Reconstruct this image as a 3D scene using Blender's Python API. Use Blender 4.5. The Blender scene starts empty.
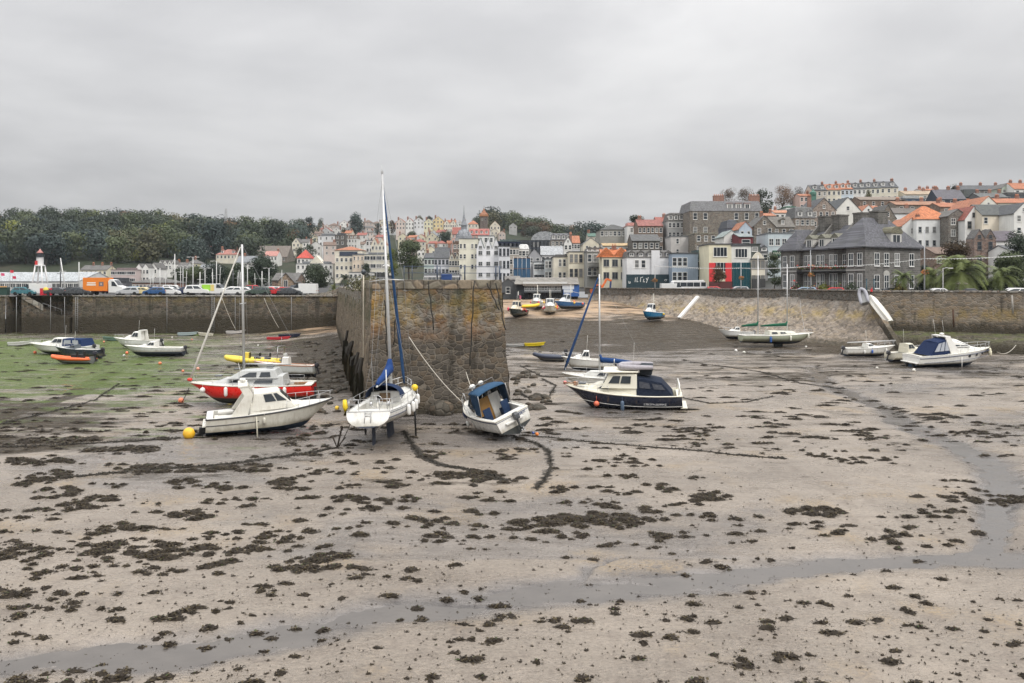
import bpy, bmesh, math, random
import numpy as np
from mathutils import Vector, Matrix
random.seed(7); rng = np.random.default_rng(7)
R = math.radians; PI = math.pi
SC = bpy.context.scene; COL = SC.collection
F, HY, CX, EYE = 800.0, 283.0, 512.0, 9.0

def P(px, py, Y):
    return Vector(((px - CX) / F * Y, Y, EYE - (py - HY) / F * Y))
def X(px, Y): return (px - CX) / F * Y
def Z(py, Y): return EYE - (py - HY) / F * Y
def G(px, py, z=0.0):
    Y = (EYE - z) * F / (py - HY); return Vector((X(px, Y), Y, z))

# ------------------------------------------------------------------ objects
def tag(o, label, cat, group=None, kind=None):
    if label:
        o['label'] = label
        if len(label.split()) > 16: print('LONG', len(label.split()), label)
    if cat: o['category'] = cat
    if group: o['group'] = group
    if kind: o['kind'] = kind
    return o
def thing(name, label, cat, loc=(0, 0, 0), rot=(0, 0, 0), group=None):
    o = bpy.data.objects.new(name, None); COL.objects.link(o)
    o.empty_display_size = .2
    o.location = loc; o.rotation_euler = rot
    return tag(o, label, cat, group)
def put(name, mesh, parent=None, loc=(0, 0, 0), rot=(0, 0, 0), scale=None):
    o = bpy.data.objects.new(name, mesh); COL.objects.link(o)
    o.location = loc; o.rotation_euler = rot
    if scale is not None: o.scale = scale if hasattr(scale, '__len__') else (scale,) * 3
    if parent: o.parent = parent
    return o

class MB:
    def __init__(s): s.v = []; s.f = []; s.m = []; s.s = []
    def add(s, vs, fs, mi=0, smooth=False):
        o = len(s.v); s.v.extend([tuple(p) for p in vs])
        for f in fs: s.f.append(tuple(i + o for i in f)); s.m.append(mi); s.s.append(smooth)
        return s
    def quad(s, a, b, c, d, mi=0): return s.add([a, b, c, d], [(0, 1, 2, 3)], mi)
    def box(s, c, d, mi=0, rz=0, M=None):
        x, y, z = d[0] / 2, d[1] / 2, d[2] / 2
        vs = [Vector((sx * x, sy * y, sz * z)) for sz in (-1, 1) for sy in (-1, 1) for sx in (-1, 1)]
        if rz: Mr = Matrix.Rotation(rz, 3, 'Z'); vs = [Mr @ v for v in vs]
        if M is not None: vs = [M @ v for v in vs]
        vs = [v + Vector(c) for v in vs]
        return s.add(vs, [(0, 2, 3, 1), (4, 5, 7, 6), (0, 1, 5, 4), (2, 6, 7, 3), (0, 4, 6, 2), (1, 3, 7, 5)], mi)
    def bar(s, a, b, w, h, mi=0):
        a = Vector(a); b = Vector(b); d = (b - a); L = d.length
        q = d.to_track_quat('X', 'Z').to_matrix()
        return s.box((a + b) / 2, (L, w, h), mi, M=q)
    def tube(s, pts, r, n=6, mi=0, cap=True, closed=False):
        pts = [Vector(p) for p in pts]; k = len(pts)
        rs = r if hasattr(r, '__len__') else [r] * k
        vs = []
        for i, p in enumerate(pts):
            a = pts[max(i - 1, 0)]; b = pts[min(i + 1, k - 1)]
            q = (b - a).normalized().to_track_quat('Z', 'Y').to_matrix()
            for j in range(n):
                t = 2 * PI * j / n
                vs.append(p + q @ Vector((math.cos(t), math.sin(t), 0)) * rs[i])
        fs = [(i * n + j, i * n + (j + 1) % n, (i + 1) * n + (j + 1) % n, (i + 1) * n + j) for i in range(k - 1) for j in range(n)]
        if cap: fs += [tuple(range(n - 1, -1, -1)), tuple((k - 1) * n + j for j in range(n))]
        return s.add(vs, fs, mi, True)
    def loft(s, rings, mi=0, closed=True, cap=(True, True), smooth=False):
        n = len(rings[0]); k = len(rings)
        vs = [p for r in rings for p in r]
        m = n if closed else n - 1
        fs = [(i * n + j, i * n + (j + 1) % n, (i + 1) * n + (j + 1) % n, (i + 1) * n + j) for i in range(k - 1) for j in range(m)]
        if cap[0]: fs.append(tuple(range(n - 1, -1, -1)))
        if cap[1]: fs.append(tuple((k - 1) * n + j for j in range(n)))
        return s.add(vs, fs, mi, smooth)
    def lathe(s, c, prof, n=10, mi=0, axis='Z', smooth=True):
        c = Vector(c); rings = []
        for r, z in prof:
            ring = []
            for j in range(n):
                t = 2 * PI * j / n; p = Vector((r * math.cos(t), r * math.sin(t), z))
                if axis == 'X': p = Vector((p.z, p.x, p.y))
                if axis == 'Y': p = Vector((p.y, p.z, p.x))
                ring.append(c + p)
            rings.append(ring)
        return s.loft(rings, mi, True, (True, True), smooth)
    def ball(s, c, r, n=10, m=6, mi=0, sq=(1, 1, 1)):
        prof = [(max(1e-3, math.sin(PI * i / m)) * r, -math.cos(PI * i / m) * r) for i in range(m + 1)]
        o = len(s.v); s.lathe((0, 0, 0), prof, n, mi)
        for i in range(o, len(s.v)):
            v = s.v[i]; s.v[i] = (c[0] + v[0] * sq[0], c[1] + v[1] * sq[1], c[2] + v[2] * sq[2])
        return s
    def prism(s, poly, y0, y1, mi=0, smooth=False):
        """poly in xz, extruded along y"""
        return s.loft([[Vector((x, y0, z)) for x, z in poly], [Vector((x, y1, z)) for x, z in poly]], mi, True, (True, True), smooth)
    def mesh(s, name, mats, bevel=0, auto=False):
        me = bpy.data.meshes.new(name); me.from_pydata(s.v, [], s.f)
        mats = mats if isinstance(mats, (list, tuple)) else [mats]
        for m in mats: me.materials.append(m)
        me.polygons.foreach_set('material_index', s.m); me.polygons.foreach_set('use_smooth', s.s)
        bm = bmesh.new(); bm.from_mesh(me)
        bmesh.ops.recalc_face_normals(bm, faces=bm.faces)
        if bevel:
            es = [e for e in bm.edges if len(e.link_faces) == 2 and e.calc_face_angle(0) > .45]
            bmesh.ops.bevel(bm, geom=es, offset=bevel, segments=2, profile=.6, affect='EDGES', clamp_overlap=True)
        bm.to_mesh(me); bm.free(); me.update()
        return me
    def build(s, name, mats, parent=None, loc=(0, 0, 0), rot=(0, 0, 0), bevel=0):
        return put(name, s.mesh(name, mats, bevel), parent, loc, rot)

# ------------------------------------------------------------------ noise
class VNoise:
    def __init__(s, seed, n=256): s.g = np.random.default_rng(seed).random((n, n)); s.n = n
    def __call__(s, x, y):
        x = np.asarray(x, float); y = np.asarray(y, float)
        xi = np.floor(x).astype(int); yi = np.floor(y).astype(int); fx = x - xi; fy = y - yi
        fx = fx * fx * (3 - 2 * fx); fy = fy * fy * (3 - 2 * fy); n = s.n
        a = s.g[xi % n, yi % n]; b = s.g[(xi + 1) % n, yi % n]; c = s.g[xi % n, (yi + 1) % n]; d = s.g[(xi + 1) % n, (yi + 1) % n]
        return (a * (1 - fx) + b * fx) * (1 - fy) + (c * (1 - fx) + d * fx) * fy
VN = VNoise(3)
def fbm(x, y, o=4):
    r = 0; a = .5
    for i in range(o): r = r + a * (VN(x + 17.3 * i, y + 9.1 * i) - .5); x = x * 2.03; y = y * 2.03; a *= .5
    return r
def sstep(a, b, x):
    t = np.clip((x - a) / (b - a), 0, 1); return t * t * (3 - 2 * t)

# ------------------------------------------------------------------ materials
class N:
    def __init__(s, name, rough=.6, spec=.4):
        s.mat = bpy.data.materials.new(name); s.mat.use_nodes = True
        s.t = s.mat.node_tree; s.b = s.t.nodes['Principled BSDF']
        s.b.inputs['Roughness'].default_value = rough
        s.b.inputs['Specular IOR Level'].default_value = spec
    def n(s, t, **k):
        x = s.t.nodes.new(t)
        for a, b in k.items(): setattr(x, a, b)
        return x
    def l(s, a, b):
        if isinstance(a, (int, float)):
            b.default_value = a if b.type in ('VALUE',) else ((a,) * 3 if b.type == 'VECTOR' else (a, a, a, 1))
        elif isinstance(a, (tuple, list)):
            b.default_value = tuple(a) if b.type == 'VECTOR' else (tuple(a) + (1,))[:4]
        else: s.t.links.new(a, b)
    def pos(s, scale=(1, 1, 1), world=False):
        tc = s.n('ShaderNodeNewGeometry').outputs['Position'] if world else s.n('ShaderNodeTexCoord').outputs['Object']
        m = s.n('ShaderNodeMapping'); s.l(tc, m.inputs[0]); m.inputs['Scale'].default_value = scale
        return m.outputs[0]
    def noise(s, v, sc, det=4, ro=.55, dist=0, col=False):
        x = s.n('ShaderNodeTexNoise'); s.l(v, x.inputs['Vector'])
        x.inputs['Scale'].default_value = sc; x.inputs['Detail'].default_value = det; x.inputs['Roughness'].default_value = ro; x.inputs['Distortion'].default_value = dist
        return x.outputs['Color' if col else 'Fac']
    def vor(s, v, sc, feat='F1', out='Distance', rnd=1):
        x = s.n('ShaderNodeTexVoronoi', feature=feat); s.l(v, x.inputs['Vector']); x.inputs['Scale'].default_value = sc
        x.inputs['Randomness'].default_value = rnd
        return x.outputs[out]
    def math(s, op, a, b=0, c=None, clamp=False):
        x = s.n('ShaderNodeMath', operation=op, use_clamp=clamp); s.l(a, x.inputs[0]); s.l(b, x.inputs[1])
        if c is not None: s.l(c, x.inputs[2])
        return x.outputs[0]
    def mr(s, v, a, b, c=0, d=1, smooth=True):
        x = s.n('ShaderNodeMapRange', interpolation_type='SMOOTHSTEP' if smooth else 'LINEAR')
        s.l(v, x.inputs[0])
        for i, q in enumerate((a, b, c, d)): x.inputs[i + 1].default_value = q
        return x.outputs[0]
    def mix(s, a, b, f, mode='MIX'):
        x = s.n('ShaderNodeMix', data_type='RGBA', blend_type=mode); s.l(f, x.inputs[0]); s.l(a, x.inputs[6]); s.l(b, x.inputs[7])
        return x.outputs[2]
    def ramp(s, f, stops):
        x = s.n('ShaderNodeValToRGB'); s.l(f, x.inputs[0]); e = x.color_ramp.elements
        while len(e) < len(stops): e.new(.5)
        for q, (p, c) in zip(e, stops): q.position = p; q.color = (c, c, c, 1) if isinstance(c, (int, float)) else tuple(c) + (1,)
        return x.outputs[0]
    def sep(s, v):
        x = s.n('ShaderNodeSeparateXYZ'); s.l(v, x.inputs[0]); return x.outputs
    def comb(s, a, b, c):
        x = s.n('ShaderNodeCombineXYZ')
        for i, q in enumerate((a, b, c)): s.l(q, x.inputs[i])
        return x.outputs[0]
    def attr(s, nm):
        x = s.n('ShaderNodeAttribute'); x.attribute_name = nm; return x.outputs['Fac']
    def add(s, a, b):
        x = s.n('ShaderNodeVectorMath', operation='ADD'); s.l(a, x.inputs[0]); s.l(b, x.inputs[1]); return x.outputs[0]
    def bump(s, h, st=.5, dist=.05, prev=None):
        x = s.n('ShaderNodeBump'); s.l(h, x.inputs['Height']); x.inputs['Strength'].default_value = st; x.inputs['Distance'].default_value = dist
        if prev is not None: s.l(prev, x.inputs['Normal'])
        return x.outputs[0]
    def out(s, col=None, rough=None, nrm=None):
        if col is not None: s.l(col, s.b.inputs['Base Color'])
        if rough is not None: s.l(rough, s.b.inputs['Roughness'])
        if nrm is not None: s.l(nrm, s.b.inputs['Normal'])
        return s.mat
_mc = {}
def cached(fn):
    def w(*a, **k):
        key = (fn.__name__, a, tuple(sorted(k.items())))
        if key not in _mc: _mc[key] = fn(*a, **k)
        return _mc[key]
    return w
def mul(c, k): return tuple(min(1, x * k) for x in c)

@cached
def paint(c, rough=.35, dirt=.25, spec=.5, metal=0, sc=2.5, band=None):
    """gloss or matt paint / gelcoat with faint dirt runs"""
    m = N('paint', rough, spec); v = m.pos()
    d = m.noise(v, sc, 5, .6); st = m.noise(m.pos((6, 6, .7)), 1.6, 4)
    f = m.math('MULTIPLY', m.mr(m.math('ADD', m.math('MULTIPLY', d, .5), m.math('MULTIPLY', st, .5)), .45, .72), dirt)
    col = m.mix(c, mul((c[0] * .5 + .06, c[1] * .47 + .05, c[2] * .42 + .035), 1), f)
    if band is not None:                             # slime and rust left along the waterline
        z = m.math('ADD', m.sep(v)[2], m.math('MULTIPLY', m.math('SUBTRACT', m.noise(m.pos((1.5, 1.5, .8)), 2.2, 5, .65), .5), .55))
        col = m.mix(col, (.16, .135, .075), m.math('MULTIPLY', m.mr(z, band + .42, band - .02), .62))
        col = m.mix(col, (.25, .15, .07), m.math('MULTIPLY', m.mr(m.noise(m.pos((2.2, 2.2, .25)), 2.4, 3), .62, .75), .35))
    m.b.inputs['Metallic'].default_value = metal
    return m.out(col, m.mr(d, .3, .7, max(.05, rough - .08), rough + .15))
@cached
def plain(c, rough=.6, spec=.4, metal=0):
    m = N('plain', rough, spec); m.b.inputs['Metallic'].default_value = metal
    v = m.noise(m.pos(), 5, 3)
    return m.out(m.mix(mul(c, .8), mul(c, 1.15), v))
@cached
def cloth(c):
    m = N('canvas', .85, .2); v = m.noise(m.pos(), 6, 4); w = m.noise(m.pos(), 40, 2)
    return m.out(m.mix(mul(c, .7), mul(c, 1.25), v), None, m.bump(m.math('ADD', v, m.math('MULTIPLY', w, .2)), .5, .06))
@cached
def glass(c=(.02, .025, .03), rough=.08):
    m = N('dark_glass', rough, .6)
    v = m.noise(m.pos(world=True), .35, 2); oi = m.n('ShaderNodeObjectInfo').outputs['Random']
    return m.out(m.mix(m.mix(mul(c, .5), mul(c, 2.2), v), (.22, .22, .21), m.math('MULTIPLY', m.mr(oi, .72, .8), .8)) if rough == .081 else m.mix(mul(c, .5), mul(c, 2.2), v))
@cached
def render_wall(c, dirt=.35):
    """painted render on a house front: rain streaks, patches"""
    m = N('render_wall', .85, .25); v = m.pos(world=True)
    big = m.noise(v, .35, 4); st = m.noise(m.pos((2.2, 2.2, .22), True), 1, 5, .65)
    col = m.mix(mul(c, 1.03), mul(c, .86), m.mr(big, .35, .7))
    col = m.mix(col, (c[0] * .5 + .02, c[1] * .48 + .02, c[2] * .45 + .02), m.math('MULTIPLY', m.mr(st, .5, .78), dirt))
    return m.out(col, None, m.bump(m.noise(v, 9, 3), .15, .03))
@cached
def rubble(c, size=.45, mortar=(.34, .32, .29), var=.5, world=True, bump=.6, squash=1.7, stain=.5, msoft=.05):
    """random rubble granite: every stone its own tone, paler joints"""
    m = N('rubble_stone', .85, .3)
    v = m.pos((1 / size, 1 / size, squash / size), world)
    v = m.add(v, m.comb(m.math('MULTIPLY', m.noise(v, .9, 2), .5), m.math('MULTIPLY', m.noise(v, 1.1, 2), .5), m.math('MULTIPLY', m.noise(v, 1.3, 2), .4)))
    e = m.vor(v, 1, 'DISTANCE_TO_EDGE'); cc = m.sep(m.vor(v, 1, 'F1', 'Color'))
    base = m.ramp(cc[0], [(0, mul(c, 1 - var)), (.5, c), (1, mul(c, 1 + var))])
    base = m.mix(base, (c[0] * 1.15, c[1] * .9, c[2] * .72), m.math('MULTIPLY', m.mr(cc[1], .55, .9), .6))
    fine = m.noise(v, 5, 4)
    base = m.mix(base, mul(c, .55), m.math('MULTIPLY', m.mr(fine, .5, .75), .5))
    mk = m.mr(e, .015, msoft + .03, 1, 0)
    col = m.mix(base, mortar, mk)
    if stain:
        st = m.noise(m.pos((.9, .9, .12), True), 1, 5, .6)
        col = m.mix(col, mul(c, .35), m.math('MULTIPLY', m.mr(st, .5, .75), stain))
    h = m.math('ADD', m.mr(e, 0, .16), m.math('MULTIPLY', fine, .35))
    return m.out(col, None, m.bump(h, bump, size * .2))
@cached
def brickwork(c, w=.5, h=.17):
    m = N('brickwork', .85, .3); v = m.pos(world=True); q = m.sep(v)
    b = m.n('ShaderNodeTexBrick'); m.l(m.comb(m.math('ADD', q[0], q[1]), q[2], 0), b.inputs['Vector'])
    b.inputs['Color1'].default_value = mul(c, .8) + (1,); b.inputs['Color2'].default_value = mul(c, 1.25) + (1,); b.inputs['Mortar'].default_value = (.3, .28, .25, 1)
    b.inputs['Scale'].default_value = 1; b.inputs['Brick Width'].default_value = w; b.inputs['Row Height'].default_value = h; b.inputs['Mortar Size'].default_value = .012
    st = m.noise(m.pos((1, 1, .2), True), 1, 5)
    return m.out(m.mix(b.outputs[0], mul(c, .45), m.math('MULTIPLY', m.mr(st, .45, .75), .6)))
@cached
def roofing(c, w=.35, h=.28, moss=.35):
    m = N('roofing', .75, .35); v = m.pos(world=True); q = m.sep(v)
    b = m.n('ShaderNodeTexBrick'); m.l(m.comb(m.math('ADD', q[0], m.math('MULTIPLY', q[1], .6)), m.math('MULTIPLY', q[2], 1.5), 0), b.inputs['Vector'])
    b.inputs['Color1'].default_value = mul(c, .72) + (1,); b.inputs['Color2'].default_value = mul(c, 1.3) + (1,); b.inputs['Mortar'].default_value = mul(c, .45) + (1,)
    b.inputs['Scale'].default_value = 1; b.inputs['Brick Width'].default_value = w; b.inputs['Row Height'].default_value = h; b.inputs['Mortar Size'].default_value = .02
    n1 = m.noise(v, .5, 5, .6)
    col = m.mix(b.outputs[0], (c[0] * .4 + .05, c[1] * .4 + .055, c[2] * .4 + .03), m.math('MULTIPLY', m.mr(n1, .45, .72), moss))
    return m.out(col, None, m.bump(b.outputs[1], -.3, .03))
@cached
def leaf(c, var=.5, trans=True):
    m = N('foliage', .6, .25)
    oi = m.n('ShaderNodeObjectInfo').outputs['Random']
    v = m.noise(m.pos(world=True), .55, 3); f = m.noise(m.pos(world=True), 3.5, 2)
    col = m.mix(mul(c, 1 - var), mul(c, 1 + var), m.math('ADD', m.math('MULTIPLY', v, .6), m.math('MULTIPLY', f, .4)))
    col = m.mix(col, (c[0] * 1.5 + .012, c[1] * 1.05, c[2] * .7), m.math('MULTIPLY', oi, .3))
    hsv = m.n('ShaderNodeHueSaturation'); m.l(col, hsv.inputs['Color']); m.l(m.mr(oi, 0, 1, .65, 1.5, False), hsv.inputs['Value'])
    return m.out(hsv.outputs[0])

WHITE = (.74, .73, .70); GEL = (.72, .71, .67); NAVY = (.012, .02, .05); 
STEEL = plain((.5, .5, .5), .35, .5, .9); ALU = plain((.55, .55, .54), .45, .5, .6); BLACK = plain((.015, .015, .016), .5)
ROPE = plain((.45, .42, .36), .9); GL = glass(); GLW = glass(rough=.081); WIRE = plain((.25, .25, .25), .5)

# ------------------------------------------------------------------ camera, sky, sun
cam = bpy.data.cameras.new('Camera'); camo = bpy.data.objects.new('Camera', cam); COL.objects.link(camo)
cam.sensor_width = 36; cam.lens = 36 * F / 1024; cam.clip_end = 8000; cam.clip_start = .1
camo.location = (0, 0, EYE); camo.rotation_euler = (R(90), 0, 0)
cam.shift_y = -(341.5 - HY) / 1024
SC.camera = camo
W = bpy.data.worlds.new('World'); SC.world = W; W.use_nodes = True
SUN_EL, SUN_AZ = 48, 35      # overcast: soft sun high, behind the camera to the right
def world():
    t = W.node_tree; nd = t.nodes; nd.clear()
    class WN(N):
        def __init__(s): s.t = t
    m = WN()
    sky = nd.new('ShaderNodeTexSky'); sky.sky_type = 'NISHITA'; sky.sun_disc = False
    sky.sun_elevation = R(SUN_EL); sky.sun_rotation = R(180 - SUN_AZ); sky.air_density = 1; sky.dust_density = 4
    g = m.n('ShaderNodeTexCoord').outputs['Generated']; q = m.sep(g)
    den = m.math('ADD', m.math('MAXIMUM', q[2], 0), .16)
    pl = m.comb(m.math('DIVIDE', q[0], den), m.math('DIVIDE', q[1], den), 0)
    n1 = m.noise(m.add(pl, (3.1, 1.7, 0)), 1.0, 6, .52, .25); n2 = m.noise(m.add(pl, (8.1, 4.2, 0)), .38, 4, .5)
    n3 = m.noise(m.add(m.comb(m.math('MULTIPLY', q[0], 1.2), q[1], m.math('MULTIPLY', q[2], 5)), (2, 0, 0)), 2.2, 5, .5, .3)
    cl = m.math('ADD', m.math('ADD', m.math('MULTIPLY', n1, .55), m.math('MULTIPLY', n2, .35)), m.math('MULTIPLY', n3, .18))
    lum = m.mr(cl, .36, .72, .84, 1.24)
    # CIE overcast: brighter towards the zenith
    el = m.math('MAXIMUM', q[2], 0)
    grad = m.math('ADD', m.math('ADD', .425, m.math('MULTIPLY', m.mr(el, .0, .34, 0, 1, False), .34)), m.math('MULTIPLY', m.mr(el, .32, .9), 1.75))
    val = m.math('MULTIPLY', m.math('MULTIPLY', lum, grad), 10)
    cc = m.mix((0.975, 0.975, 0.995), (1.0, .995, .995), m.mr(cl, .35, .7))
    x = m.n('ShaderNodeVectorMath', operation='SCALE'); m.l(cc, x.inputs[0]); m.l(val, x.inputs['Scale'])
    col = m.mix(sky.outputs[0], x.outputs[0], .95)
    bg = nd.new('ShaderNodeBackground'); m.l(col, bg.inputs[0]); bg.inputs[1].default_value = .1
    o = nd.new('ShaderNodeOutputWorld'); t.links.new(bg.outputs[0], o.inputs[0])
world()
sl = bpy.data.lights.new('Sun', 'SUN'); so = bpy.data.objects.new('Sun', sl); COL.objects.link(so)
sl.energy = 1.5; sl.angle = R(20); sl.color = (1, .96, .9)
_d = Vector((math.sin(R(SUN_AZ)) * math.cos(R(SUN_EL)), -math.cos(R(SUN_AZ)) * math.cos(R(SUN_EL)), math.sin(R(SUN_EL))))
so.rotation_euler = _d.to_track_quat('Z', 'Y').to_euler(); so.location = (0, -20, 60)
SC.view_settings.view_transform = 'Standard'; SC.view_settings.look = 'None'; SC.view_settings.exposure = .12; SC.view_settings.gamma = 1
SC.render.engine = 'CYCLES'; SC.cycles.use_denoising = True; SC.cycles.max_bounces = 5; SC.cycles.caustics_reflective = False; SC.cycles.caustics_refractive = False
# ================================================================== the mud, the shore and the land
GCOL = {  # bearing column (px) -> (distance, height of the foreshore)
    -900: [(100, 0), (125, .1), (150, .4)], 260: [(100, 0), (125, .1), (150, .5)],
    318: [(104, 0), (118, .35), (134, 1.3), (150, 1.5)], 345: [(80, 0.1), (100, .7), (120, 1.4), (150, 2)],
    480: [(70, 0), (105, .1), (115, .5), (140, 2.7), (155, 4.6), (166, 5.15), (192, 5.3)],
    600: [(70, 0), (105, .0), (115, .45), (140, 2.6), (155, 4.5), (168, 5.3), (192, 5.6)],
    645: [(105, 0), (117, .5), (140, 2.6), (152, 3.8), (175, 5)], 700: [(105, 0), (118, .5), (140, 2.1), (160, 3)],
    760: [(100, 0), (116, .5), (130, 1.1), (150, 1.5)], 850: [(98, 0), (112, .4), (140, .6)], 1000: [(80, 0), (95, .2), (140, .3)], 2200: [(80, 0), (95, .2), (140, .3)]}
_gk = sorted(GCOL)
def _col(kn, Y): return np.interp(Y, [a for a, b in kn], [b for a, b in kn])
def shore(px, Y):
    px = np.asarray(px, float); Y = np.asarray(Y, float); z = np.zeros(np.broadcast(px, Y).shape)
    cols = np.array([_col(GCOL[k], Y) for k in _gk])
    for i in range(len(_gk) - 1):
        a, b = _gk[i], _gk[i + 1]; m = (px >= a) & (px < b)
        f = (px - a) / (b - a); z = np.where(m, cols[i] * (1 - f) + cols[i + 1] * f, z)
    return z
# stream course, in picture coordinates of the flat mud -> plan points with half widths (m)
def _course(pts): return [(*G(a, b).xy, w) for a, b, w in pts]
ST_MAIN = _course([(-120, 672, 0.55), (60, 655, 0.62), (200, 648, 0.65), (330, 622, 0.69), (450, 603, 0.78), (560, 589, 0.74), (680, 580, 0.69), (780, 568, 0.59), (900, 557, 0.59), (1020, 556, 0.62), (1180, 556, 0.62)])
ST_BR = _course([(812, 366, 0.69), (826, 384, 0.80), (858, 396, 0.89), (886, 408, 0.99), (905, 422, 0.99), (940, 438, 0.89), (975, 452, 0.84), (998, 470, 0.80), (1004, 490, 0.60), (996, 515, 0.42), (990, 540, 0.39), (985, 556, 0.39)])
ST_BR2 = _course([(1004, 480, 0.46), (1030, 492, 0.66), (1090, 500, 0.79)])
ST_SIDE = _course([(505, 600, 0.33), (548, 586, 0.26), (590, 566, 0.15), (622, 556, 0.07)])
def seg_dist(x, y, path):
    best = np.full(x.shape, 1e9)
    for (x0, y0, w0), (x1, y1, w1) in zip(path[:-1], path[1:]):
        dx, dy = x1 - x0, y1 - y0; t = np.clip(((x - x0) * dx + (y - y0) * dy) / (dx * dx + dy * dy), 0, 1)
        d = np.hypot(x - x0 - t * dx, y - y0 - t * dy) / (w0 + (w1 - w0) * t)
        best = np.minimum(best, d)
    return best
def stream_d(x, y):
    wx = x + fbm(x * .9, y * .9, 4) * .9; wy = y + fbm(x * .9 + 40, y * .9 + 7, 4) * .9
    return np.minimum(np.minimum(seg_dist(wx, wy, ST_MAIN), seg_dist(wx, wy, ST_BR)), np.minimum(seg_dist(wx, wy, ST_BR2), seg_dist(wx, wy, ST_SIDE)))
def mud_z(x, Y, fine=True):
    x = np.asarray(x, float); Y = np.asarray(Y, float)
    px = CX + F * x / Y
    z = shore(px, Y) + fbm(x * .12, Y * .12, 3) * .10
    if fine:
        z = z + fbm(x * .8, Y * .8, 4) * .07 + fbm(x * 3.1 + 5, Y * 4.6, 3) * .032
        amp = sstep(.42, .62, VN(x * .16 + 9, Y * .2 + 4))
        z = z + np.sin((Y * 7.5 + x * 2.2 + fbm(x * .7, Y * .7, 3) * 7)) * .015 * amp     # ripple marks left by the ebb
    d = stream_d(x, Y)
    z = z + fbm(x * .55 + 3, Y * 1.1, 4) * .085 * sstep(2.0, .8, d)
    return z - .13 * sstep(2.1, .35, d) - .02 * sstep(3.2, 1.2, d)
def gz(x, Y): return float(mud_z(np.array([x]), np.array([Y]))[0])

def grid_mesh(name, XX, YY, ZZ, mats, attrs=None, smooth=True):
    r, c = XX.shape; co = np.stack([XX, YY, ZZ], -1).reshape(-1, 3).astype(np.float32)
    i = np.arange(r * c).reshape(r, c); q = np.stack([i[:-1, :-1], i[:-1, 1:], i[1:, 1:], i[1:, :-1]], -1).reshape(-1, 4)
    me = bpy.data.meshes.new(name); me.vertices.add(len(co)); me.vertices.foreach_set('co', co.ravel())
    me.loops.add(q.size); me.loops.foreach_set('vertex_index', q.ravel().astype(np.int32))
    me.polygons.add(len(q)); me.polygons.foreach_set('loop_start', np.arange(0, q.size, 4, dtype=np.int32)); me.polygons.foreach_set('loop_total', np.full(len(q), 4, np.int32))
    me.update(calc_edges=True); me.polygons.foreach_set('use_smooth', np.full(len(q), smooth))
    for k, a in (attrs or {}).items():
        at = me.attributes.new(k, 'FLOAT', 'POINT'); at.data.foreach_set('value', a.reshape(-1).astype(np.float32))
    for m in mats: me.materials.append(m)
    return me

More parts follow.
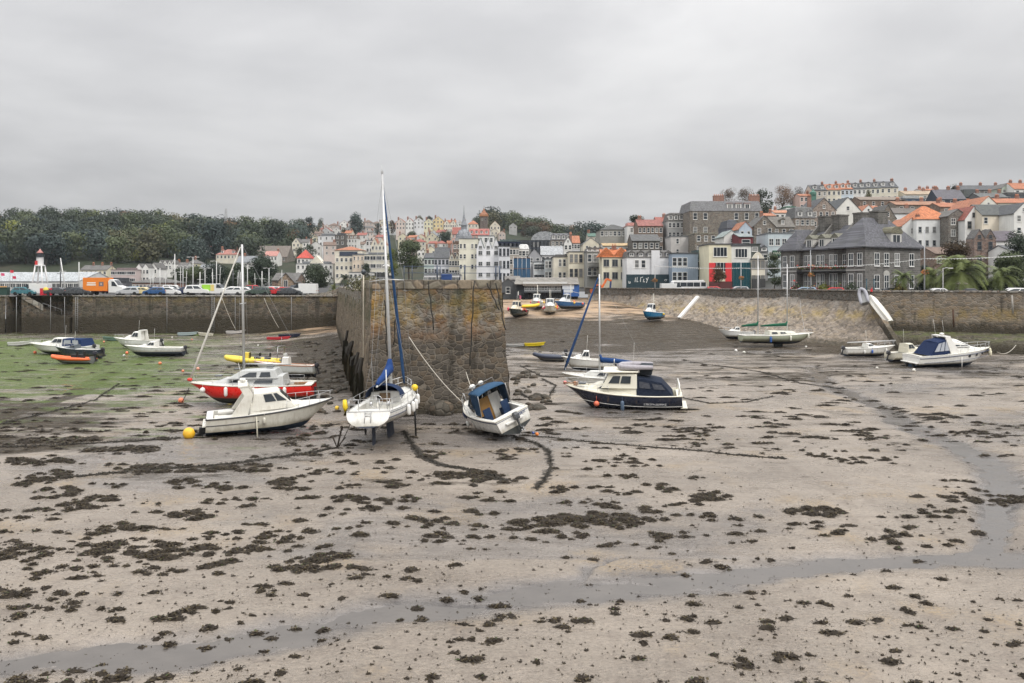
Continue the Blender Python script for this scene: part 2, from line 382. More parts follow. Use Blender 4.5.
def mud_material():
    m = N('mud', .5, .5); v = m.pos(world=True)
    big = m.noise(v, .13, 4, .55); mid = m.noise(v, .9, 5, .6); fine = m.noise(m.pos((1, 1.5, 1), True), 7, 5, .65); tiny = m.noise(v, 38, 3, .6)
    c = m.ramp(big, [(.32, (.155, .129, .104)), (.5, (.222, .187, .152)), (.68, (.292, .247, .201))])
    c = m.mix(c, (.125, .10, .08), m.math('MULTIPLY', m.mr(mid, .48, .70), .55))
    c = m.mix(c, (.36, .30, .235), m.math('MULTIPLY', m.mr(fine, .5, .7), .45)); c = m.mix(c, (.075, .06, .044), m.math('MULTIPLY', m.mr(fine, .44, .32), .6))
    c = m.mix(c, (.075, .06, .045), m.math('MULTIPLY', m.mr(tiny, .56, .68), .75))           # shell and weed crumbs
    sp = m.vor(v, 7.5, 'F1'); spn = m.noise(v, .55, 3)
    c = m.mix(c, (.045, .04, .026), m.math('MULTIPLY', m.mr(m.math('ADD', sp, m.math('MULTIPLY', spn, .55)), .34, .40, 1, 0), .9))
    och = m.noise(m.pos((1, 1, 1), True), .22, 3)
    c = m.mix(c, (.27, .19, .095), m.math('MULTIPLY', m.math('MULTIPLY', m.mr(och, .54, .70), m.mr(fine, .38, .6)), .7))
    rough = m.mr(m.math('ADD', m.math('MULTIPLY', mid, .5), m.math('MULTIPLY', m.noise(m.pos((.5, 1.6, 1), True), .5, 6, .65), .5)), .40, .58, .12, .55)
    # silt of the stream bed and its soaked banks, painted contact shade under hulls
    w = m.attr('wet_shade')
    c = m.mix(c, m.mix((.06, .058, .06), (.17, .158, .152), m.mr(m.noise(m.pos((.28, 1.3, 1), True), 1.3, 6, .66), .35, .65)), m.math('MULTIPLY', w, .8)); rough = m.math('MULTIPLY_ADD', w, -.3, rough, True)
    # sand of the upper beach
    s = m.math('MULTIPLY', m.attr('sand'), m.mr(m.math('ADD', m.math('MULTIPLY', fine, .4), m.math('MULTIPLY', mid, .6)), .3, .55, .75, 1))
    sc = m.mix((.31, .215, .14), (.41, .30, .20), mid)
    c = m.mix(c, sc, s); rough = m.math('MULTIPLY_ADD', s, .35, rough)
    # bladder wrack lying as a film over the stones of the middle shore
    wd = m.attr('weed'); wn = m.math('ADD', m.math('MULTIPLY', m.noise(m.pos((.22, .8, .8), True), 1.1, 7, .72), .75), m.math('MULTIPLY', fine, .25))
    wn = m.math('ADD', m.math('MULTIPLY', wn, .6), m.math('MULTIPLY', m.noise(m.pos((.25, .62, .62), True), .42, 4, .6), .4))
    wm = m.mr(m.math('ADD', wn, m.math('MULTIPLY', m.math('SUBTRACT', wd, .5), .36)), .47, .56)
    wm = m.math('MULTIPLY', wm, m.mr(wd, .02, .2))
    c = m.mix(c, m.mix((.022, .017, .010), (.085, .066, .043), m.mr(fine, .38, .68)), m.math('MULTIPLY', wm, .93)); rough = m.math('MULTIPLY_ADD', wm, .12, rough)
    # green weed
    g = m.attr('green'); gn = m.noise(m.pos((.16, .7, 1), True), 1.0, 7, .7)
    gm = m.math('MULTIPLY', m.mr(m.math('ADD', gn, m.math('MULTIPLY', m.math('SUBTRACT', g, .5), .4)), .42, .60), m.mr(g, .02, .25))
    c = m.mix(c, m.mix((.045, .075, .012), (.13, .185, .04), m.mr(fine, .35, .65)), m.math('MULTIPLY', gm, .85))
    m.l(m.math('MULTIPLY_ADD', m.math('MAXIMUM', m.math('MAXIMUM', wm, s), gm), -.42, .5), m.b.inputs['Specular IOR Level'])
    h = m.math('ADD', m.math('MULTIPLY', fine, .7), m.math('ADD', m.math('MULTIPLY', tiny, .22), m.math('MULTIPLY', mid, .6)))
    h = m.math('ADD', h, m.math('MULTIPLY', m.noise(m.pos((.6, 1.6, 1), True), 3.2, 5, .6), .8)); nb = m.bump(h, 1.0, .08)
    nb = m.bump(m.math('MULTIPLY', m.math('MAXIMUM', wm, gm), fine), .6, .15, nb)
    return m.out(c, rough, nb)

def build_mud():
    ys = [13.0]
    while ys[-1] < 190: ys.append(ys[-1] * 1.0062)
    ys = np.array(ys); pxs = np.concatenate([np.arange(-900, -150, 25), np.arange(-150, 1175, 2.6), np.arange(1175, 1900, 25)])
    PX, YY = np.meshgrid(pxs, ys); XX = (PX - CX) / F * YY
    ZZ = mud_z(XX, YY); d = stream_d(XX, YY)
    PY = HY + (EYE - shore(PX, YY)) * F / YY
    e = fbm(XX * .15, YY * .25, 4)
    wet_shade = sstep(2.1, .5, d + e * 1.8)
    pool = sstep(.55, .72, VN(XX * .06 + 3, YY * .13 + 1) + fbm(XX * .5, YY * .9, 3) * .5) * .55
    wet_shade = np.maximum(wet_shade, pool * (PY < 560))
    for a, b, rx, ry in ((270, 434, 62, 7), (250, 405, 66, 6), (386, 440, 40, 8), (497, 437, 40, 8), (625, 411, 66, 7), (955, 369, 55, 4), (775, 351, 42, 3), (870, 358, 34, 3), (150, 357, 34, 3), (72, 362, 40, 4), (440, 418, 70, 7)):  # damp scour round hulls and pier foot, its dark tone painting contact shadow
        wet_shade = np.maximum(wet_shade, .95 * sstep(1.35, .6, np.hypot((PX - a) / rx, (PY - b) / ry) + e * 1.2))
    ej = e * 26
    right = PX > 420
    sand = np.where(right, sstep(325, 309, PY + ej * .5) * sstep(735, 650, PX + ej), sstep(336, 331, PY + e * 10) * sstep(235, 285, PX + ej))
    weed = np.where(right, sstep(362, 343, PY + ej * .7) * sstep(313, 322, PY + ej * .35) * .9, 0)
    weed = np.maximum(weed, np.where(~right, sstep(225, 330, PX + ej * 2) * sstep(420, 385, PY + ej) * sstep(330, 342, PY - (330 - PX) * .05), 0))
    weed = np.maximum(weed, sstep(415, 370, PY + ej) * .5)
    weed = np.maximum(weed, .6 * sstep(300, 60, PX) * sstep(475, 440, PY + ej) * sstep(385, 400, PY + ej))
    weed = np.maximum(weed, .9 * sstep(9, 2, np.abs(PY + ej * .5 - np.interp(PX, [-200, 0, 60, 118, 140], [440, 416, 400, 372, 362]))) * sstep(140, 118, PX))
    weed = np.maximum(weed, .3 * sstep(530, 465, PY))
    green = np.where(right, .0, sstep(408, 382, PY + ej * .8) * sstep(331, 344, PY) * sstep(300, 120, PX + ej * 2) * .8)
    green = np.maximum(green, .42 * (1 - right) * sstep(500, 380, PY + ej) * sstep(380, 200, PX))
    me = grid_mesh('mud', XX, YY, ZZ, [mud_material()], dict(wet_shade=wet_shade, sand=sand, weed=weed, green=green))
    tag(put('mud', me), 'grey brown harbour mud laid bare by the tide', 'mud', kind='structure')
    # shallow water left standing in the stream bed
    m = N('stream_water', .06, .5); m.b.inputs['IOR'].default_value = 1.33
    nz = m.noise(m.pos((1, 2, 1), True), 3.5, 3); m2 = m.noise(m.pos((1, 1.4, 1), True), .8, 4)
    wm = m.out(m.mix((.085, .078, .072), (.14, .126, .114), m2), m.mr(m2, .4, .65, .05, .25), m.bump(nz, .3, .03))
    ys2 = np.array([13 * 1.012 ** i for i in range(190)]); ys2 = ys2[ys2 < 100]; px2 = np.arange(-400, 1400, 12)
    PX2, Y2 = np.meshgrid(px2, ys2); X2 = (PX2 - CX) / F * Y2
    near = stream_d(X2, Y2) < 2.6
    Zw = shore(PX2, Y2) - .126 + fbm(X2 * .12, Y2 * .12, 3) * .10
    me = grid_mesh('stream', X2, Y2, Zw, [wm])
    bm = bmesh.new(); bm.from_mesh(me); flat = near.reshape(-1); bm.verts.ensure_lookup_table()
    bmesh.ops.delete(bm, geom=[f for f in bm.faces if not any(flat[v.index] for v in f.verts)], context='FACES')
    bm.to_mesh(me); bm.free()
    tag(put('stream', me), 'shallow silty stream winding across the mud', 'stream', kind='structure')
build_mud()

# ------------------------------------------------------------------ the land behind the quays
LY = [100, 140, 180, 230, 280, 330, 450, 600, 700, 850, 1100, 1600]
LT = {-900: [6.8, 6.8, 6.8, 6.8, 6.8, 8, 22, 45, 53, 55, 55, 50], 0: [6.8, 6.8, 6.8, 6.8, 6.8, 8, 24, 45, 53, 54, 54, 50], 150: [6.8, 6.8, 6.8, 6.8, 6.8, 9, 24, 46, 54, 54, 54, 50],
      230: [6.8, 6.8, 6.8, 6.8, 6.8, 9, 22, 38, 46, 48, 48, 46], 300: [6.8, 6.8, 6.8, 6.8, 7, 10, 21, 35, 44, 50, 52, 46],
      350: [6.8, 6.8, 6.8, 6.8, 8, 11, 23, 42, 55, 56, 56, 50], 450: [6.8, 6.8, 6.8, 6.8, 8, 11, 23, 44, 54, 58, 58, 50], 500: [6.8, 6.8, 6.8, 7, 9, 12, 24, 44, 57, 62, 60, 50],
      550: [6.5, 6.5, 6.5, 8, 11, 14, 24, 40, 47, 51, 50, 40], 600: [6.9, 6.9, 6.9, 10, 15, 19, 25, 33, 38, 41, 38, 30], 640: [6.9, 6.9, 7, 13, 19, 22, 24, 26, 26, 26, 26, 20],
      700: [6.9, 6.9, 7, 17, 24, 27, 28, 28, 28, 28, 28, 20], 780: [6.9, 6.9, 9, 18, 29, 36, 37, 37, 37, 37, 37, 30], 850: [6.9, 6.9, 10, 20, 31, 42, 45, 45, 45, 45, 45, 40],
      950: [6.9, 6.9, 10, 20, 30, 39, 42, 43, 43, 43, 43, 40], 1024: [6.9, 6.9, 11, 21, 31, 40, 44, 45, 45, 45, 45, 40], 1900: [6.9, 6.9, 11, 21, 31, 40, 44, 45, 45, 45, 45, 40]}
_lk = sorted(LT)
def terr(px, Y):
    px = min(max(px, _lk[0]), _lk[-1] - 1e-3)
    for a, b in zip(_lk[:-1], _lk[1:]):
        if a <= px < b:
            f = (px - a) / (b - a)
            return float(np.interp(Y, LY, LT[a]) * (1 - f) + np.interp(Y, LY, LT[b]) * f)
WALL_R = [(585, 178), (600, 172), (640, 160), (700, 150), (790, 131), (870, 114), (1024, 105), (1330, 94), (1800, 80)]
def edgeY(px):
    if px <= 340: return 138.6
    return float(np.interp(px, [340, 345, 480, 520, 582, 600] + [a for a, b in WALL_R[2:]], [138.6, 150, 175, 186, 186, 174] + [b + 1.2 for a, b in WALL_R[2:]]))
def build_land():
    pxs = np.concatenate([np.arange(-880, 1800, 8)]); rows = 110
    XX = np.zeros((rows, len(pxs))); YY = XX.copy(); ZZ = XX.copy()
    for j, px in enumerate(pxs):
        y0 = edgeY(px)
        for i in range(rows):
            Y = y0 * (1600 / y0) ** (i / (rows - 1)); YY[i, j] = Y; XX[i, j] = (px - CX) / F * Y; ZZ[i, j] = terr(px, Y)
    m = N('land', .9, .2); v = m.pos(world=True); q = m.sep(v)
    n1 = m.noise(v, .05, 5); n2 = m.noise(v, .6, 4)
    scrub = m.mix(m.mix((.012, .018, .009), (.032, .04, .018), n2), (.045, .04, .026), m.mr(n1, .5, .75))  # scrub green darkened in colour so gaps between trees read as shade
    tar = m.mix((.045, .045, .046), (.075, .073, .07), n2)
    me = grid_mesh('land', XX, YY, ZZ, [m.out(m.mix(tar, scrub, m.mr(q[2], 7.5, 12)))])
    tag(put('terrain', me), 'harbour quay ground rising to scrub covered hillside', 'terrain', kind='structure')
build_land()

# ------------------------------------------------------------------ harbour walls
def harbour_stone(name, zb, zt, c1, c2, weedz, lichen, size=.6, coursed=True, mortar=(.22, .2, .17), squash=1.9):
    """granite wall: courses of blocks, dark weed at the foot, lichen and rust runs"""
    m = N(name, .88, .1); v = m.pos((1 / size, 1 / size, squash / size), True)
    v = m.add(v, m.comb(m.math('MULTIPLY', m.noise(v, .8, 2), .35), m.math('MULTIPLY', m.noise(v, .9, 2), .35), m.math('MULTIPLY', m.noise(v, .7, 2), .22)))
    e = m.vor(v, 1, 'DISTANCE_TO_EDGE', rnd=.8); cc = m.sep(m.vor(v, 1, 'F1', 'Color', rnd=.8)); z = m.sep(m.pos(world=True))[2]
    fine = m.noise(v, 4.5, 5, .6); big = m.noise(m.pos(world=True), .16, 4); st = m.noise(m.pos((1.1, 1.1, .09), True), 1, 6, .65); st2 = m.noise(m.pos((2.6, 2.6, .16), True), 1, 4, .6)
    c = m.mix(mul(c1, .62), mul(c1, 1.4), cc[0]); c = m.mix(c, c2, m.math('MULTIPLY', m.mr(cc[1], .45, .9), .75))
    c = m.mix(c, mul(c1, .5), m.math('MULTIPLY', m.mr(fine, .48, .7), .5))
    c = m.mix(c, mortar, m.math('MULTIPLY', m.mr(e, .008, .055, 1, 0), .6))
    for (col, z0, z1, amt, k) in lichen:
        f = m.math('MULTIPLY', m.math('MULTIPLY', m.mr(z, z0 - .5, z0 + .7), m.mr(z, z1 - .7, z1 + .5, 1, 0)), m.mr(m.noise(m.add(m.pos(world=True), (k * 7.3, 0, k)), .5 if k != 7 else 1.6, 6, .68), .42, .62))
        c = m.mix(c, col, m.math('MULTIPLY', f, amt))
    c = m.mix(c, (.03, .027, .022), m.math('MULTIPLY', m.mr(st, .52, .72), .75))
    c = m.mix(c, (.30, .28, .25), m.math('MULTIPLY', m.mr(st2, .60, .78), .35))
    wz = m.math('ADD', z, m.math('MULTIPLY', m.math('SUBTRACT', st, .5), 3.0))
    wf = m.mr(wz, weedz, weedz - 1.3)
    c = m.mix(c, m.mix((.022, .02, .014), (.065, .055, .038), fine), m.math('MULTIPLY', wf, .86))
    h = m.math('ADD', m.mr(e, 0, .17), m.math('MULTIPLY', fine, .45))
    return m.out(c, None, m.bump(h, .5, size * .2))
WL = harbour_stone('left_wall_stone', 0, 7, (.10, .086, .07), (.15, .11, .078), 4.0, [((.20, .155, .05), 5.6, 7.4, .5, 1), ((.045, .05, .03), 3, 5.8, .35, 2)], .7)
WR = harbour_stone('right_wall_stone', 0, 8, (.20, .172, .138), (.245, .185, .125), 4.0, [((.27, .20, .085), 4.0, 5.7, .75, 3), ((.12, .105, .085), 6.3, 8.2, .35, 4)], .62)
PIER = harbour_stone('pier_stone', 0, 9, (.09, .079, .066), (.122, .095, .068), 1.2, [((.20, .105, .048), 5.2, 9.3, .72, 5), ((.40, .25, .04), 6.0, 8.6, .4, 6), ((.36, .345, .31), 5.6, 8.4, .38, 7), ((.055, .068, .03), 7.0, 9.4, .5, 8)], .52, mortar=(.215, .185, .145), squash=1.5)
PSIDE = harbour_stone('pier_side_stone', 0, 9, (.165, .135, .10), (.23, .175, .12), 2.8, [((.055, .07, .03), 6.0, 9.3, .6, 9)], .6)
COPE = rubble((.27, .255, .225), .9, (.12, .11, .1), .25, True, .4, 1.2, .45)
DARKWEED = leaf((.035, .032, .018), .6)

def wall_strip(pts, zb, zt, mb, batter=0., nz=8, step=.8, rough=.09, seed=0, mi=0, n0=(0, 0), n1=(0, 0)):
    """vertical wall surface through plan points, real bumps between the blocks"""
    L = [0]
    for a, b in zip(pts[:-1], pts[1:]): L.append(L[-1] + math.hypot(b[0] - a[0], b[1] - a[1]))
    n = max(2, int(L[-1] / step)); rows = []
    us = [L[-1] * i / n for i in range(n + 1)]
    for u in L[1:-1]:                               # keep the corners sharp
        k = min(range(len(us)), key=lambda i: abs(us[i] - u)); us[k] = u
    for k in range(nz + 1):
        z = zb + (zt - zb) * k / nz; row = []
        for u in us:
            i = max(0, min(len(pts) - 2, next((q for q in range(len(L) - 1) if u <= L[q + 1] + 1e-6), len(L) - 2)))
            t = (u - L[i]) / (L[i + 1] - L[i]); a, b = pts[i], pts[i + 1]
            x = a[0] + (b[0] - a[0]) * t; y = a[1] + (b[1] - a[1]) * t
            nx, ny = (b[1] - a[1]), -(b[0] - a[0]); q = math.hypot(nx, ny)
            o = batter * (zt - z) / (zt - zb) + float(fbm(np.array([u * 1.3 + seed * 31]), np.array([z * 1.7 + seed]), 3)[0]) * rough * 2
            ex, ey = n0 if u == us[0] else n1 if u == us[-1] else (0, 0)        # mitred corners
            row.append((x + (nx / q + ex) * o, y + (ny / q + ey) * o, z))
        rows.append(row)
    mb.loft(rows, mi, False, (False, False), True)

def left_quay_wall():
    w = thing('harbour_wall', 'long dark granite quay wall below the car park, with a stair recess', 'wall', (X(150, 138), 138, 0))
    o = -Vector(w.location)
    def sh(p): return (p[0] + o.x, p[1] + o.y)
    Y = 138.0; xs = lambda p: X(p, Y)
    mb = MB()
    wall_strip([sh((xs(-900), Y)), sh((xs(6), Y))], -.5, 6.7, mb, .35, 8, 1.0, .1, 1)
    wall_strip([sh((xs(73), Y)), sh((xs(345), Y))], -.5, 6.7, mb, .35, 10, .8, .1, 2)
    wall_strip([sh((xs(6), Y)), sh((xs(6), Y + 3.2)), sh((xs(73), Y + 3.2)), sh((xs(73), Y))], -.5, 6.7, mb, 0, 8, 1, .05, 3)
    mb.build('wall_face', WL, w)
    for a, b in ((-900, 6), (73, 345)):
        MB().box(((xs(a) + xs(b)) / 2 + o.x, .35, 6.78), (xs(b) - xs(a), 1.1, .22)).build('coping', COPE, w, bevel=.03)
    MB().box(((xs(6) + xs(73)) / 2 + o.x, 3.6, 6.78), (xs(73) - xs(6), 1.1, .22)).build('coping', COPE, w)
    # two stair flights down inside the recess
    st = MB(); n = 16
    for i in range(n):
        x = xs(18) + (xs(55) - xs(18)) * (i + .5) / n; z = 6.6 - (6.6 - 3.4) * (i + 1) / n
        st.box((x + o.x, 1.9, z / 2 - .2), ((xs(55) - xs(18)) / n + .01, 1.8, z + .4))
    st.box(((xs(55) + xs(72)) / 2 + o.x, 1.9, 1.5), (xs(72) - xs(55), 2.0, 3.7))
    n = 14
    for i in range(n):
        x = xs(70) - (xs(70) - xs(34)) * (i + .5) / n; z = 3.3 - 2.9 * (i + 1) / n
        st.box((x + o.x, .35, z / 2 - .2), ((xs(70) - xs(34)) / n + .01, 1.1, z + .4))
    st.build('stair', WL, w)
    pp = MB()
    pp.loft([[(xs(19) + o.x, .75, 6.3), (xs(19) + o.x, 1.0, 6.3), (xs(19) + o.x, 1.0, 7.2), (xs(19) + o.x, .75, 7.2)],
             [(xs(40) + o.x, .75, 4.2), (xs(40) + o.x, 1.0, 4.2), (xs(40) + o.x, 1.0, 5.2), (xs(40) + o.x, .75, 5.2)]])
    pp.build('stair_parapet', COPE, w)
    rl = MB(); a = Vector((xs(41) + o.x, .5, 5.2)); b = Vector((xs(60) + o.x, .5, 3.5))
    rl.tube([a + Vector((0, 0, .3)), b + Vector((0, 0, .9))], .03)
    for t in (0, .33, .66, 1): rl.tube([a.lerp(b, t), a.lerp(b, t) + Vector((0, 0, .3 + .6 * t))], .025)
    rl.build('handrail', WIRE, w)
    ch = MB()                                        # rising parapet beside the pier root
    ch.loft([[(xs(306) + o.x, .1, 6.85), (xs(306) + o.x, .7, 6.85), (xs(306) + o.x, .7, 7.0), (xs(306) + o.x, .1, 7.0)],
             [(xs(326) + o.x, .1, 6.85), (xs(326) + o.x, .7, 6.85), (xs(326) + o.x, .7, 7.4), (xs(326) + o.x, .1, 7.4)],
             [(xs(346) + o.x, .1, 6.85), (xs(346) + o.x, .7, 6.85), (xs(346) + o.x, .7, 8.5), (xs(346) + o.x, .1, 8.5)]])
    ch.build('parapet', rubble((.22, .2, .165), .5), w)
    for px in (18, 52, 66, 78, 168, 214, 236, 292):  # ladders and pipes down the wall face
        m = MB(); x = xs(px) + o.x
        if px in (78, 214):
            for s in (-.2, .2): m.tube([(x + s, -.42, 6.6), (x + s, -.5, .5)], .04, 5)
            for k in range(18): m.tube([(x - .2, -.45, .8 + k * .33), (x + .2, -.45, .8 + k * .33)], .025, 4)
            m.build('ladder', WIRE, w)
        else:
            m.tube([(x, -.42, 6.6), (x + .05, -.55, .4)], .045, 5); m.build('downpipe', WIRE, w)
left_quay_wall()

def build_pier():
    ax = Vector((-.238, .971)); nr = Vector((.971, .238))
    A = Vector((-9.5, 54.4)); Wd = 9.05
    B = A + nr * Wd
    p = thing('stone_pier', 'tall rust stained granite pier head in the middle of the drying harbour', 'pier', (A.x + 4, A.y + 3, 0))
    o = -p.location
    q = lambda v: (v.x + o.x, v.y + o.y)
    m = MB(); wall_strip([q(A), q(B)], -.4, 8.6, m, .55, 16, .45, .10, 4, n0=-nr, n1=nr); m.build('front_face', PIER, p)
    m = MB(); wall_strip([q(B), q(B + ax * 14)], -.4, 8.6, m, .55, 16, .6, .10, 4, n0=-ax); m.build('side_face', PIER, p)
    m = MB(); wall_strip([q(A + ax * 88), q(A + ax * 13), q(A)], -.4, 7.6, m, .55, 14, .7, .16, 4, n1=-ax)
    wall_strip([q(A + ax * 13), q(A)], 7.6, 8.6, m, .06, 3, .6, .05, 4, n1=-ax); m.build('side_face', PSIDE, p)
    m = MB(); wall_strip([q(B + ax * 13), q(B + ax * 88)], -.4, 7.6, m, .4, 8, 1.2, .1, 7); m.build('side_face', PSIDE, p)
    def block(c0, l, w, z0, z1, mi=0):               # box laid along the axis
        a = MB(); pts = [c0, c0 + nr * w, c0 + nr * w + ax * l, c0 + ax * l]
        a.loft([[(*q(v), z0) for v in pts], [(*q(v), z1) for v in pts]]); return a
    block(A + ax * .02 + nr * .02, 14, Wd - .04, 7.4, 8.55).build('deck', COPE, p)
    block(A + ax * 14, 74, Wd, 6.4, 7.55).build('deck', COPE, p)
    # courses of large coping stones, with gaps, round the head and down both sides
    def coping(c0, d, l, w, z0, z1, seed):
        r_ = random.Random(seed); u = 0; a = MB(); side = Vector((-d.y, d.x))
        while u < l - .1:
            s = min(l - u, r_.uniform(.8, 1.5)); e = r_.uniform(-.03, .03)
            pts = [c0 + d * (u + .012) + side * (-.06 + e), c0 + d * (u + s - .012) + side * (-.06 + e), c0 + d * (u + s - .012) + side * w, c0 + d * (u + .012) + side * w]
            a.loft([[(*q(v), z0) for v in pts], [(*q(v), z1 + r_.uniform(-.02, .02)) for v in pts]]); u += s
        return a
    cm = rubble((.215, .19, .145), 1.1, (.12, .10, .08), .25, True, .4, 1.2, .75)
    coping(A, nr, Wd, .9, 8.6, 9.22, 1).build('coping', cm, p, bevel=.03)
    coping(A + ax * 13.9, -ax, 13, .9, 8.6, 9.2, 2).build('coping', cm, p, bevel=.03)
    coping(B + ax * .9, ax, 13, .9, 8.6, 9.2, 3).build('coping', cm, p, bevel=.03)
    block(A + ax * 14, 74, .7, 7.56, 8.35).build('parapet', rubble((.17, .15, .12), .5), p)
    return A, B, ax, nr
PA, PB, PAX, PNR = build_pier()

# timber fender posts and hanging weed on the pier's shaded side
def pier_dressings():
    wood = plain((.032, .027, .02), .8); r_ = random.Random(5)
    for i in range(11):
        t = 3 + i * 3.0; c = PA + PAX * t - PNR * .75
        m = MB(); h = r_.uniform(2.2, 4.4); b = MB()
        m.tube([(0, 0, -.3), (r_.uniform(-.1, .1), 0, 2.5), (.25, .06, h)], [.17, .15, .13], 6)
        for k in range(60):
            z = r_.uniform(.3, h * .75); a = r_.uniform(0, 6.28); l = r_.uniform(.4, 1.1)
            x, y = math.cos(a) * .16, math.sin(a) * .16
            m.add([(x, y, z), (x + .1, y + .05, z), (x * 1.9 + .08, y * 1.9, z - l), (x * 1.7, y * 1.7 - .05, z - l)], [(0, 1, 2, 3)], 1)
        o = m.build('fender_post', [wood, DARKWEED], None, (c.x, c.y, gz(c.x, c.y)), (0, 0, r_.uniform(-.3, .3)))
        tag(o, 'weedy timber fender post against the shaded side of the stone pier', 'post', 'fender posts along the pier side')
    # boulders at the pier's foot
    rock = rubble((.10, .088, .07), .5, (.05, .045, .035), .4, True, .5, 1, .6)
    specs = [(.9, 1.0, 'tall squarish footing boulder left of the rounded one under the pier face'), (2.3, .85, 'low dark footing boulder near the pier corner'), (4.6, 1.25, 'largest rounded footing boulder under the middle of the pier face'), (7.0, .7, 'small footing boulder under the pier face beside the tilted cruiser'), (8.9, .8, 'footing boulder at the far corner of the pier face')]
    for t, s, lab in specs:
        c = PA + PNR * t - PAX * 1.0; m = MB(); m.ball((0, 0, 0), s * .62, 12, 8, sq=(1.15, .8, .85))
        m.v = [(x * (1 + .28 * float(fbm(np.array([x * 2.3 + t]), np.array([z * 2.3 + y])))), y, z * (1 + .3 * float(fbm(np.array([y * 2 + t]), np.array([x * 2]))))) for x, y, z in m.v]
        tag(m.build('boulder', rock, None, (c.x, c.y, s * .3)), lab, 'boulder', 'footing boulders at the pier')
    # ropes and chains hanging down the front face
    for k, (px, y0, y1, dx) in enumerate(((397, 287, 345, -3), (428, 281, 330, 6), (474, 281, 366, -4), (487, 283, 310, 12), (496, 283, 330, 9), (385, 300, 356, 2))):
        Yf = 53.6 + (px - 374) * .012; pts = []
        for i in range(9):
            t = i / 8; yy = y0 + (y1 - y0) * t; pts.append(P(px + dx * t + math.sin(i * 2.1 + k) * .6, yy, Yf - .12 - .5 * (yy - 281) / 130))
        m = MB(); c = pts[-1]; m.tube([v - c for v in pts], .045, 5)
        lab = ['black chain hanging slack down the pier face behind the yacht mast', 'weedy rope hanging on the pier face right of the yacht rigging', 'long dark chain hanging down the yellow stained pier face', 'short slanting rope near the right corner of the pier face', 'chain hanging along the right corner of the pier face', 'rope hanging behind the furled blue sail on the pier face'][k]
        tag(m.build('hanging_chain', plain((.02, .018, .015), .8), None, c), lab, 'chain', 'chains and ropes on the pier face')
pier_dressings()

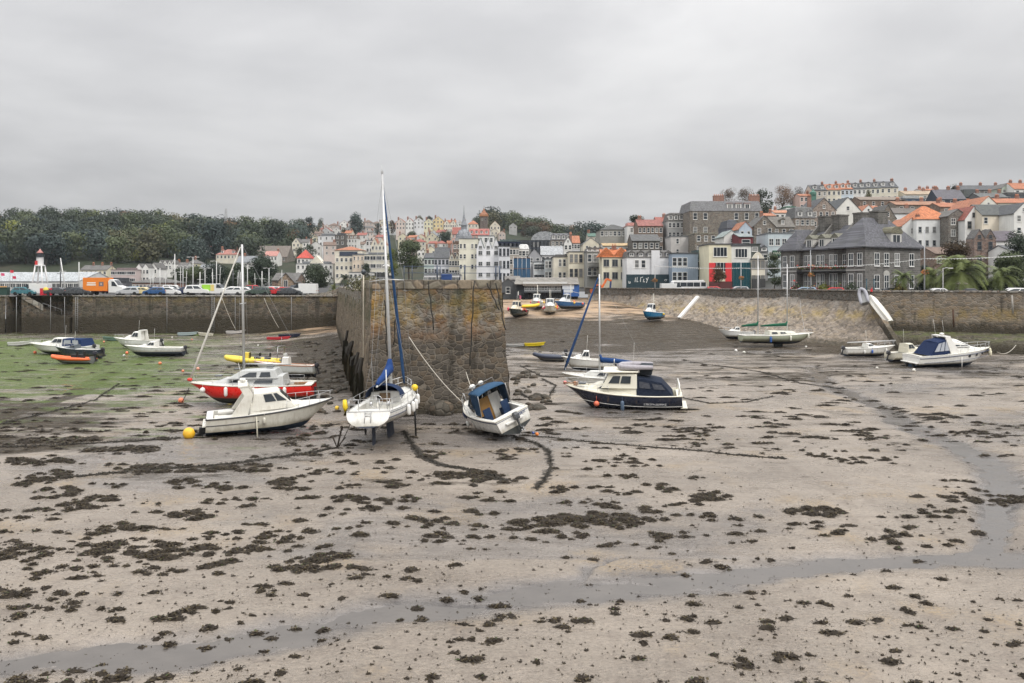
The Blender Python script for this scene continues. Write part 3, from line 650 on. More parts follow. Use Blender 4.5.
def right_wall():
    w = thing('sea_wall', 'long upright masonry sea wall below the palms, lichen band and weedy foot', 'wall', (X(940, 110), 110, 0)); o = -Vector(w.location)
    pts = [(X(a, b) + o.x, b + o.y) for a, b in ((868, 114.3), (1024, 105), (1330, 94), (1800, 80))]
    m = MB(); wall_strip(pts, -.4, 7.75, m, .5, 12, .7, .1, 11); m.build('wall_face', WR, w)
    m = MB(); r_ = random.Random(4)
    for (x0, y0), (x1, y1) in zip(pts[:-1], pts[1:]):
        L = math.hypot(x1 - x0, y1 - y0); n = int(L / 1.3); a = math.atan2(y1 - y0, x1 - x0)
        for i in range(n):
            t = (i + .5) / n
            m.box((x0 + (x1 - x0) * t - math.sin(a) * .2, y0 + (y1 - y0) * t + math.cos(a) * .2, 7.86 + r_.uniform(-.015, .015)), (L / n - .02, .62, .24), rz=a)
    m.build('coping', COPE, w, bevel=.02)
    m = MB()                                          # weed hung footing ledge
    for (x0, y0), (x1, y1) in zip(pts[:-1], pts[1:]):
        n = max(2, int(math.hypot(x1 - x0, y1 - y0) / 1.2)); rings = []
        for i in range(n + 1):
            t = i / n; x = x0 + (x1 - x0) * t; y = y0 + (y1 - y0) * t; e = [random.uniform(-.18, .18) for _ in range(4)]
            wd = 5.5 + 5 * min(1, max(0, (x - pts[0][0]) / 18)); wd = min(wd, 11)
            rings.append([(x, y, 2.35), (x, y - 1.6, 2.2 + e[0]), (x, y - wd * .8, 1.75 + e[1]), (x, y - wd - e[2], 1.2 + e[3]), (x, y - wd - .5 - e[1], -.4)])
        m.loft(rings, 0, False, (False, False), True)
    m.build('footing', harbour_stone('footing_stone', 0, 3, (.06, .053, .04), (.10, .085, .055), 2.0, [((.10, .12, .035), 1.5, 3, .6, 12)], .6), w)
    m = MB(); r2 = random.Random(12)
    for px, z0 in ((953, 5.4), (1012, 7.4)):
        Y = edgeY(px) - 1.9; m = MB(); x = X(px, Y) + o.x
        m.tube([(x, Y + o.y, z0), (x, Y + o.y - .2, z0 - 2.4)], .12, 6); m.build('drain_pipe', plain((.07, .035, .02), .8) if px < 1000 else plain((.3, .28, .25), .8), w)
    # sloping stone revetment further along, with the low parapet above it
    rv = thing('revetment', 'sloping cobbled stone revetment under the promenade, yellow lichen band', 'sea wall', (X(740, 135), 135, 0)); o = -Vector(rv.location)
    foot = {585: (176, 5.9), 615: (166, 5.2), 645: (155, 4.3), 700: (139, 2.1), 760: (119, .75), 830: (109, .3), 872: (104.5, .2), 906: (101, .2)}
    pxs = np.arange(588, 873, 1.2); rows = []
    K = 18; fk = sorted(foot)
    for k in range(K + 1):
        t = k / K; row = []
        for px in pxs:
            p0 = px; px = 588 + (px - 588) * (1 + .116 * (1 - t))
            Yt = float(np.interp(p0, [a for a, b in WALL_R], [b for a, b in WALL_R])) + .1
            Yf = float(np.interp(px, fk, [foot[q][0] for q in fk])); zf = float(np.interp(px, fk, [foot[q][1] for q in fk])) - .5
            Y = Yf + (Yt - Yf) * t; z = zf + (6.85 - zf) * (t ** 1.12); x = X(px, Y)
            e = float(VN(np.array([x * 1.9]), np.array([Y * 1.3 + z * 2.4]))[()][0]) - .5
            row.append((x + o.x, Y + o.y - e * .22, z + e * .28))
        rows.append(row)
    m = MB(); m.loft(rows, 0, False, (False, False), False)
    rm = harbour_stone('revetment_stone', 0, 7, (.235, .20, .165), (.29, .235, .175), 1.7, [((.31, .235, .10), 3.6, 5.2, .7, 13), ((.30, .28, .25), 5.0, 7.2, .5, 14)], .5, squash=1.2, mortar=(.10, .09, .075))
    m.build('slope', rm, rv)
    ew = MB(); xe = X(905, 101.5); xt = X(870.5, 114.2); ew.loft([[(xe + o.x + q, 101.5 + o.y, -.5), (xe + o.x + q, 101.5 + o.y, .1), (xt + o.x + q, 114.2 + o.y, 6.86), (xt + o.x + q, 114.2 + o.y, -.5)] for q in (-.3, .35)]); ew.build('end_wall', WR, rv)
    par = MB(); pts = [(X(a, b) + o.x, b + o.y) for a, b in WALL_R[:6]]
    wall_strip(pts, 6.5, 7.85, par, 0, 3, .8, .05, 14); wall_strip([(a, b + .45) for a, b in pts], 6.5, 7.85, par, 0, 1, 3, 0, 14)
    par.build('parapet', rubble((.115, .105, .09), .5, (.2, .19, .17), .4), rv)
    cp = MB()
    for (x0, y0), (x1, y1) in zip(pts[:-1], pts[1:]): cp.bar((x0, y0 + .2, 7.93), (x1, y1 + .2, 7.93), .6, .16)
    cp.build('coping', COPE, rv)
right_wall()
# ================================================================== boats
class Hull:
    def __init__(s, L, B, zs0, zs1, zk=0., zk0=None, tw=.8, rake=.8, trake=0., sm=.42, bp=1.35, bow_pow=1.15, chine=False, zw=.35, dip=.06, forefoot=.55, flare=2.1, e=1.35):
        s.__dict__.update(locals()); s.zk0 = zk if zk0 is None else zk0
    def b(s, u):
        if u < s.sm: return s.B / 2 * (s.tw + (1 - s.tw) * math.sin(PI / 2 * u / s.sm))
        return s.B / 2 * max(0., math.cos(PI / 2 * ((u - s.sm) / (1 - s.sm)) ** s.bp)) ** (1 / s.bow_pow)
    def zs(s, u): return s.zs0 + (s.zs1 - s.zs0) * u ** 1.5 - s.dip * math.sin(PI * u)
    def zb(s, u):
        if u < .6: return s.zk0 + (s.zk - s.zk0) * (u / .6)
        return s.zk + (s.zs1 * s.forefoot - s.zk) * ((u - .6) / .4) ** 2.6
    def sec(s, u, t):
        b, z0, z1 = s.b(u), s.zb(u), s.zs(u); bow = max(0, (u - .55) / .45)
        if s.chine:
            k = .92 - .35 * bow
            y = b * (k * t / .4 if t < .4 else k + (1 - k) * (t - .4) / .6); z = z0 + (z1 - z0) * (t * .9 if t < .4 else .36 + .64 * (t - .4) / .6)
        else:
            y = b * (1 - (1 - t) ** (s.flare - .5 * bow)); z = z0 + (z1 - z0) * t ** s.e
        x = -s.L / 2 + s.L * u - s.rake * (1 - t) * u ** 5 + s.trake * (1 - t) * (1 - u) ** 6
        return x, y, z
    def tz(s, u, z):
        lo, hi = 0., 1.
        if s.sec(u, 0)[2] >= z: return 0.
        for _ in range(24):
            mid = (lo + hi) / 2
            if s.sec(u, mid)[2] < z: lo = mid
            else: hi = mid
        return lo
    def x(s, u): return -s.L / 2 + s.L * u
    def u(s, x): return (x + s.L / 2) / s.L
    def sheer(s, u, side=1, inset=0., dz=0.):
        x, y, z = s.sec(min(u, 1), 1); return Vector((x, side * max(0, y - inset), z + dz))
    def shell(s, z0, z1, n=26, k=8, off=0., u0=0., u1=1.):
        """closed-at-the-stern skin between two heights (None = keel / sheer)"""
        m = MB(); us = [u0 + (u1 - u0) * (1 - (1 - i / n) ** 1.25) for i in range(n + 1)]
        for sd in (1, -1):
            rings = []
            for u in us:
                t0 = 0 if z0 is None else s.tz(u, z0); t1 = 1 if z1 is None else s.tz(u, z1)
                r = []
                for j in range(k + 1):
                    x, y, z = s.sec(u, t0 + (t1 - t0) * j / k); r.append((x, sd * (y + off), z))
                rings.append(r)
            m.loft(rings, 0, False, (False, False), True)
        if u0 == 0:
            t0 = 0 if z0 is None else s.tz(0, z0); t1 = 1 if z1 is None else s.tz(0, z1)
            L = [s.sec(0, t0 + (t1 - t0) * j / k) for j in range(k + 1)]
            vs = [(x - off, y + off, z) for x, y, z in L] + [(x - off, -y - off, z) for x, y, z in L]
            m.add(vs, [(j, j + 1, k + 2 + j, k + 1 + j) for j in range(k)])
        return m
    def deck(s, cock=None, depth=.45, side=.28, n=30, camber=.05, z=-.015):
        """deck sheet with an open cockpit well between the stations in cock"""
        m = MB(); us = sorted(set([i / n for i in range(n + 1)] + ([cock[0], cock[0] + 1e-4, cock[1], cock[1] - 1e-4] if cock else [])))
        rings = []
        for u in us:
            x, b, zz = s.sec(u, 1); zz += z; b = max(b - .005, 0)
            inn = cock and cock[0] + 5e-5 < u < cock[1] - 5e-5; w = max(b - side, .05) if cock else b * .6
            zi = zz - depth if inn else zz + camber * .6; zi2 = zz - depth if inn else zz + camber
            rings.append([(x, -b, zz), (x, -min(w, b), zz + .012), (x, -min(w, b) + .01, zi), (x, 0, zi2), (x, min(w, b) - .01, zi), (x, min(w, b), zz + .012), (x, b, zz)])
        m.loft(rings, 0, False, (False, False), False); return m
    def strake(s, u0=0, u1=1, dz=0., r=.04, n=26, stern=True, off=.0):
        m = MB()
        for sd in (1, -1): m.tube([s.sheer(u0 + (u1 - u0) * i / n, sd, -off, dz) for i in range(n + 1)], r, 6)
        if stern and u0 == 0: m.tube([s.sheer(0, 1, -off, dz), s.sheer(0, -1, -off, dz)], r, 6)
        return m
    def rail(s, u0, u1, h=.6, n=8, inset=.1, r=.016, mid=True, close=False):
        m = MB()
        for sd in (1, -1):
            pts = [s.sheer(u0 + (u1 - u0) * i / n, sd, inset) for i in range(n + 1)]
            up = [p + Vector((0, 0, h)) for p in pts]
            m.tube(up, r, 5)
            if mid: m.tube([p + Vector((0, 0, h * .5)) for p in pts], r * .6, 4)
            for i in range(0, n + 1, 2): m.tube([pts[i], up[i]], r, 5)
        if close:
            a, b = s.sheer(u1, 1, inset, h), s.sheer(u1, -1, inset, h); c = (a + b) / 2 + Vector((.18, 0, .03)); m.tube([a, c, b], r, 5)
        return m

def cabin_pts(x0, x1, z0, z1, wa, wf, ra=.1, rf=.5, th=.1, z1f=None):
    """eight corners: aft/fore, bottom/top, port/starboard"""
    z1f = z1 if z1f is None else z1f
    b = lambda z, dz: z(0) if callable(z) else z
    za = z0(x0) if callable(z0) else z0; zf = z0(x1) if callable(z0) else z0
    return dict(ab=(x0, wa, za), fb=(x1, wf, zf), at=(x0 + ra, wa - th, z1), ft=(x1 - rf, max(.05, wf - th), z1f))
def cabin(c, crown=.05):
    m = MB(); r = lambda k, s: (c[k][0], c[k][1] * s, c[k][2])
    mid = lambda k: (c[k][0], 0, c[k][2] + crown)
    vs = [r('ab', 1), r('fb', 1), r('fb', -1), r('ab', -1), r('at', 1), r('ft', 1), r('ft', -1), r('at', -1), mid('at'), mid('ft')]
    m.add(vs, [(0, 1, 5, 4), (2, 3, 7, 6), (1, 2, 6, 9, 5), (3, 0, 4, 8, 7), (4, 5, 9, 8), (8, 9, 6, 7)]); return m
def pane_quad(a, b, c, d, u0, u1, v0, v1, out, th=.045, skew=0.):
    """slab lying on the face a-b-c-d (a,b lower edge; d,c upper edge)"""
    a, b, c, d = map(Vector, (a, b, c, d)); out = Vector(out)
    f = lambda u, v: (a.lerp(b, u)).lerp(d.lerp(c, u), v)
    P4 = [f(u0, v0), f(u1, v0), f(u1 - skew, v1), f(u0 + skew * .4, v1)]
    m = MB(); m.loft([[p - out * .004 for p in P4], [p + out * th for p in P4]]); return m
def side_pane(c, s, u0, u1, v0, v1, skew=0.):
    r = lambda k: (c[k][0], c[k][1] * s, c[k][2])
    return pane_quad(r('ab'), r('fb'), r('ft'), r('at'), u0, u1, v0, v1, (0, s, .15), skew=skew)
def front_pane(c, y0, y1, v0, v1):
    r = lambda k, s: (c[k][0], c[k][1] * s, c[k][2])
    return pane_quad(r('fb', -1), r('fb', 1), r('ft', 1), r('ft', -1), y0, y1, v0, v1, (1, 0, .4))
def fender(p, parent, c=(.7, .69, .66), L=.55, r=.11, ball=False):
    m = MB()
    if ball: m.ball((0, 0, 0), .2, 10, 7); m.tube([(0, 0, .18), (0, 0, .55)], .012, 4)
    else:
        m.lathe((0, 0, 0), [(.03, -L / 2), (r * .8, -L / 2 + .05), (r, -L / 2 + .12), (r, L / 2 - .12), (r * .8, L / 2 - .05), (.03, L / 2)], 9); m.tube([(0, 0, L / 2), (0, 0, L / 2 + .3)], .012, 4)
    return m.build('fender', paint(c, .45, .35), parent, p)
def outboard(parent, p, c=(.02, .02, .022), s=1., tilt=0.):
    o = MB(); o.loft([[(x * k * s, y * k * s, z * s) for x, y in ((-.3, -.16), (.12, -.17), (.18, 0), (.12, .17), (-.3, .16))] for k, z in ((.75, .05), (1, .15), (1, .4), (.7, .56))])
    o.loft([[(x * s, y * s, z * s) for x, y in ((-.12, -.05), (.08, -.05), (.08, .05), (-.12, .05))] for z in (.06, -.75)])
    o.box((-.16 * s, 0, -.5 * s), (.42 * s, .26 * s, .02 * s)); o.lathe((-.05 * s, 0, -.68 * s), [(.02, -.28 * s), (.07 * s, -.18 * s), (.075 * s, .1 * s), (.03, .3 * s)], 8, 0, 'X')
    q = o.build('outboard_motor', paint(c, .3, .3), parent, p, (0, tilt, 0), bevel=.015)
    pr = MB()
    for k in range(3):
        a = k * 2.094; pr.add([(-.3 * s, math.cos(a + d) * .17 * s * e, -.68 * s + math.sin(a + d) * .17 * s * e) for d, e in ((-.3, .2), (-.5, 1), (.4, 1), (.3, .2))], [(0, 1, 2, 3)])
    pr.build('propeller', STEEL, q); return q
def buoy_ball(p, r, c, label, name='buoy', group='mooring buoys on the mud'):
    m = MB(); m.ball((0, 0, 0), r, 12, 8, 0, (1, 1, .95)); m.lathe((0, 0, r * .85), [(r * .22, 0), (r * .22, r * .3)], 8, 1); m.tube([(r * .1, 0, r * 1.15), (0, 0, r * 1.3), (-r * .1, 0, r * 1.15)], r * .06, 5, 1)
    o = m.build(name, [paint(c, .5, .5), BLACK], None, p, (R(random.uniform(50, 90)), 0, random.uniform(0, 6))); return tag(o, label, 'buoy', group)
def place(px, py, z=0.): return G(px, py, z)
def letters(parent, name, origin, ux, uz, n, w, h, col, seed, out):
    """worn, unreadable boat-name lettering as thin strokes"""
    r_ = random.Random(seed); m = MB(); o = Vector(origin); ux = Vector(ux); uz = Vector(uz); out = Vector(out); cw = w / n
    def st(a, b):
        A = o + ux * a[0] + uz * a[1] + out * .012; B = o + ux * b[0] + uz * b[1] + out * .012; d = (B - A).normalized(); sd = d.cross(out).normalized() * h * .09
        m.loft([[A - sd, A + sd, B + sd, B - sd], [A - sd + out * .006, A + sd + out * .006, B + sd + out * .006, B - sd + out * .006]])
    for i in range(n):
        x0 = i * cw; x1 = x0 + cw * .68
        for a, b in r_.sample([((x0, 0), (x0, h)), ((x1, 0), (x1, h)), ((x0, h), (x1, h)), ((x0, 0), (x1, 0)), ((x0, h / 2), (x1, h / 2)), ((x0, 0), (x1, h)), ((x0, h), (x1, 0))], 3): st(a, b)
    m.build(name, paint(col, .5, .1), parent)

AF_DARK = paint((.03, .035, .035), .75, .6); AF_NAVY = paint((.018, .024, .04), .7, .5); AF_BLUE = paint((.02, .05, .10), .7, .5)
HW = paint(GEL, .28, .45); HWC = paint((.66, .64, .57), .3, .55); DK = paint((.60, .59, .55), .5, .5); TEAK = plain((.26, .13, .05), .6)
NAVYC = cloth((.014, .028, .07)); BLUEC = cloth((.012, .042, .15)); BLKC = cloth((.014, .017, .026)); TRIM = plain((.05, .05, .055), .5)

def sailing_yacht():
    h = Hull(8.9, 2.95, 2.15, 2.5, 1.02, 1.32, tw=.80, rake=1.0, trake=-.45, sm=.40, zw=1.5, dip=.07, forefoot=.62, flare=2.6, e=1.5)
    base = place(390, 437); t = thing('sailing_yacht', 'white sailing yacht seen from its stern, propped upright before the stone pier', 'yacht', (base.x, base.y, -.05), (R(-2.6), R(1.2), R(85)))
    h.shell(1.42, None).build('hull', paint(GEL, .28, .45, band=1.42), t); h.shell(None, 1.42).build('antifouling', AF_NAVY, t)
    m = MB()
    for sd in (1, -1):
        for dz in (-.10, -.34): m.tube([h.sec(i / 24, 1 if dz > -.2 else .72) if False else (h.sec(i / 24, h.tz(i / 24, h.zs(i / 24) + dz))[0], sd * (h.sec(i / 24, h.tz(i / 24, h.zs(i / 24) + dz))[1] + .005), h.zs(i / 24) + dz) for i in range(24)], .017 if dz > -.2 else .03, 5)
    m.build('hull_stripe', plain((.06, .07, .1), .5), t)
    h.deck((.10, .40), .5, .34).build('deck', DK, t); h.strake(0, 1, .0, .025).build('toe_rail', ALU, t)
    c = cabin_pts(-.75, 2.5, lambda x: h.zs(h.u(x)) - .03, 2.78, .98, .55, .05, 1.0, .16, 2.6); cab = cabin(c).build('coachroof', HW, t, bevel=.04)
    for sd in (1, -1):
        for u0, u1 in ((.06, .2), (.28, .42), (.5, .62)): side_pane(c, sd, u0, u1, .3, .78, .01).build('cabin_window', GL, cab)
    MB().box((-.79, .0, 2.36), (.04, .62, .72)).build('companionway', plain((.14, .09, .05), .5), t)
    MB().box((-.82, .35, 2.45), (.03, .22, .28)).build('instrument_panel', BLACK, t)
    m = MB()                                                       # sprayhood arched over the companionway
    rings = []
    for x, hh, w in ((-1.35, .72, 1.02), (-.9, .80, 1.04), (-.3, .72, 1.0), (.35, .18, .92)):
        rings.append([(x, w * math.cos(a), 2.5 + hh * math.sin(a) ** .75) for a in [PI * k / 10 for k in range(11)]])
    m.loft(rings, 0, False, (False, False), True); sh = m.build('sprayhood', NAVYC, t)
    m = MB(); m.loft([[(x + .18, w * math.cos(a) * .86, 2.52 + hh * math.sin(a) ** .75 * .86) for a in [PI * k / 8 for k in range(1, 8)]] for x, hh, w in ((-.32, .74, 1.04), (.2, .36, .98))], 0, False, (False, False), True); m.build('hood_window', paint((.35, .36, .38), .15, .1), sh)
    MB().box((-3.95, 0, 2.12), (.3, 1.9, .06)).build('stern_bench', HWC, t)
    # swim ladder, vents and name on the transom
    m = MB(); zt = lambda f: (h.sec(0, f)[0] - .02, h.sec(0, f)[2])
    for y in (-.17, .17): m.tube([(zt(.98)[0] - .03, y, 2.12), (zt(.55)[0] - .04, y, 1.58)], .018, 5)
    for k in range(4): m.tube([(-4.5 - .0 + .0 - .06 + .03 * k * 0 - .12 * (k / 3) * 0, -.17, 2.08 - k * .15), (-4.56, .17, 2.08 - k * .15)], .016, 5)
    m.build('swim_ladder', STEEL, t)
    for y in (.62, -.72): letters(t, 'name_lettering', (-4.47, y + .28, 1.86), (0, -1, 0), (-.1, 0, 1), 7, .55, .1, (.2, .2, .22), int(y * 10), (-1, 0, 0))
    h.rail(.06, .86, .58, 10, .08, .015).build('guard_rail', STEEL, t)
    m = MB(); m.tube([h.sheer(.02, 1, .08, .62), h.sheer(.02, -1, .08, .62)], .012, 4); s0 = h.sheer(.02, 1, .08); s1 = h.sheer(.02, -1, .08)   # pushpit
    for z in (.35, .62):
        m.tube([h.sheer(.14, 1, .06, z), s0 + Vector((0, 0, z)), s0 + Vector((0, -.55, z))], .018, 5); m.tube([h.sheer(.14, -1, .06, z), s1 + Vector((0, 0, z)), s1 + Vector((0, .55, z))], .018, 5)
    for p in (s0, s1, s0 + Vector((0, -.55, 0)), s1 + Vector((0, .55, 0))): m.tube([p, p + Vector((0, 0, .62))], .018, 5)
    m.build('pushpit', STEEL, t)
    m = MB(); a, b = h.sheer(.86, 1, .06), h.sheer(.86, -1, .06); tip = Vector((4.3, 0, h.zs(1) + .68))
    for z in (.3, .64): m.tube([a + Vector((0, 0, z)), tip + Vector((0, .12, z - .66)), tip + Vector((0, -.12, z - .66)), b + Vector((0, 0, z))], .018, 5)
    for p in (a, b, h.sheer(.94, 1, .06), h.sheer(.94, -1, .06)): m.tube([p, p + Vector((0, 0, .62))], .018, 5)
    m.build('pulpit', STEEL, t)
    # rig
    mx = .75; top = 15.6
    m = MB(); m.tube([(mx, 0, 2.5), (mx - .05, 0, 8), (mx - .14, 0, top)], [.10, .095, .06], 10); m.tube([(mx - .14, 0, top), (mx - .14, 0, top + .5)], .015, 4); m.box((mx - .14, 0, top + .1), (.25, .1, .12)); ms = m.build('mast', ALU, t)
    MB().tube([(mx - .05, -1.05, 9.2), (mx, 0, 9.3), (mx - .05, 1.05, 9.2)], .03, 6).build('spreader', ALU, ms)
    m = MB(); m.ball((mx + .16, .05, 10.1), .22, 10, 6, 0, (1, 1, .5)); m.build('radar', paint(WHITE), ms)
    bm_ = MB(); bm_.tube([(mx - .1, 0, 3.55), (mx - 3.3, 0, 3.25)], .06, 8); bo = bm_.build('boom', ALU, t)
    m = MB(); n = 12                                                # stacked mainsail under its blue cover
    m.tube([(mx - .03, 0, 4.55), (mx - .1, .02, 4.25), (mx - .3, 0, 3.95), (mx - .9, .02, 3.82), (mx - 1.7, -.02, 3.66), (mx - 2.5, .01, 3.52), (mx - 3.2, 0, 3.36)], [.12, .2, .27, .24, .2, .17, .1], 10); m.build('sail_cover', BLUEC, t)
    m = MB(); ch = lambda sd: h.sheer(.62, sd, .12); hd = Vector((mx - .12, 0, top - .3))
    for sd in (1, -1):
        m.tube([ch(sd), Vector((mx - .05, sd * 1.05, 9.2)), hd], .009, 4); m.tube([h.sheer(.58, sd, .15), (mx, sd * .1, 9.0)], .009, 4)
    m.tube([(-4.35, .3, 2.7), (-3.4, 0, 4.7), hd + Vector((0, 0, .2))], .009, 4); m.tube([(-4.35, -.3, 2.7), (-3.4, 0, 4.7)], .009, 4); m.tube([(-3.2 + mx, 0, 3.35), hd], .006, 4)
    m.build('rigging', WIRE, t)
    f0 = Vector((4.25, 0, 2.75)); f1 = hd.lerp(f0, .04)
    MB().tube([f0, f0.lerp(f1, .06), f0.lerp(f1, .3), f0.lerp(f1, .6), f1], [.05, .10, .105, .085, .03], 8).build('furled_sail', cloth((.025, .065, .15)), t)
    m = MB(); m.tube([(-4.1, -.95, 2.2), (-4.1, -.95, 4.3)], .03, 6); m.build('stern_pole', ALU, t)
    # keels, rudder, legs
    m = MB(); m.loft([[(x + (.25 if z < .5 else 0), y, z) for x, y in ((-.8, 0), (-.3, .08), (.6, .06), (.9, 0), (.6, -.06), (-.3, -.08))] for z in (1.12, .02)]); m.build('keel', AF_NAVY, t)
    m = MB(); m.loft([[(x, y, z) for x, y in ((-3.9, 0), (-3.7, .05), (-3.15, 0), (-3.7, -.05))] for z in (1.36, .25)]); m.build('rudder', AF_NAVY, t)
    for sd in (1, -1): MB().tube([(.2, sd * 1.48, 2.2), (.2, sd * 1.5, .0)], .055, 8).build('beaching_leg', BLACK, t)
    m = MB(); m.tube([(-3.2, 0, .9), (-2.6, 0, 1.1)], .03, 6); m.build('propeller_shaft', STEEL, t)
    for u, sd, c in ((.42, -1, WHITE), (.52, -1, WHITE), (.3, -1, WHITE), (.72, -1, WHITE)):
        p = h.sheer(u, sd, -.13, -.32); fender(p, t, c, .62, .12)
    m = MB(); m.tube([(0, .03, -.42), (0, 0, 0), (0, .03, .42)], [.10, .15, .10], 8); m.build('lifebuoy', paint((.75, .55, .02), .5), t, h.sheer(.03, 1, -.1, .22))
    m = MB(); m.ball((0, 0, 0), .2, 10, 7); m.build('danbuoy', paint((.78, .52, .02), .5), t, h.sheer(.62, -1, .02, .52))
    for y in (.45, -.5): MB().tube([(-2.2, y, 2.15), (-2.2, y, 2.4)], [.09, .07], 10).build('winch', STEEL, t)
    m = MB(); m.tube([(0, .36 * math.cos(a), .36 * math.sin(a)) for a in [2 * PI * k / 16 for k in range(17)]], .02, 5); m.tube([(0, -.35, 0), (0, .35, 0)], .014, 4); m.tube([(0, 0, -.35), (0, 0, .35)], .014, 4); m.build('wheel', STEEL, t, (-2.75, 0, 2.45)); MB().tube([(-2.6, 0, 1.7), (-2.65, 0, 2.4)], [.09, .06], 7).build('wheel_pedestal', HWC, t)
    m = MB(); m.box((-.6, .55, 2.84), (.5, .4, .06)); m.build('hatch', GL, t); MB().box((1.6, 0, 2.74), (.5, .5, .06)).build('hatch', GL, t)
sailing_yacht()

def wheelhouse_powerboat():
    h = Hull(7.3, 2.6, 1.42, 1.78, .1, .18, tw=.92, rake=1.3, trake=-.12, sm=.35, bp=1.5, bow_pow=1.1, chine=True, zw=.5, dip=.05, forefoot=.45)
    b = G(272, 431); t = thing('motor_boat', 'off white motor boat with a raked radar arch, aground in front of the red hull', 'motor boat', (b.x, b.y, gz(b.x, b.y) - .06), (R(4), R(-2.5), R(19)))
    h.shell(.62, None).build('hull', paint((.60, .58, .51), .32, .5, band=.62), t); h.shell(None, .62).build('antifouling', AF_BLUE, t)
    h.strake(0, 1, -.03, .045).build('rubbing_strake', TRIM, t)
    m = MB()
    for sd in (1, -1): m.tube([(h.sec(i / 20, h.tz(i / 20, h.zs(i / 20) - .42))[0], sd * h.sec(i / 20, h.tz(i / 20, h.zs(i / 20) - .42))[1], h.zs(i / 20) - .42) for i in range(9)], .03, 5)
    m.build('spray_rail', TRIM, t)
    h.deck((.05, .33), .62, .22).build('deck', DK, t)
    c = cabin_pts(-1.2, 2.35, lambda x: h.zs(h.u(x)) - .03, 2.05, 1.02, .45, 0, 1.35, .14, 1.9); cabin(c).build('foredeck_cabin', HWC, t, bevel=.04)
    for sd in (1, -1): side_pane(c, sd, .66, .9, .3, .7, .03).build('cabin_window', GL, t)
    c2 = cabin_pts(-1.15, 1.45, 1.6, 2.62, .98, .78, .18, 1.0, .18, 2.66); w = cabin(c2).build('wheelhouse', HWC, t, bevel=.05)
    for sd in (1, -1):
        side_pane(c2, sd, .36, .66, .45, .88, .0).build('side_window', GL, w); side_pane(c2, sd, .69, .95, .45, .88, .1).build('side_window', GL, w)
    for a, d in ((.07, .48), (.52, .93)): front_pane(c2, a, d, .35, .9).build('windscreen', GL, w)
    MB().box((-1.14, .1, 2.1), (.05, .7, .85)).build('cabin_door', GL, t)
    for sd in (1, -1):                                             # swept arch legs
        m = MB(); m.loft([[(-2.3, sd * 1.08, 1.42), (-1.35, sd * 1.08, 1.42), (-1.35, sd * .98, 1.42), (-2.3, sd * .98, 1.42)], [(-1.5, sd * .98, 2.55), (-1.0, sd * .98, 2.6), (-1.0, sd * .88, 2.6), (-1.5, sd * .88, 2.55)], [(-1.75, sd * .9, 3.05), (-1.3, sd * .9, 3.05), (-1.3, sd * .8, 3.05), (-1.75, sd * .8, 3.05)]]); m.build('arch_leg', HWC, t, bevel=.02)
    MB().box((-1.55, 0, 3.1), (.55, 1.85, .12)).build('radar_arch', HWC, t, bevel=.03)
    m = MB(); m.ball((-1.55, .3, 3.3), .2, 12, 6, 0, (1, 1, .6)); m.build('radar', HW, t); MB().tube([(-1.5, -.6, 3.1), (-1.75, -.6, 4.5)], .012, 4).build('antenna', HW, t)
    for y in (.7, -.7): m = MB(); m.box((-2.6, y, 1.35), (.9, .55, .14)); m.build('cockpit_seat', paint((.5, .49, .46), .6), t, bevel=.03)
    m = MB(); m.box((-3.75, 0, .95), (.28, 1.9, .06)); m.build('bathing_platform', HWC, t)
    d = MB(); d.box((-3.9, 0, .52), (.4, .34, .4)); d.tube([(-4.0, 0, .55), (-4.15, 0, .1)], .11, 8); d.lathe((-4.15, 0, .15), [(.05, -.3), (.1, -.1), (.1, .2), (.03, .3)], 8, 0, 'X'); o = d.build('outdrive', BLACK, t)
    h.rail(.62, .985, .5, 8, .08, .015, False, True).build('bow_rail', STEEL, t)
    fender(h.sheer(.44, -1, -.06, -.4), t, (.6, .58, .5), .4, .09)
    MB().tube([h.sheer(.38, -1, -.05, -.1), h.sheer(.38, -1, -.1, -1.75)], .04, 6).build('prop_leg', paint((.55, .52, .42)), t)
    MB().box((-3.66, .35, 1.15), (.03, .5, .16)).build('name_plate', TRIM, t)
    m = MB(); m.box((-2.9, .0, 1.0), (.7, 1.1, .5)); m.build('engine_box', HWC, t, bevel=.03)
wheelhouse_powerboat()

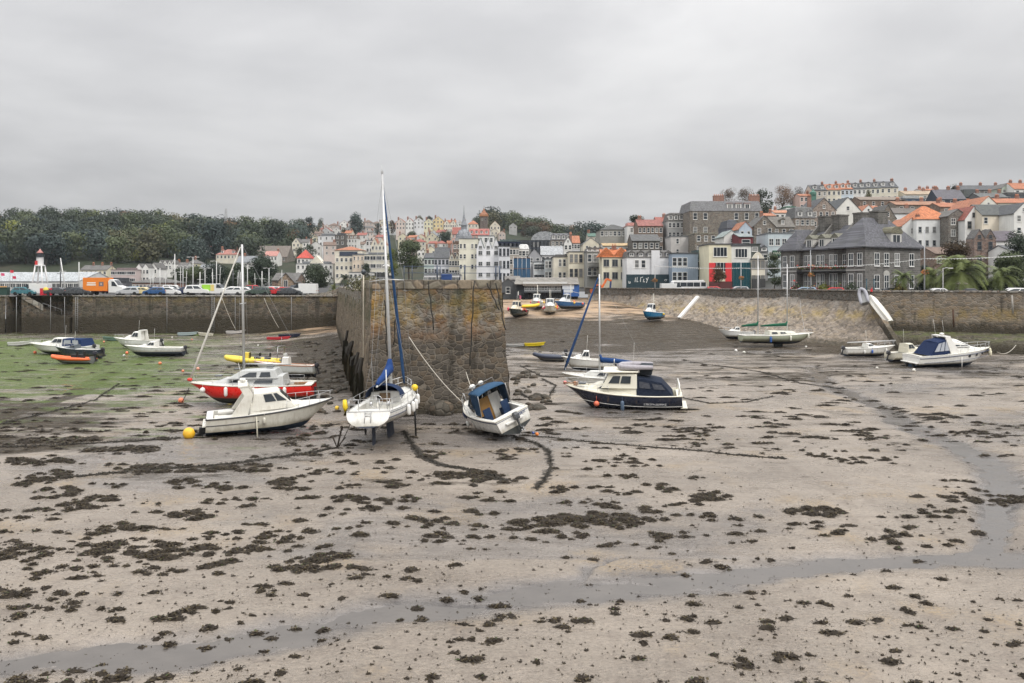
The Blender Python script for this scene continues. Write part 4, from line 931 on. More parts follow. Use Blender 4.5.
def red_yacht():
    h = Hull(9.1, 3.2, 1.55, 1.78, .12, .4, tw=.72, rake=1.7, trake=-.1, sm=.45, zw=.7, dip=.03, forefoot=.5, flare=2.6, e=1.3)
    b = G(252, 403.5); t = thing('red_yacht', 'bright red hulled sailing yacht with pale grey cabin and white fenders', 'yacht', (b.x, b.y, gz(b.x, b.y) - .1), (R(-1), R(.6), R(184)))
    h.shell(.72, None).build('hull', paint((.74, .02, .014), .3, .1, band=.62), t); h.shell(None, .72).build('antifouling', paint((.055, .06, .05), .8, .6), t)
    h.strake(0, 1, .02, .05).build('toe_rail', HWC, t); h.deck((.06, .24), .45, .35).build('deck', DK, t)
    g = paint((.46, .47, .46), .45, .4)
    c = cabin_pts(-2.6, 3.1, lambda x: h.zs(h.u(x)) - .03, 2.28, 1.2, .5, .1, 1.3, .22, 2.1); cabin(c).build('coachroof', g, t, bevel=.06)
    c2 = cabin_pts(-2.2, 1.6, 2.1, 2.72, 1.06, .8, .3, 1.0, .2, 2.66); w = cabin(c2).build('doghouse', g, t, bevel=.06)
    for sd in (1, -1):
        side_pane(c, sd, .16, .42, .28, .8, .01).build('cabin_window', GL, t); side_pane(c, sd, .56, .78, .3, .78, .05).build('cabin_window', GL, t)
        side_pane(c2, sd, .15, .38, .2, .75).build('doghouse_window', GL, w); side_pane(c2, sd, .45, .8, .2, .75, .12).build('doghouse_window', GL, w)
    mx = .55; m = MB(); m.tube([(mx, 0, 2.6), (mx, 0, 12.0)], [.11, .08], 10); ms = m.build('mast', ALU, t); MB().tube([(mx, -.9, 7.6), (mx, .9, 7.6)], .03, 5).build('spreader', ALU, ms)
    m = MB(); m.tube([(mx - .1, 0, 3.1), (mx - 3.4, 0, 3.0)], .06, 8); m.build('boom', ALU, t)
    m = MB()
    for sd in (1, -1): m.tube([h.sheer(.56, sd, .1), (mx, sd * .9, 7.6), (mx, 0, 11.9)], .009, 4)
    m.tube([(-4.6, 0, 1.7), (mx, 0, 12)], .009, 4); m.build('rigging', WIRE, t)
    MB().tube([(4.5, 0, 1.95), (3.9, 0, 3.45), (mx + .12, 0, 11.8)], [.07, .085, .04], 8).build('furled_sail', cloth((.55, .53, .48)), t)
    for u, c_ in ((.86, None), (.66, 1), (.44, 1), (.2, 1)):
        fender(h.sheer(u, 1, -.12, -.38), t, WHITE, .7, .13, c_ is None)
    h.rail(.1, .95, .5, 10, .08, .013, True, True).build('guard_rail', STEEL, t)
    m = MB(); m.ball((4.5, 0, 2.0), .17, 8, 6, 0, (1.2, 1, .8)); m.build('furling_drum', paint((.6, .03, .02)), t)
    m = MB(); m.loft([[(x, y, z) for x, y in ((-1, 0), (0, .12), (1.3, 0), (0, -.12))] for z in (.5, -.1)]); m.build('keel', AF_DARK, t)
    m = MB(); m.loft([[(x, y, z) for x, y in ((-4.75, .05), (-4.2, .05), (-4.2, -.05), (-4.75, -.05))] for z in (1.3, .15)]); m.build('rudder', AF_DARK, t)
    for x, z in ((-1.4, 2.86), (1.0, 2.74), (2.4, 2.25)): MB().box((x, 0, z), (.5, .5, .07)).build('hatch', GL, t, bevel=.02)
    m = MB(); m.box((-3.6, .75, 1.5), (1.2, .4, .1)); m.box((-3.6, -.75, 1.5), (1.2, .4, .1)); m.build('cockpit_bench', TEAK, t)
red_yacht()

def tilted_cruiser():
    h = Hull(6.0, 2.45, 1.35, 1.65, .1, .12, tw=.9, rake=1.1, trake=-.1, sm=.36, bp=1.5, chine=True, zw=.55, dip=.05, forefoot=.45)
    b = G(496, 431); t = thing('cabin_cruiser', 'small white cabin cruiser with navy canopy, heeled over at the foot of the pier', 'motor boat', (b.x, b.y - .2, .12), (R(-21), R(3), R(118)))
    h.shell(.6, None).build('hull', paint(GEL, .28, .45, band=.55), t); h.shell(None, .6).build('antifouling', AF_DARK, t)
    h.strake(0, 1, -.02, .045).build('rubbing_strake', HWC, t); h.strake(0, .98, -.13, .02, off=.0).build('side_stripe', plain((.03, .05, .12)), t)
    h.deck((.03, .5), .78, .2).build('deck', DK, t)
    c = cabin_pts(-.15, 2.4, lambda x: h.zs(h.u(x)) - .03, 1.98, .98, .4, 0, 1.3, .12, 1.85); cab = cabin(c).build('foredeck_cabin', HW, t, bevel=.04)
    for sd in (1, -1): side_pane(c, sd, .1, .68, .25, .8, .12).build('cabin_window', GL, cab)
    c2 = cabin_pts(-.35, .85, 1.85, 2.75, 1.02, .8, .0, .65, .14, 2.75); r = lambda k, s: Vector((c2[k][0], c2[k][1] * s, c2[k][2]))
    m = MB(); th = .05
    for sd in (1, -1):
        for a, b_ in (('ab', 'at'), ('fb', 'ft'), ('at', 'ft'), ('ab', 'fb')): m.tube([r(a, sd), r(b_, sd)], .03, 6)
    for k in ('ft', 'fb', 'at'): m.tube([r(k, 1), r(k, -1)], .03, 6)
    m.build('windscreen_frame', plain((.03, .06, .12)), t)
    for a, d in ((.04, .33), (.36, .64), (.67, .96)): front_pane(c2, a, d, .06, .94).build('windscreen', GL, t)
    for sd in (1, -1): side_pane(c2, sd, .06, .92, .06, .94, .1).build('side_window', GL, t)
    m = MB(); rings = []                                           # canvas roof carried back over the cockpit
    for x, z, w in ((.3, 2.74, .78), (-.3, 2.86, .92), (-1.2, 2.9, .96), (-1.5, 2.82, .96)):
        rings.append([(x, w * math.cos(a), z - .12 + .16 * math.sin(a)) for a in [PI * k / 8 for k in range(9)]] + [(x, w * math.cos(a) * .97, z - .16 + .14 * math.sin(a)) for a in [PI * (8 - k) / 8 for k in range(9)]])
    m.loft(rings, 0, True, (True, True), True); m.build('canopy', cloth((.03, .075, .14)), t)
    for sd in (1, -1):
        m = MB(); m.loft([[(-.35, sd * 1.0, 1.5), (-.35, sd * .92, 2.76)], [(-1.05, sd * 1.02, 1.4), (-1.45, sd * .95, 2.72)]], 0, False, (False, False)); m.build('side_curtain', cloth((.02, .05, .1)), t)
        MB().tube([(-1.5, sd * .96, 2.75), (-1.15, sd * 1.05, 1.35)], .02, 5).build('canopy_pole', STEEL, t)
    MB().box((-.2, .3, 1.45), (.06, .95, 1.5)).build('cabin_bulkhead', plain((.35, .19, .055), .55), t)
    MB().box((-.2, -.55, 1.45), (.05, .7, 1.5)).build('cabin_bulkhead', HW, t)
    for y in (.62, -.62):
        m = MB(); m.box((-.95, y, 1.05), (.5, .5, .5)); m.box((-1.17, y, 1.5), (.1, .5, .55)); m.build('helm_seat', cloth((.02, .04, .09)), t, bevel=.04)
    m = MB(); m.box((-2.55, 0, 1.12), (.5, 1.9, .42)); m.build('stern_bench', HW, t, bevel=.04)
    for x, y in ((-.1, .5), (-.1, -.1)): m = MB(); m.ball((x, y, 3.06), .17 if y < 0 else .2, 12, 6, 0, (1, 1, .75)); m.build('radar', HW, t)
    m = MB(); m.tube([(-.3, .85, 2.8), (-.3, .85, 3.1), (-.3, -.85, 3.1), (-.3, -.85, 2.8)], .02, 5); m.build('light_bar', STEEL, t)
    h.rail(.56, .985, .5, 8, .08, .015, True, True).build('bow_rail', STEEL, t)
    outboard(t, (-3.25, -.1, .95), (.05, .055, .06), .85, R(12))
    m = MB(); m.box((-3.12, 0, .98), (.22, 1.2, .08)); m.build('engine_bracket', HW, t)
    letters(t, 'registration_lettering', (-3.06, -.35, 1.1), (0, -1, 0), (0, 0, 1), 6, .5, .12, (.05, .07, .15), 4, (-1, 0, 0))
    fender(h.sheer(.93, 1, -.1, -.5), t, (.01, .02, .08), .5, .14); fender(h.sheer(.89, 1, -.1, -.55), t, (.01, .02, .08), .5, .13)
    fender(h.sheer(.7, 1, -.08, -.7), t, WHITE, .35, .09); m = MB(); m.ball((-2.0, -.5, 1.0), .25, 10, 6, 0, (1, .8, .7)); m.build('rope_coil', plain((.03, .06, .16)), t)
    MB().box((-1.8, .55, .72), (.35, .3, .22)).build('fish_box', plain((.6, .2, .04)), t)
tilted_cruiser()

def navy_cruiser():
    h = Hull(8.3, 3.05, 1.42, 1.98, .05, .1, tw=.86, rake=1.5, trake=-.1, sm=.4, bp=1.45, chine=False, zw=.3, dip=.1, forefoot=.5, flare=3, e=1.15)
    b = G(623, 406.5); t = thing('motor_cruiser', 'navy hulled motor cruiser with cream wheelhouse, black canopy and a grey dinghy on top', 'motor boat', (b.x, b.y, gz(b.x, b.y) - .36), (R(-5), R(1), R(171)))
    h.shell(.3, None).build('hull', paint((.012, .017, .034), .25, .3, band=.25), t); h.shell(None, .3).build('antifouling', AF_DARK, t)
    cr = paint((.74, .71, .60), .35, .25)
    h.strake(0, 1, .03, .05).build('rubbing_strake', cr, t); h.strake(.0, .97, -.72, .018, off=-.1).build('boot_stripe', HW, t); h.deck((.04, .36), .5, .25).build('deck', cr, t)
    m = MB()                                                        # cream bulwark round the foredeck
    for sd in (1, -1): m.loft([[h.sheer(.5 + .5 * i / 14, sd, .0), h.sheer(.5 + .5 * i / 14, sd, .02, .12), h.sheer(.5 + .5 * i / 14, sd, .08, .12), h.sheer(.5 + .5 * i / 14, sd, .08)] for i in range(14)], 0, True, (True, True))
    m.build('bulwark', cr, t)
    c = cabin_pts(-1.0, 2.6, lambda x: h.zs(h.u(x)) - .02, 2.12, 1.15, .5, 0, .9, .12, 2.2); cabin(c).build('foredeck_cabin', cr, t, bevel=.05)
    for sd in (1, -1): side_pane(c, sd, .62, .84, .35, .75, .02).build('cabin_window', GL, t)
    c2 = cabin_pts(-1.05, 1.5, 1.95, 2.95, 1.12, .92, 0, .55, .16, 2.95); w = cabin(c2, .1).build('wheelhouse', cr, t, bevel=.05)
    for sd in (1, -1):
        side_pane(c2, sd, .2, .5, .35, .86, .0).build('side_window', GL, w); side_pane(c2, sd, .54, .86, .35, .86, .05).build('side_window', GL, w)
    for a, d in ((.05, .34), (.37, .63), (.66, .95)): front_pane(c2, a, d, .32, .86).build('windscreen', GL, w)
    MB().box((.1, 0, 3.1), (2.5, 2.0, .09)).build('roof', cr, t, bevel=.04)
    m = MB(); c3 = cabin_pts(-3.6, -1.0, 1.42, 2.35, 1.28, 1.2, .8, 0, .24, 2.75); cabin(c3, .08).build('canopy', cloth((.012, .018, .034)), t, bevel=.06)
    for sd in (1, -1):
        for u0, u1 in ((.1, .45), (.55, .9)): side_pane(c3, sd, u0, u1, .45, .8).build('canopy_window', paint((.05, .055, .07), .2, .2), t)
    m = MB(); m.tube([(x, y, 3.38 + .02 * abs(y)) for x, y in ((.2, 0), (.0, -.5), (-.8, -.68), (-2.2, -.68))], [.2, .2, .2, .15], 9); m.tube([(x, y, 3.38) for x, y in ((.2, 0), (.0, .5), (-.8, .68), (-2.2, .68))], [.2, .2, .2, .15], 9); m.box((-1.1, 0, 3.28), (1.9, 1.0, .06)); m.build('roof_dinghy', cloth((.36, .34, .36)), t)
    m = MB(); m.loft([[(-2.1, -.5, 2.75), (-1.2, -.5, 2.85), (-1.2, .5, 2.85), (-2.1, .5, 2.75)], [(-2.25, -.5, 3.5), (-1.35, -.45, 3.55), (-1.35, .45, 3.55), (-2.25, .5, 3.5)]]); m.build('engine_cover', cloth((.03, .035, .042)), t, bevel=.12)
    m = MB(); m.tube([(-3.95, 1.2, 1.5), (-4.0, 1.15, 2.2), (-4.0, -1.15, 2.2), (-3.95, -1.2, 1.5)], .06, 7); m.build('stern_rail', HW, t); MB().box((-4.32, 0, .55), (.45, 2.2, .07)).build('bathing_platform', cr, t)
    h.rail(.62, .985, .55, 8, .1, .015, True, True).build('bow_rail', STEEL, t)
    fender(h.sheer(.72, 1, -.16, -.75), t, (.75, .17, .09), ball=True); fender(h.sheer(.5, 1, -.1, -.7), t, (.08, .12, .18), .75, .14)
    MB().tube([(.6, 0, 3.1), (.55, 0, 3.9)], .03, 6).build('signal_mast', STEEL, t); MB().tube([(-.8, .7, 3.1), (-.9, .75, 5.2)], .01, 4).build('antenna', HW, t)
    MB().box((2.9, 0, 2.12), (.55, .6, .08)).build('hatch', GL, t, bevel=.02); m = MB(); m.tube([(3.5, .0, 2.1), (4.3, 0, 2.15)], .05, 6); m.box((3.4, 0, 2.1), (.3, .3, .25)); m.build('anchor_winch', plain((.3, .15, .08)), t)
    letters(t, 'name_lettering', (-1.5, h.b(.25) + .01, .85), (-1, 0, 0), (0, .05, 1), 12, 1.6, .12, (.5, .5, .5), 9, (0, 1, 0))
navy_cruiser()

def simple_sailboat(px, py, L, label, rz, mast, hullc, coverc, name='sailing_boat', furl=None, covers=((.1, 1),), heel=0., af=None, mz=(.35,), green=False, keel=True, cab=(.46, .47, .46), lift=0., Y=None, booms=True):
    b = G(px, py, 0) if Y is None else Vector((X(px, Y), Y, 0))
    z = gz(b.x, b.y); t = thing(name, label, 'sailing boat', (b.x, b.y, z - .08 + lift), (R(heel), 0, R(rz)))
    h = Hull(L, L * .32, 1.35, 1.62, .1, .35, tw=.6, rake=L * .14, sm=.45, zw=.6, dip=.08, forefoot=.5, flare=2.4, e=1.3)
    h.shell(.55, None).build('hull', paint(hullc, .35, .4, band=.55), t); h.shell(None, .55).build('antifouling', af or AF_NAVY, t)
    h.strake(0, 1, .02, .045).build('toe_rail', paint(GEL, .4), t); h.deck((.08, .35), .45, .3).build('deck', DK, t)
    c = cabin_pts(-.14 * L, .28 * L, lambda x: h.zs(h.u(x)) - .03, 1.95, .3 * L * .32, .15 * L * .32, .08, .7, .1, 1.85); cb = cabin(c).build('coachroof', paint(cab if not green else (.62, .61, .52), .45, .4), t, bevel=.04)
    for sd in (1, -1):
        for u0, u1 in ((.08, .3), (.4, .62)): side_pane(c, sd, u0, u1, .3, .75, .02).build('cabin_window', GL, cb)
    m2 = MB()
    for k, (fx, top, bl) in enumerate(mast):
        mx = fx * L; m = MB(); m.tube([(mx, 0, 1.5), (mx, 0, top)], [.09, .06], 8); ms = m.build('mast', ALU, t); MB().tube([(mx, -.7, top * .62), (mx, .7, top * .62)], .025, 5).build('spreader', ALU, ms)
        MB().tube([(mx - .1, 0, 2.55), (mx - bl, 0, 2.5)], .05, 6).build('boom', ALU, t)
        m = MB(); m.tube([(mx - .02, 0, 3.2), (mx - .15, 0, 2.78), (mx - bl * .5, 0, 2.7), (mx - bl - .1, 0, 2.58)], [.1, .22, .2, .1], 8); m.build('sail_cover', cloth(coverc), t)
        for sd in (1, -1): m2.tube([h.sheer(h.u(mx) - .02, sd, .05), (mx, sd * .7, top * .62), (mx, 0, top - .1)], .008, 4)
        if k == 0: m2.tube([(L / 2 - .15, 0, 1.7), (mx, 0, top - .1)], .008, 4); m2.tube([(-L / 2 + .1, 0, 1.5), (mx, 0, top)], .008, 4)
    m2.build('rigging', WIRE, t)
    if furl: mx, top = mast[0][0] * L, mast[0][1]; MB().tube([(L / 2 - .2, 0, 1.9), Vector((L / 2 - .2, 0, 1.9)).lerp(Vector((mx, 0, top - .2)), .1), (mx + .1, 0, top - .3)], [.07, .12, .06], 8).build('furled_sail', cloth(furl), t)
    h.rail(.08, .96, .5, 8, .06, .013, True, True).build('guard_rail', STEEL, t)
    if keel: m = MB(); m.loft([[(x, y, z_) for x, y in ((-.5, 0), (0, .1), (.8, 0), (0, -.1))] for z_ in (.4, -.15 - lift)]); m.build('keel', AF_DARK, t)
    return t, h
simple_sailboat(607, 393, 7.4, 'white sailing boat with blue boom cover, half hidden behind the navy motor cruiser', 168, [(.08, 9.8, 2.9)], (.56, .56, .52), (.014, .05, .16), furl=(.02, .05, .13), heel=-2, cab=(.6, .6, .57))
t, h = simple_sailboat(777, 349, 10.2, 'pale green ketch with two masts and dark green sail covers below the revetment', 4, [(.14, 11.0, 3.6), (-.26, 12.2, 2.2)], (.40, .43, .32), (.012, .09, .05), name='ketch', green=True, af=AF_NAVY, lift=.35)
fender(h.sheer(.35, -1, -.1, -.5), t, (.02, .09, .3), .8, .16); fender(h.sheer(.62, -1, -.1, -.4), t, (.7, .69, .6), .7, .13); fender(h.sheer(.9, -1, -.1, -.35), t, (.7, .69, .6), .7, .13)
MB().tube([(-1.6, 0, 2.0), (-1.2, 0, 2.55), (-.5, 0, 2.5)], .05, 6).build('pilot_shelter', HW, t)

def launch(name, px, py, L, label, rz, hullc, cat='boat', cab=None, canopy=None, ob=True, af=AF_NAVY, heel=0., cabc=GEL, fs=1.15, arch=False, z=None, Y=None, pitch=0, rails=True, console=False, stripe=None, beam=.34, afz=.36):
    b = G(px, py) if Y is None else Vector((X(px, Y), Y, 0)); zz = gz(b.x, b.y) if z is None else z
    t = thing(name, label, cat, (b.x, b.y, zz - .05), (R(heel), R(pitch), R(rz)))
    h = Hull(L, L * beam, fs, fs * 1.3, .08, .1, tw=.88, rake=L * .15, trake=-.08, sm=.38, bp=1.45, chine=True, zw=.4, dip=.05, forefoot=.45)
    h.shell(fs * afz, None, 18, 6).build('hull', paint(hullc, .3, .35, band=fs * afz), t); h.shell(None, fs * afz, 18, 6).build('antifouling', af, t)
    h.strake(0, 1, 0, .035, 18).build('rubbing_strake', paint(cabc, .4) if stripe is None else paint(stripe, .5), t); h.deck((.05, .42 if cab else .7), fs * .45, .2, 20).build('deck', DK, t)
    if cab:
        x0, x1, zt = cab; c = cabin_pts(x0 * L, x1 * L, lambda x: h.zs(h.u(x)) - .02, fs + zt * .55, h.b(.45) * .8, h.b(.45) * .4, 0, .12 * L, .1); cabin(c).build('foredeck_cabin', paint(cabc, .35), t, bevel=.04)
        c2 = cabin_pts(x0 * L, (x0 + (x1 - x0) * .6) * L, fs + .1, fs + zt, h.b(.45) * .78, h.b(.45) * .6, .05, .1 * L, .14); w = cabin(c2).build('wheelhouse', paint(cabc, .35), t, bevel=.04)
        for sd in (1, -1): side_pane(c2, sd, .1, .45, .4, .88).build('side_window', GL, w); side_pane(c2, sd, .5, .88, .4, .88, .08).build('side_window', GL, w)
        for a, d in ((.06, .47), (.53, .94)): front_pane(c2, a, d, .4, .9).build('windscreen', GL, w)
        if arch:
            m = MB(); w_ = h.b(.3) * .9; xa = x0 * L
            m.loft([[(xa - .5, w_, fs), (xa - .05, w_, fs), (xa - .05, w_ - .08, fs), (xa - .5, w_ - .08, fs)], [(xa - .35, w_ * .85, fs + zt + .25), (xa, w_ * .85, fs + zt + .25), (xa, w_ * .85 - .08, fs + zt + .12), (xa - .35, w_ * .85 - .08, fs + zt + .12)], [(xa - .35, -w_ * .85, fs + zt + .25), (xa, -w_ * .85, fs + zt + .25), (xa, -w_ * .85 + .08, fs + zt + .12), (xa - .35, -w_ * .85 + .08, fs + zt + .12)], [(xa - .5, -w_, fs), (xa - .05, -w_, fs), (xa - .05, -w_ + .08, fs), (xa - .5, -w_ + .08, fs)]]); m.build('radar_arch', paint(cabc, .35), t)
        MB().tube([(x0 * L + .3, .2, fs + zt), (x0 * L + .2, .2, fs + zt + 1.6)], .014, 4).build('antenna', HW, t)
        if canopy:
            c3 = cabin_pts(-.44 * L, x0 * L, fs - .05, fs + zt * .92, h.b(.2) * .9, h.b(.35) * .85, .35, 0, .15); cv = cabin(c3).build('canopy', cloth(canopy), t, bevel=.05)
            for sd in (1, -1): side_pane(c3, sd, .15, .45, .4, .85).build('canopy_window', paint((.3, .32, .34), .2), cv); side_pane(c3, sd, .55, .9, .4, .85).build('canopy_window', paint((.3, .32, .34), .2), cv)
    else:
        for x in (-.2, .08): MB().box((x * L, 0, fs * .8), (.3, h.b(.4) * 1.7, .05)).build('thwart', TEAK, t)
        if console: c = cabin_pts(-.1 * L, .04 * L, fs * .6, fs + .75, .45, .4, .05, .2, .06); cabin(c).build('console', paint(cabc, .4), t, bevel=.03); front_pane(c, .1, .9, .6, .95).build('windscreen', GL, t)
    if ob: outboard(t, (-L / 2 - .22, 0, fs * .8), (.03, .03, .035), .85, R(18))
    if rails and L > 4.5: h.rail(.6, .97, .45, 6, .07, .014, False, True).build('bow_rail', STEEL, t)
    return t, h
def inflatable(px, py, L, label, rz, c, name='inflatable_boat', r=.24, ob=(.02, .02, .022), seats=None, frame=False, hullc=(.2, .2, .2), z=None, Y=None, lift=0.):
    b = G(px, py) if Y is None else Vector((X(px, Y), Y, 0)); zz = gz(b.x, b.y) if z is None else z
    t = thing(name, label, 'inflatable boat', (b.x, b.y, zz + lift), (R(2), R(-2), R(rz)))
    w = L * .19
    pts = [(-L / 2, w, .55), (0, w, .55), (L * .25, w * .9, .6), (L * .4, w * .55, .7), (L * .47, 0, .78), (L * .4, -w * .55, .7), (L * .25, -w * .9, .6), (0, -w, .55), (-L / 2, -w, .55)]
    sm = []
    for i in range(len(pts) - 1):
        for k in range(3): sm.append(Vector(pts[i]).lerp(Vector(pts[i + 1]), k / 3))
    sm.append(Vector(pts[-1])); rr = [r] * len(sm); rr[0] = rr[-1] = r * .45; rr[1] = rr[-2] = r * .9
    MB().tube(sm, rr, 10).build('tube', paint(c, .5, .3), t)
    h = Hull(L * .95, w * 2 + .1, .5, .72, .02, .04, tw=.95, rake=L * .14, sm=.4, chine=True, forefoot=.4); h.shell(None, None, 14, 5).build('hull', paint(hullc, .4), t)
    MB().box((-.05 * L, 0, .48), (L * .75, w * 1.7, .04)).build('floor_board', plain((.3, .3, .29)), t); MB().box((-L * .47, 0, .62), (.06, w * 1.7, .45)).build('transom', plain((.25, .25, .25)), t)
    for k in range(seats or 0): m = MB(); m.box((-.22 * L + k * .17 * L, 0, .8), (.6, .5, .5)); m.box((-.22 * L - .28 + k * .17 * L, 0, 1.15), (.08, .5, .5)); m.build('seat', BLACK, t, bevel=.04)
    if frame: m = MB(); m.tube([(-L * .44, w, .6), (-L * .44, w * .9, 2.2), (-L * .44, -w * .9, 2.2), (-L * .44, -w, .6)], .04, 6); m.tube([(-L * .44, 0, 2.2), (-L * .44, 0, 3.2)], .015, 4); m.build('antenna_frame', STEEL, t)
    if frame: m = MB(); m.box((.12 * L, 0, .95), (.6, .7, .9)); m.build('console', paint((.7, .55, .08), .4), t, bevel=.05)
    if ob: outboard(t, (-L / 2 - .12, 0, .95), ob, .9, R(15))
    return t
def dinghy(px, py, L, label, rz, c, name='dinghy', cat='dinghy', fs=.5, Y=None, z=None, heel=0, pitch=0, wide=.4, inside=None, lift=0.):
    b = G(px, py) if Y is None else Vector((X(px, Y), Y, 0)); zz = gz(b.x, b.y) if z is None else z
    t = thing(name, label, cat, (b.x, b.y, zz + lift), (R(heel), R(pitch), R(rz)))
    h = Hull(L, L * wide, fs, fs * 1.35, .02, .04, tw=.7, rake=L * .1, sm=.42, dip=.05, forefoot=.4, flare=2.4, e=1.2)
    h.shell(None, None, 14, 6).build('hull', paint(c, .4, .3), t); h.deck((.03, .93), fs * .75, .05, 16).build('inner_hull', paint(inside or mul(c, .85), .5, .4), t); h.strake(0, 1, .01, .025, 14).build('gunwale', paint(mul(c, .8), .5), t)
    for x in (-.18, .12): MB().box((x * L, 0, fs * .78), (.2, L * wide * .86, .03)).build('thwart', TEAK, t)
    return t

# right of the pier
launch('speed_boat', 587, 371, 5.2, 'small white cuddy boat aground just behind the blue furled sail', 176, (.62, .62, .59), 'motor boat', (-.05, .3, .95), None, True)
inflatable(549, 361.5, 3.6, 'dark grey blue inflatable with its outboard under a black cover', 186, (.035, .045, .075), ob=(.015, .015, .02))
dinghy(535, 348.5, 2.9, 'bright yellow dinghy on the mud beside the pier edge', 4, (.72, .55, .01), fs=.45, wide=.32)
dinghy(517, 348.5, 2.9, 'upturned pale grey skiff half hidden by the pier edge', 2, (.5, .5, .48), 'skiff', fs=.3)
launch('motor_boat', 736, 343.5, 5.0, 'white day boat with its outboard tilted up, tucked behind the green ketch', 178, (.6, .6, .58), 'motor boat', (-.1, .25, .7), None, True, heel=4)
# right hand group
def sports_cruiser():
    h = Hull(9.4, 3.2, 1.5, 2.0, .05, .12, tw=.92, rake=1.9, trake=-.15, sm=.34, bp=1.55, chine=True, zw=.5, dip=.0, forefoot=.5)
    b = G(951, 366.5); t = thing('sports_cruiser', 'large white sports cruiser with royal blue cockpit canopy at the foot of the sea wall', 'motor boat', (b.x, b.y, gz(b.x, b.y) - .1), (R(2), R(-1.5), R(9)))
    h.shell(.55, None).build('hull', paint(GEL, .28, .4, band=.5), t); h.shell(None, .55).build('antifouling', AF_BLUE, t); h.strake(0, 1, -.25, .03).build('rubbing_strake', plain((.03, .05, .12)), t); h.strake(.05, .95, -.75, .02, off=-.06).build('side_stripe', plain((.1, .12, .2)), t)
    h.deck((.04, .35), .5, .2).build('deck', HWC, t)
    c = cabin_pts(-1.3, 3.6, lambda x: h.zs(h.u(x)) - .02, 2.35, 1.25, .4, 0, 2.6, .2, 2.45); cabin(c).build('coachroof', HW, t, bevel=.08)
    m = MB(); m.loft([[(-.9, s * 1.1, 2.3) for s in (1, -1)], [(1.4, s * .75, 2.4) for s in (1, -1)]], 0, False, (False, False))
    c2 = cabin_pts(-1.2, 1.9, 2.25, 2.95, 1.15, .7, .5, 1.6, .2, 3.0); w = cabin(c2).build('windscreen_frame', HW, t, bevel=.03)
    for sd in (1, -1): side_pane(c2, sd, .1, .55, .15, .85).build('windscreen', GL, w); side_pane(c2, sd, .58, .95, .12, .8, .2).build('windscreen', GL, w)
    front_pane(c2, .05, .95, .08, .95).build('windscreen', GL, w)
    c3 = cabin_pts(-3.5, -1.0, 1.5, 2.85, 1.4, 1.25, 1.1, 0, .25, 3.2); cv = cabin(c3, .1).build('canopy', cloth((.009, .02, .062)), t, bevel=.08)
    for sd in (1, -1):
        for u0, u1 in ((.12, .38), (.42, .64), (.69, .96)): side_pane(c3, sd, u0, u1, .28, .88, .02).build('canopy_window', paint((.36, .38, .42), .2, .1), cv)
    for sd in (1, -1): m = MB(); m.loft([[(-1.0, sd * 1.35, 1.6), (.1, sd * 1.35, 1.6), (.1, sd * 1.2, 1.6), (-1.0, sd * 1.2, 1.6)], [(-1.5, sd * 1.1, 3.35), (-.9, sd * 1.1, 3.4), (-.9, sd * .95, 3.4), (-1.5, sd * .95, 3.35)]]); m.build('arch_leg', HW, t, bevel=.04)
    MB().box((-1.2, 0, 3.42), (.6, 2.2, .12)).build('radar_arch', HW, t, bevel=.04); m = MB(); m.ball((-1.1, 0, 3.62), .24, 12, 6, 0, (1, 1, .55)); m.build('radar', HW, t)
    for y in (.7, -.7): MB().tube([(-1.3, y, 3.4), (-1.6, y, 5.2)], .014, 4).build('antenna', HW, t)
    for sd in (1, -1):
        for u in (.62, .74, .85): p = h.sec(u, .78); m = MB(); m.lathe((0, 0, 0), [(.02, .03), (.16, .025), (.17, 0), (.02, -.02)], 12, 0, 'Y'); m.build('porthole', GL, t, (p[0], sd * (p[1] + .015), p[2]), (0, 0, -sd * .25 if u > .7 else 0))
    h.rail(.5, .985, .6, 10, .1, .018, True, True).build('bow_rail', STEEL, t); MB().box((-4.75, 0, .75), (.7, 2.6, .09)).build('bathing_platform', HW, t, bevel=.03)
    for y in (.5, -.5): m = MB(); m.box((-4.75, y, .35), (.3, .3, .6)); m.build('outdrive', BLACK, t, bevel=.04)
    fender(h.sheer(.97, -1, -.15, -.6), t, (.7, .66, .5), .6, .16); fender(h.sheer(.97, -1, -.1, -.3), t, (.7, .66, .5), .5, .13)
    MB().tube([h.sheer(.5, -1, -.06, -.4), h.sheer(.5, -1, -.1, -1.9)], .035, 6).build('prop_leg', HW, t)
sports_cruiser()
launch('pilot_boat', 909, 362, 5.6, 'cream cuddy boat with twin windows squeezed between the dayboat and the large cruiser', 20, (.6, .57, .47), 'motor boat', (-.15, .3, 1.0), None, True, cabc=(.62, .59, .48))
t, h = launch('day_boat', 870, 357, 6.3, 'low white dayboat with a lowered mast left of the cream cuddy boat', 4, (.62, .61, .57), 'sailing boat', (-.1, .2, .55), None, True, fs=1.1)
MB().tube([(-2.8, .1, 1.75), (3.3, .1, 2.0)], .06, 7).build('lowered_mast', ALU, t); fender(h.sheer(.45, -1, -.08, -.4), t, (.02, .1, .4), .45, .11); fender(h.sheer(.3, -1, -.08, -.4), t, WHITE, .45, .1); fender(h.sheer(.75, -1, -.08, -.4), t, WHITE, .45, .1)
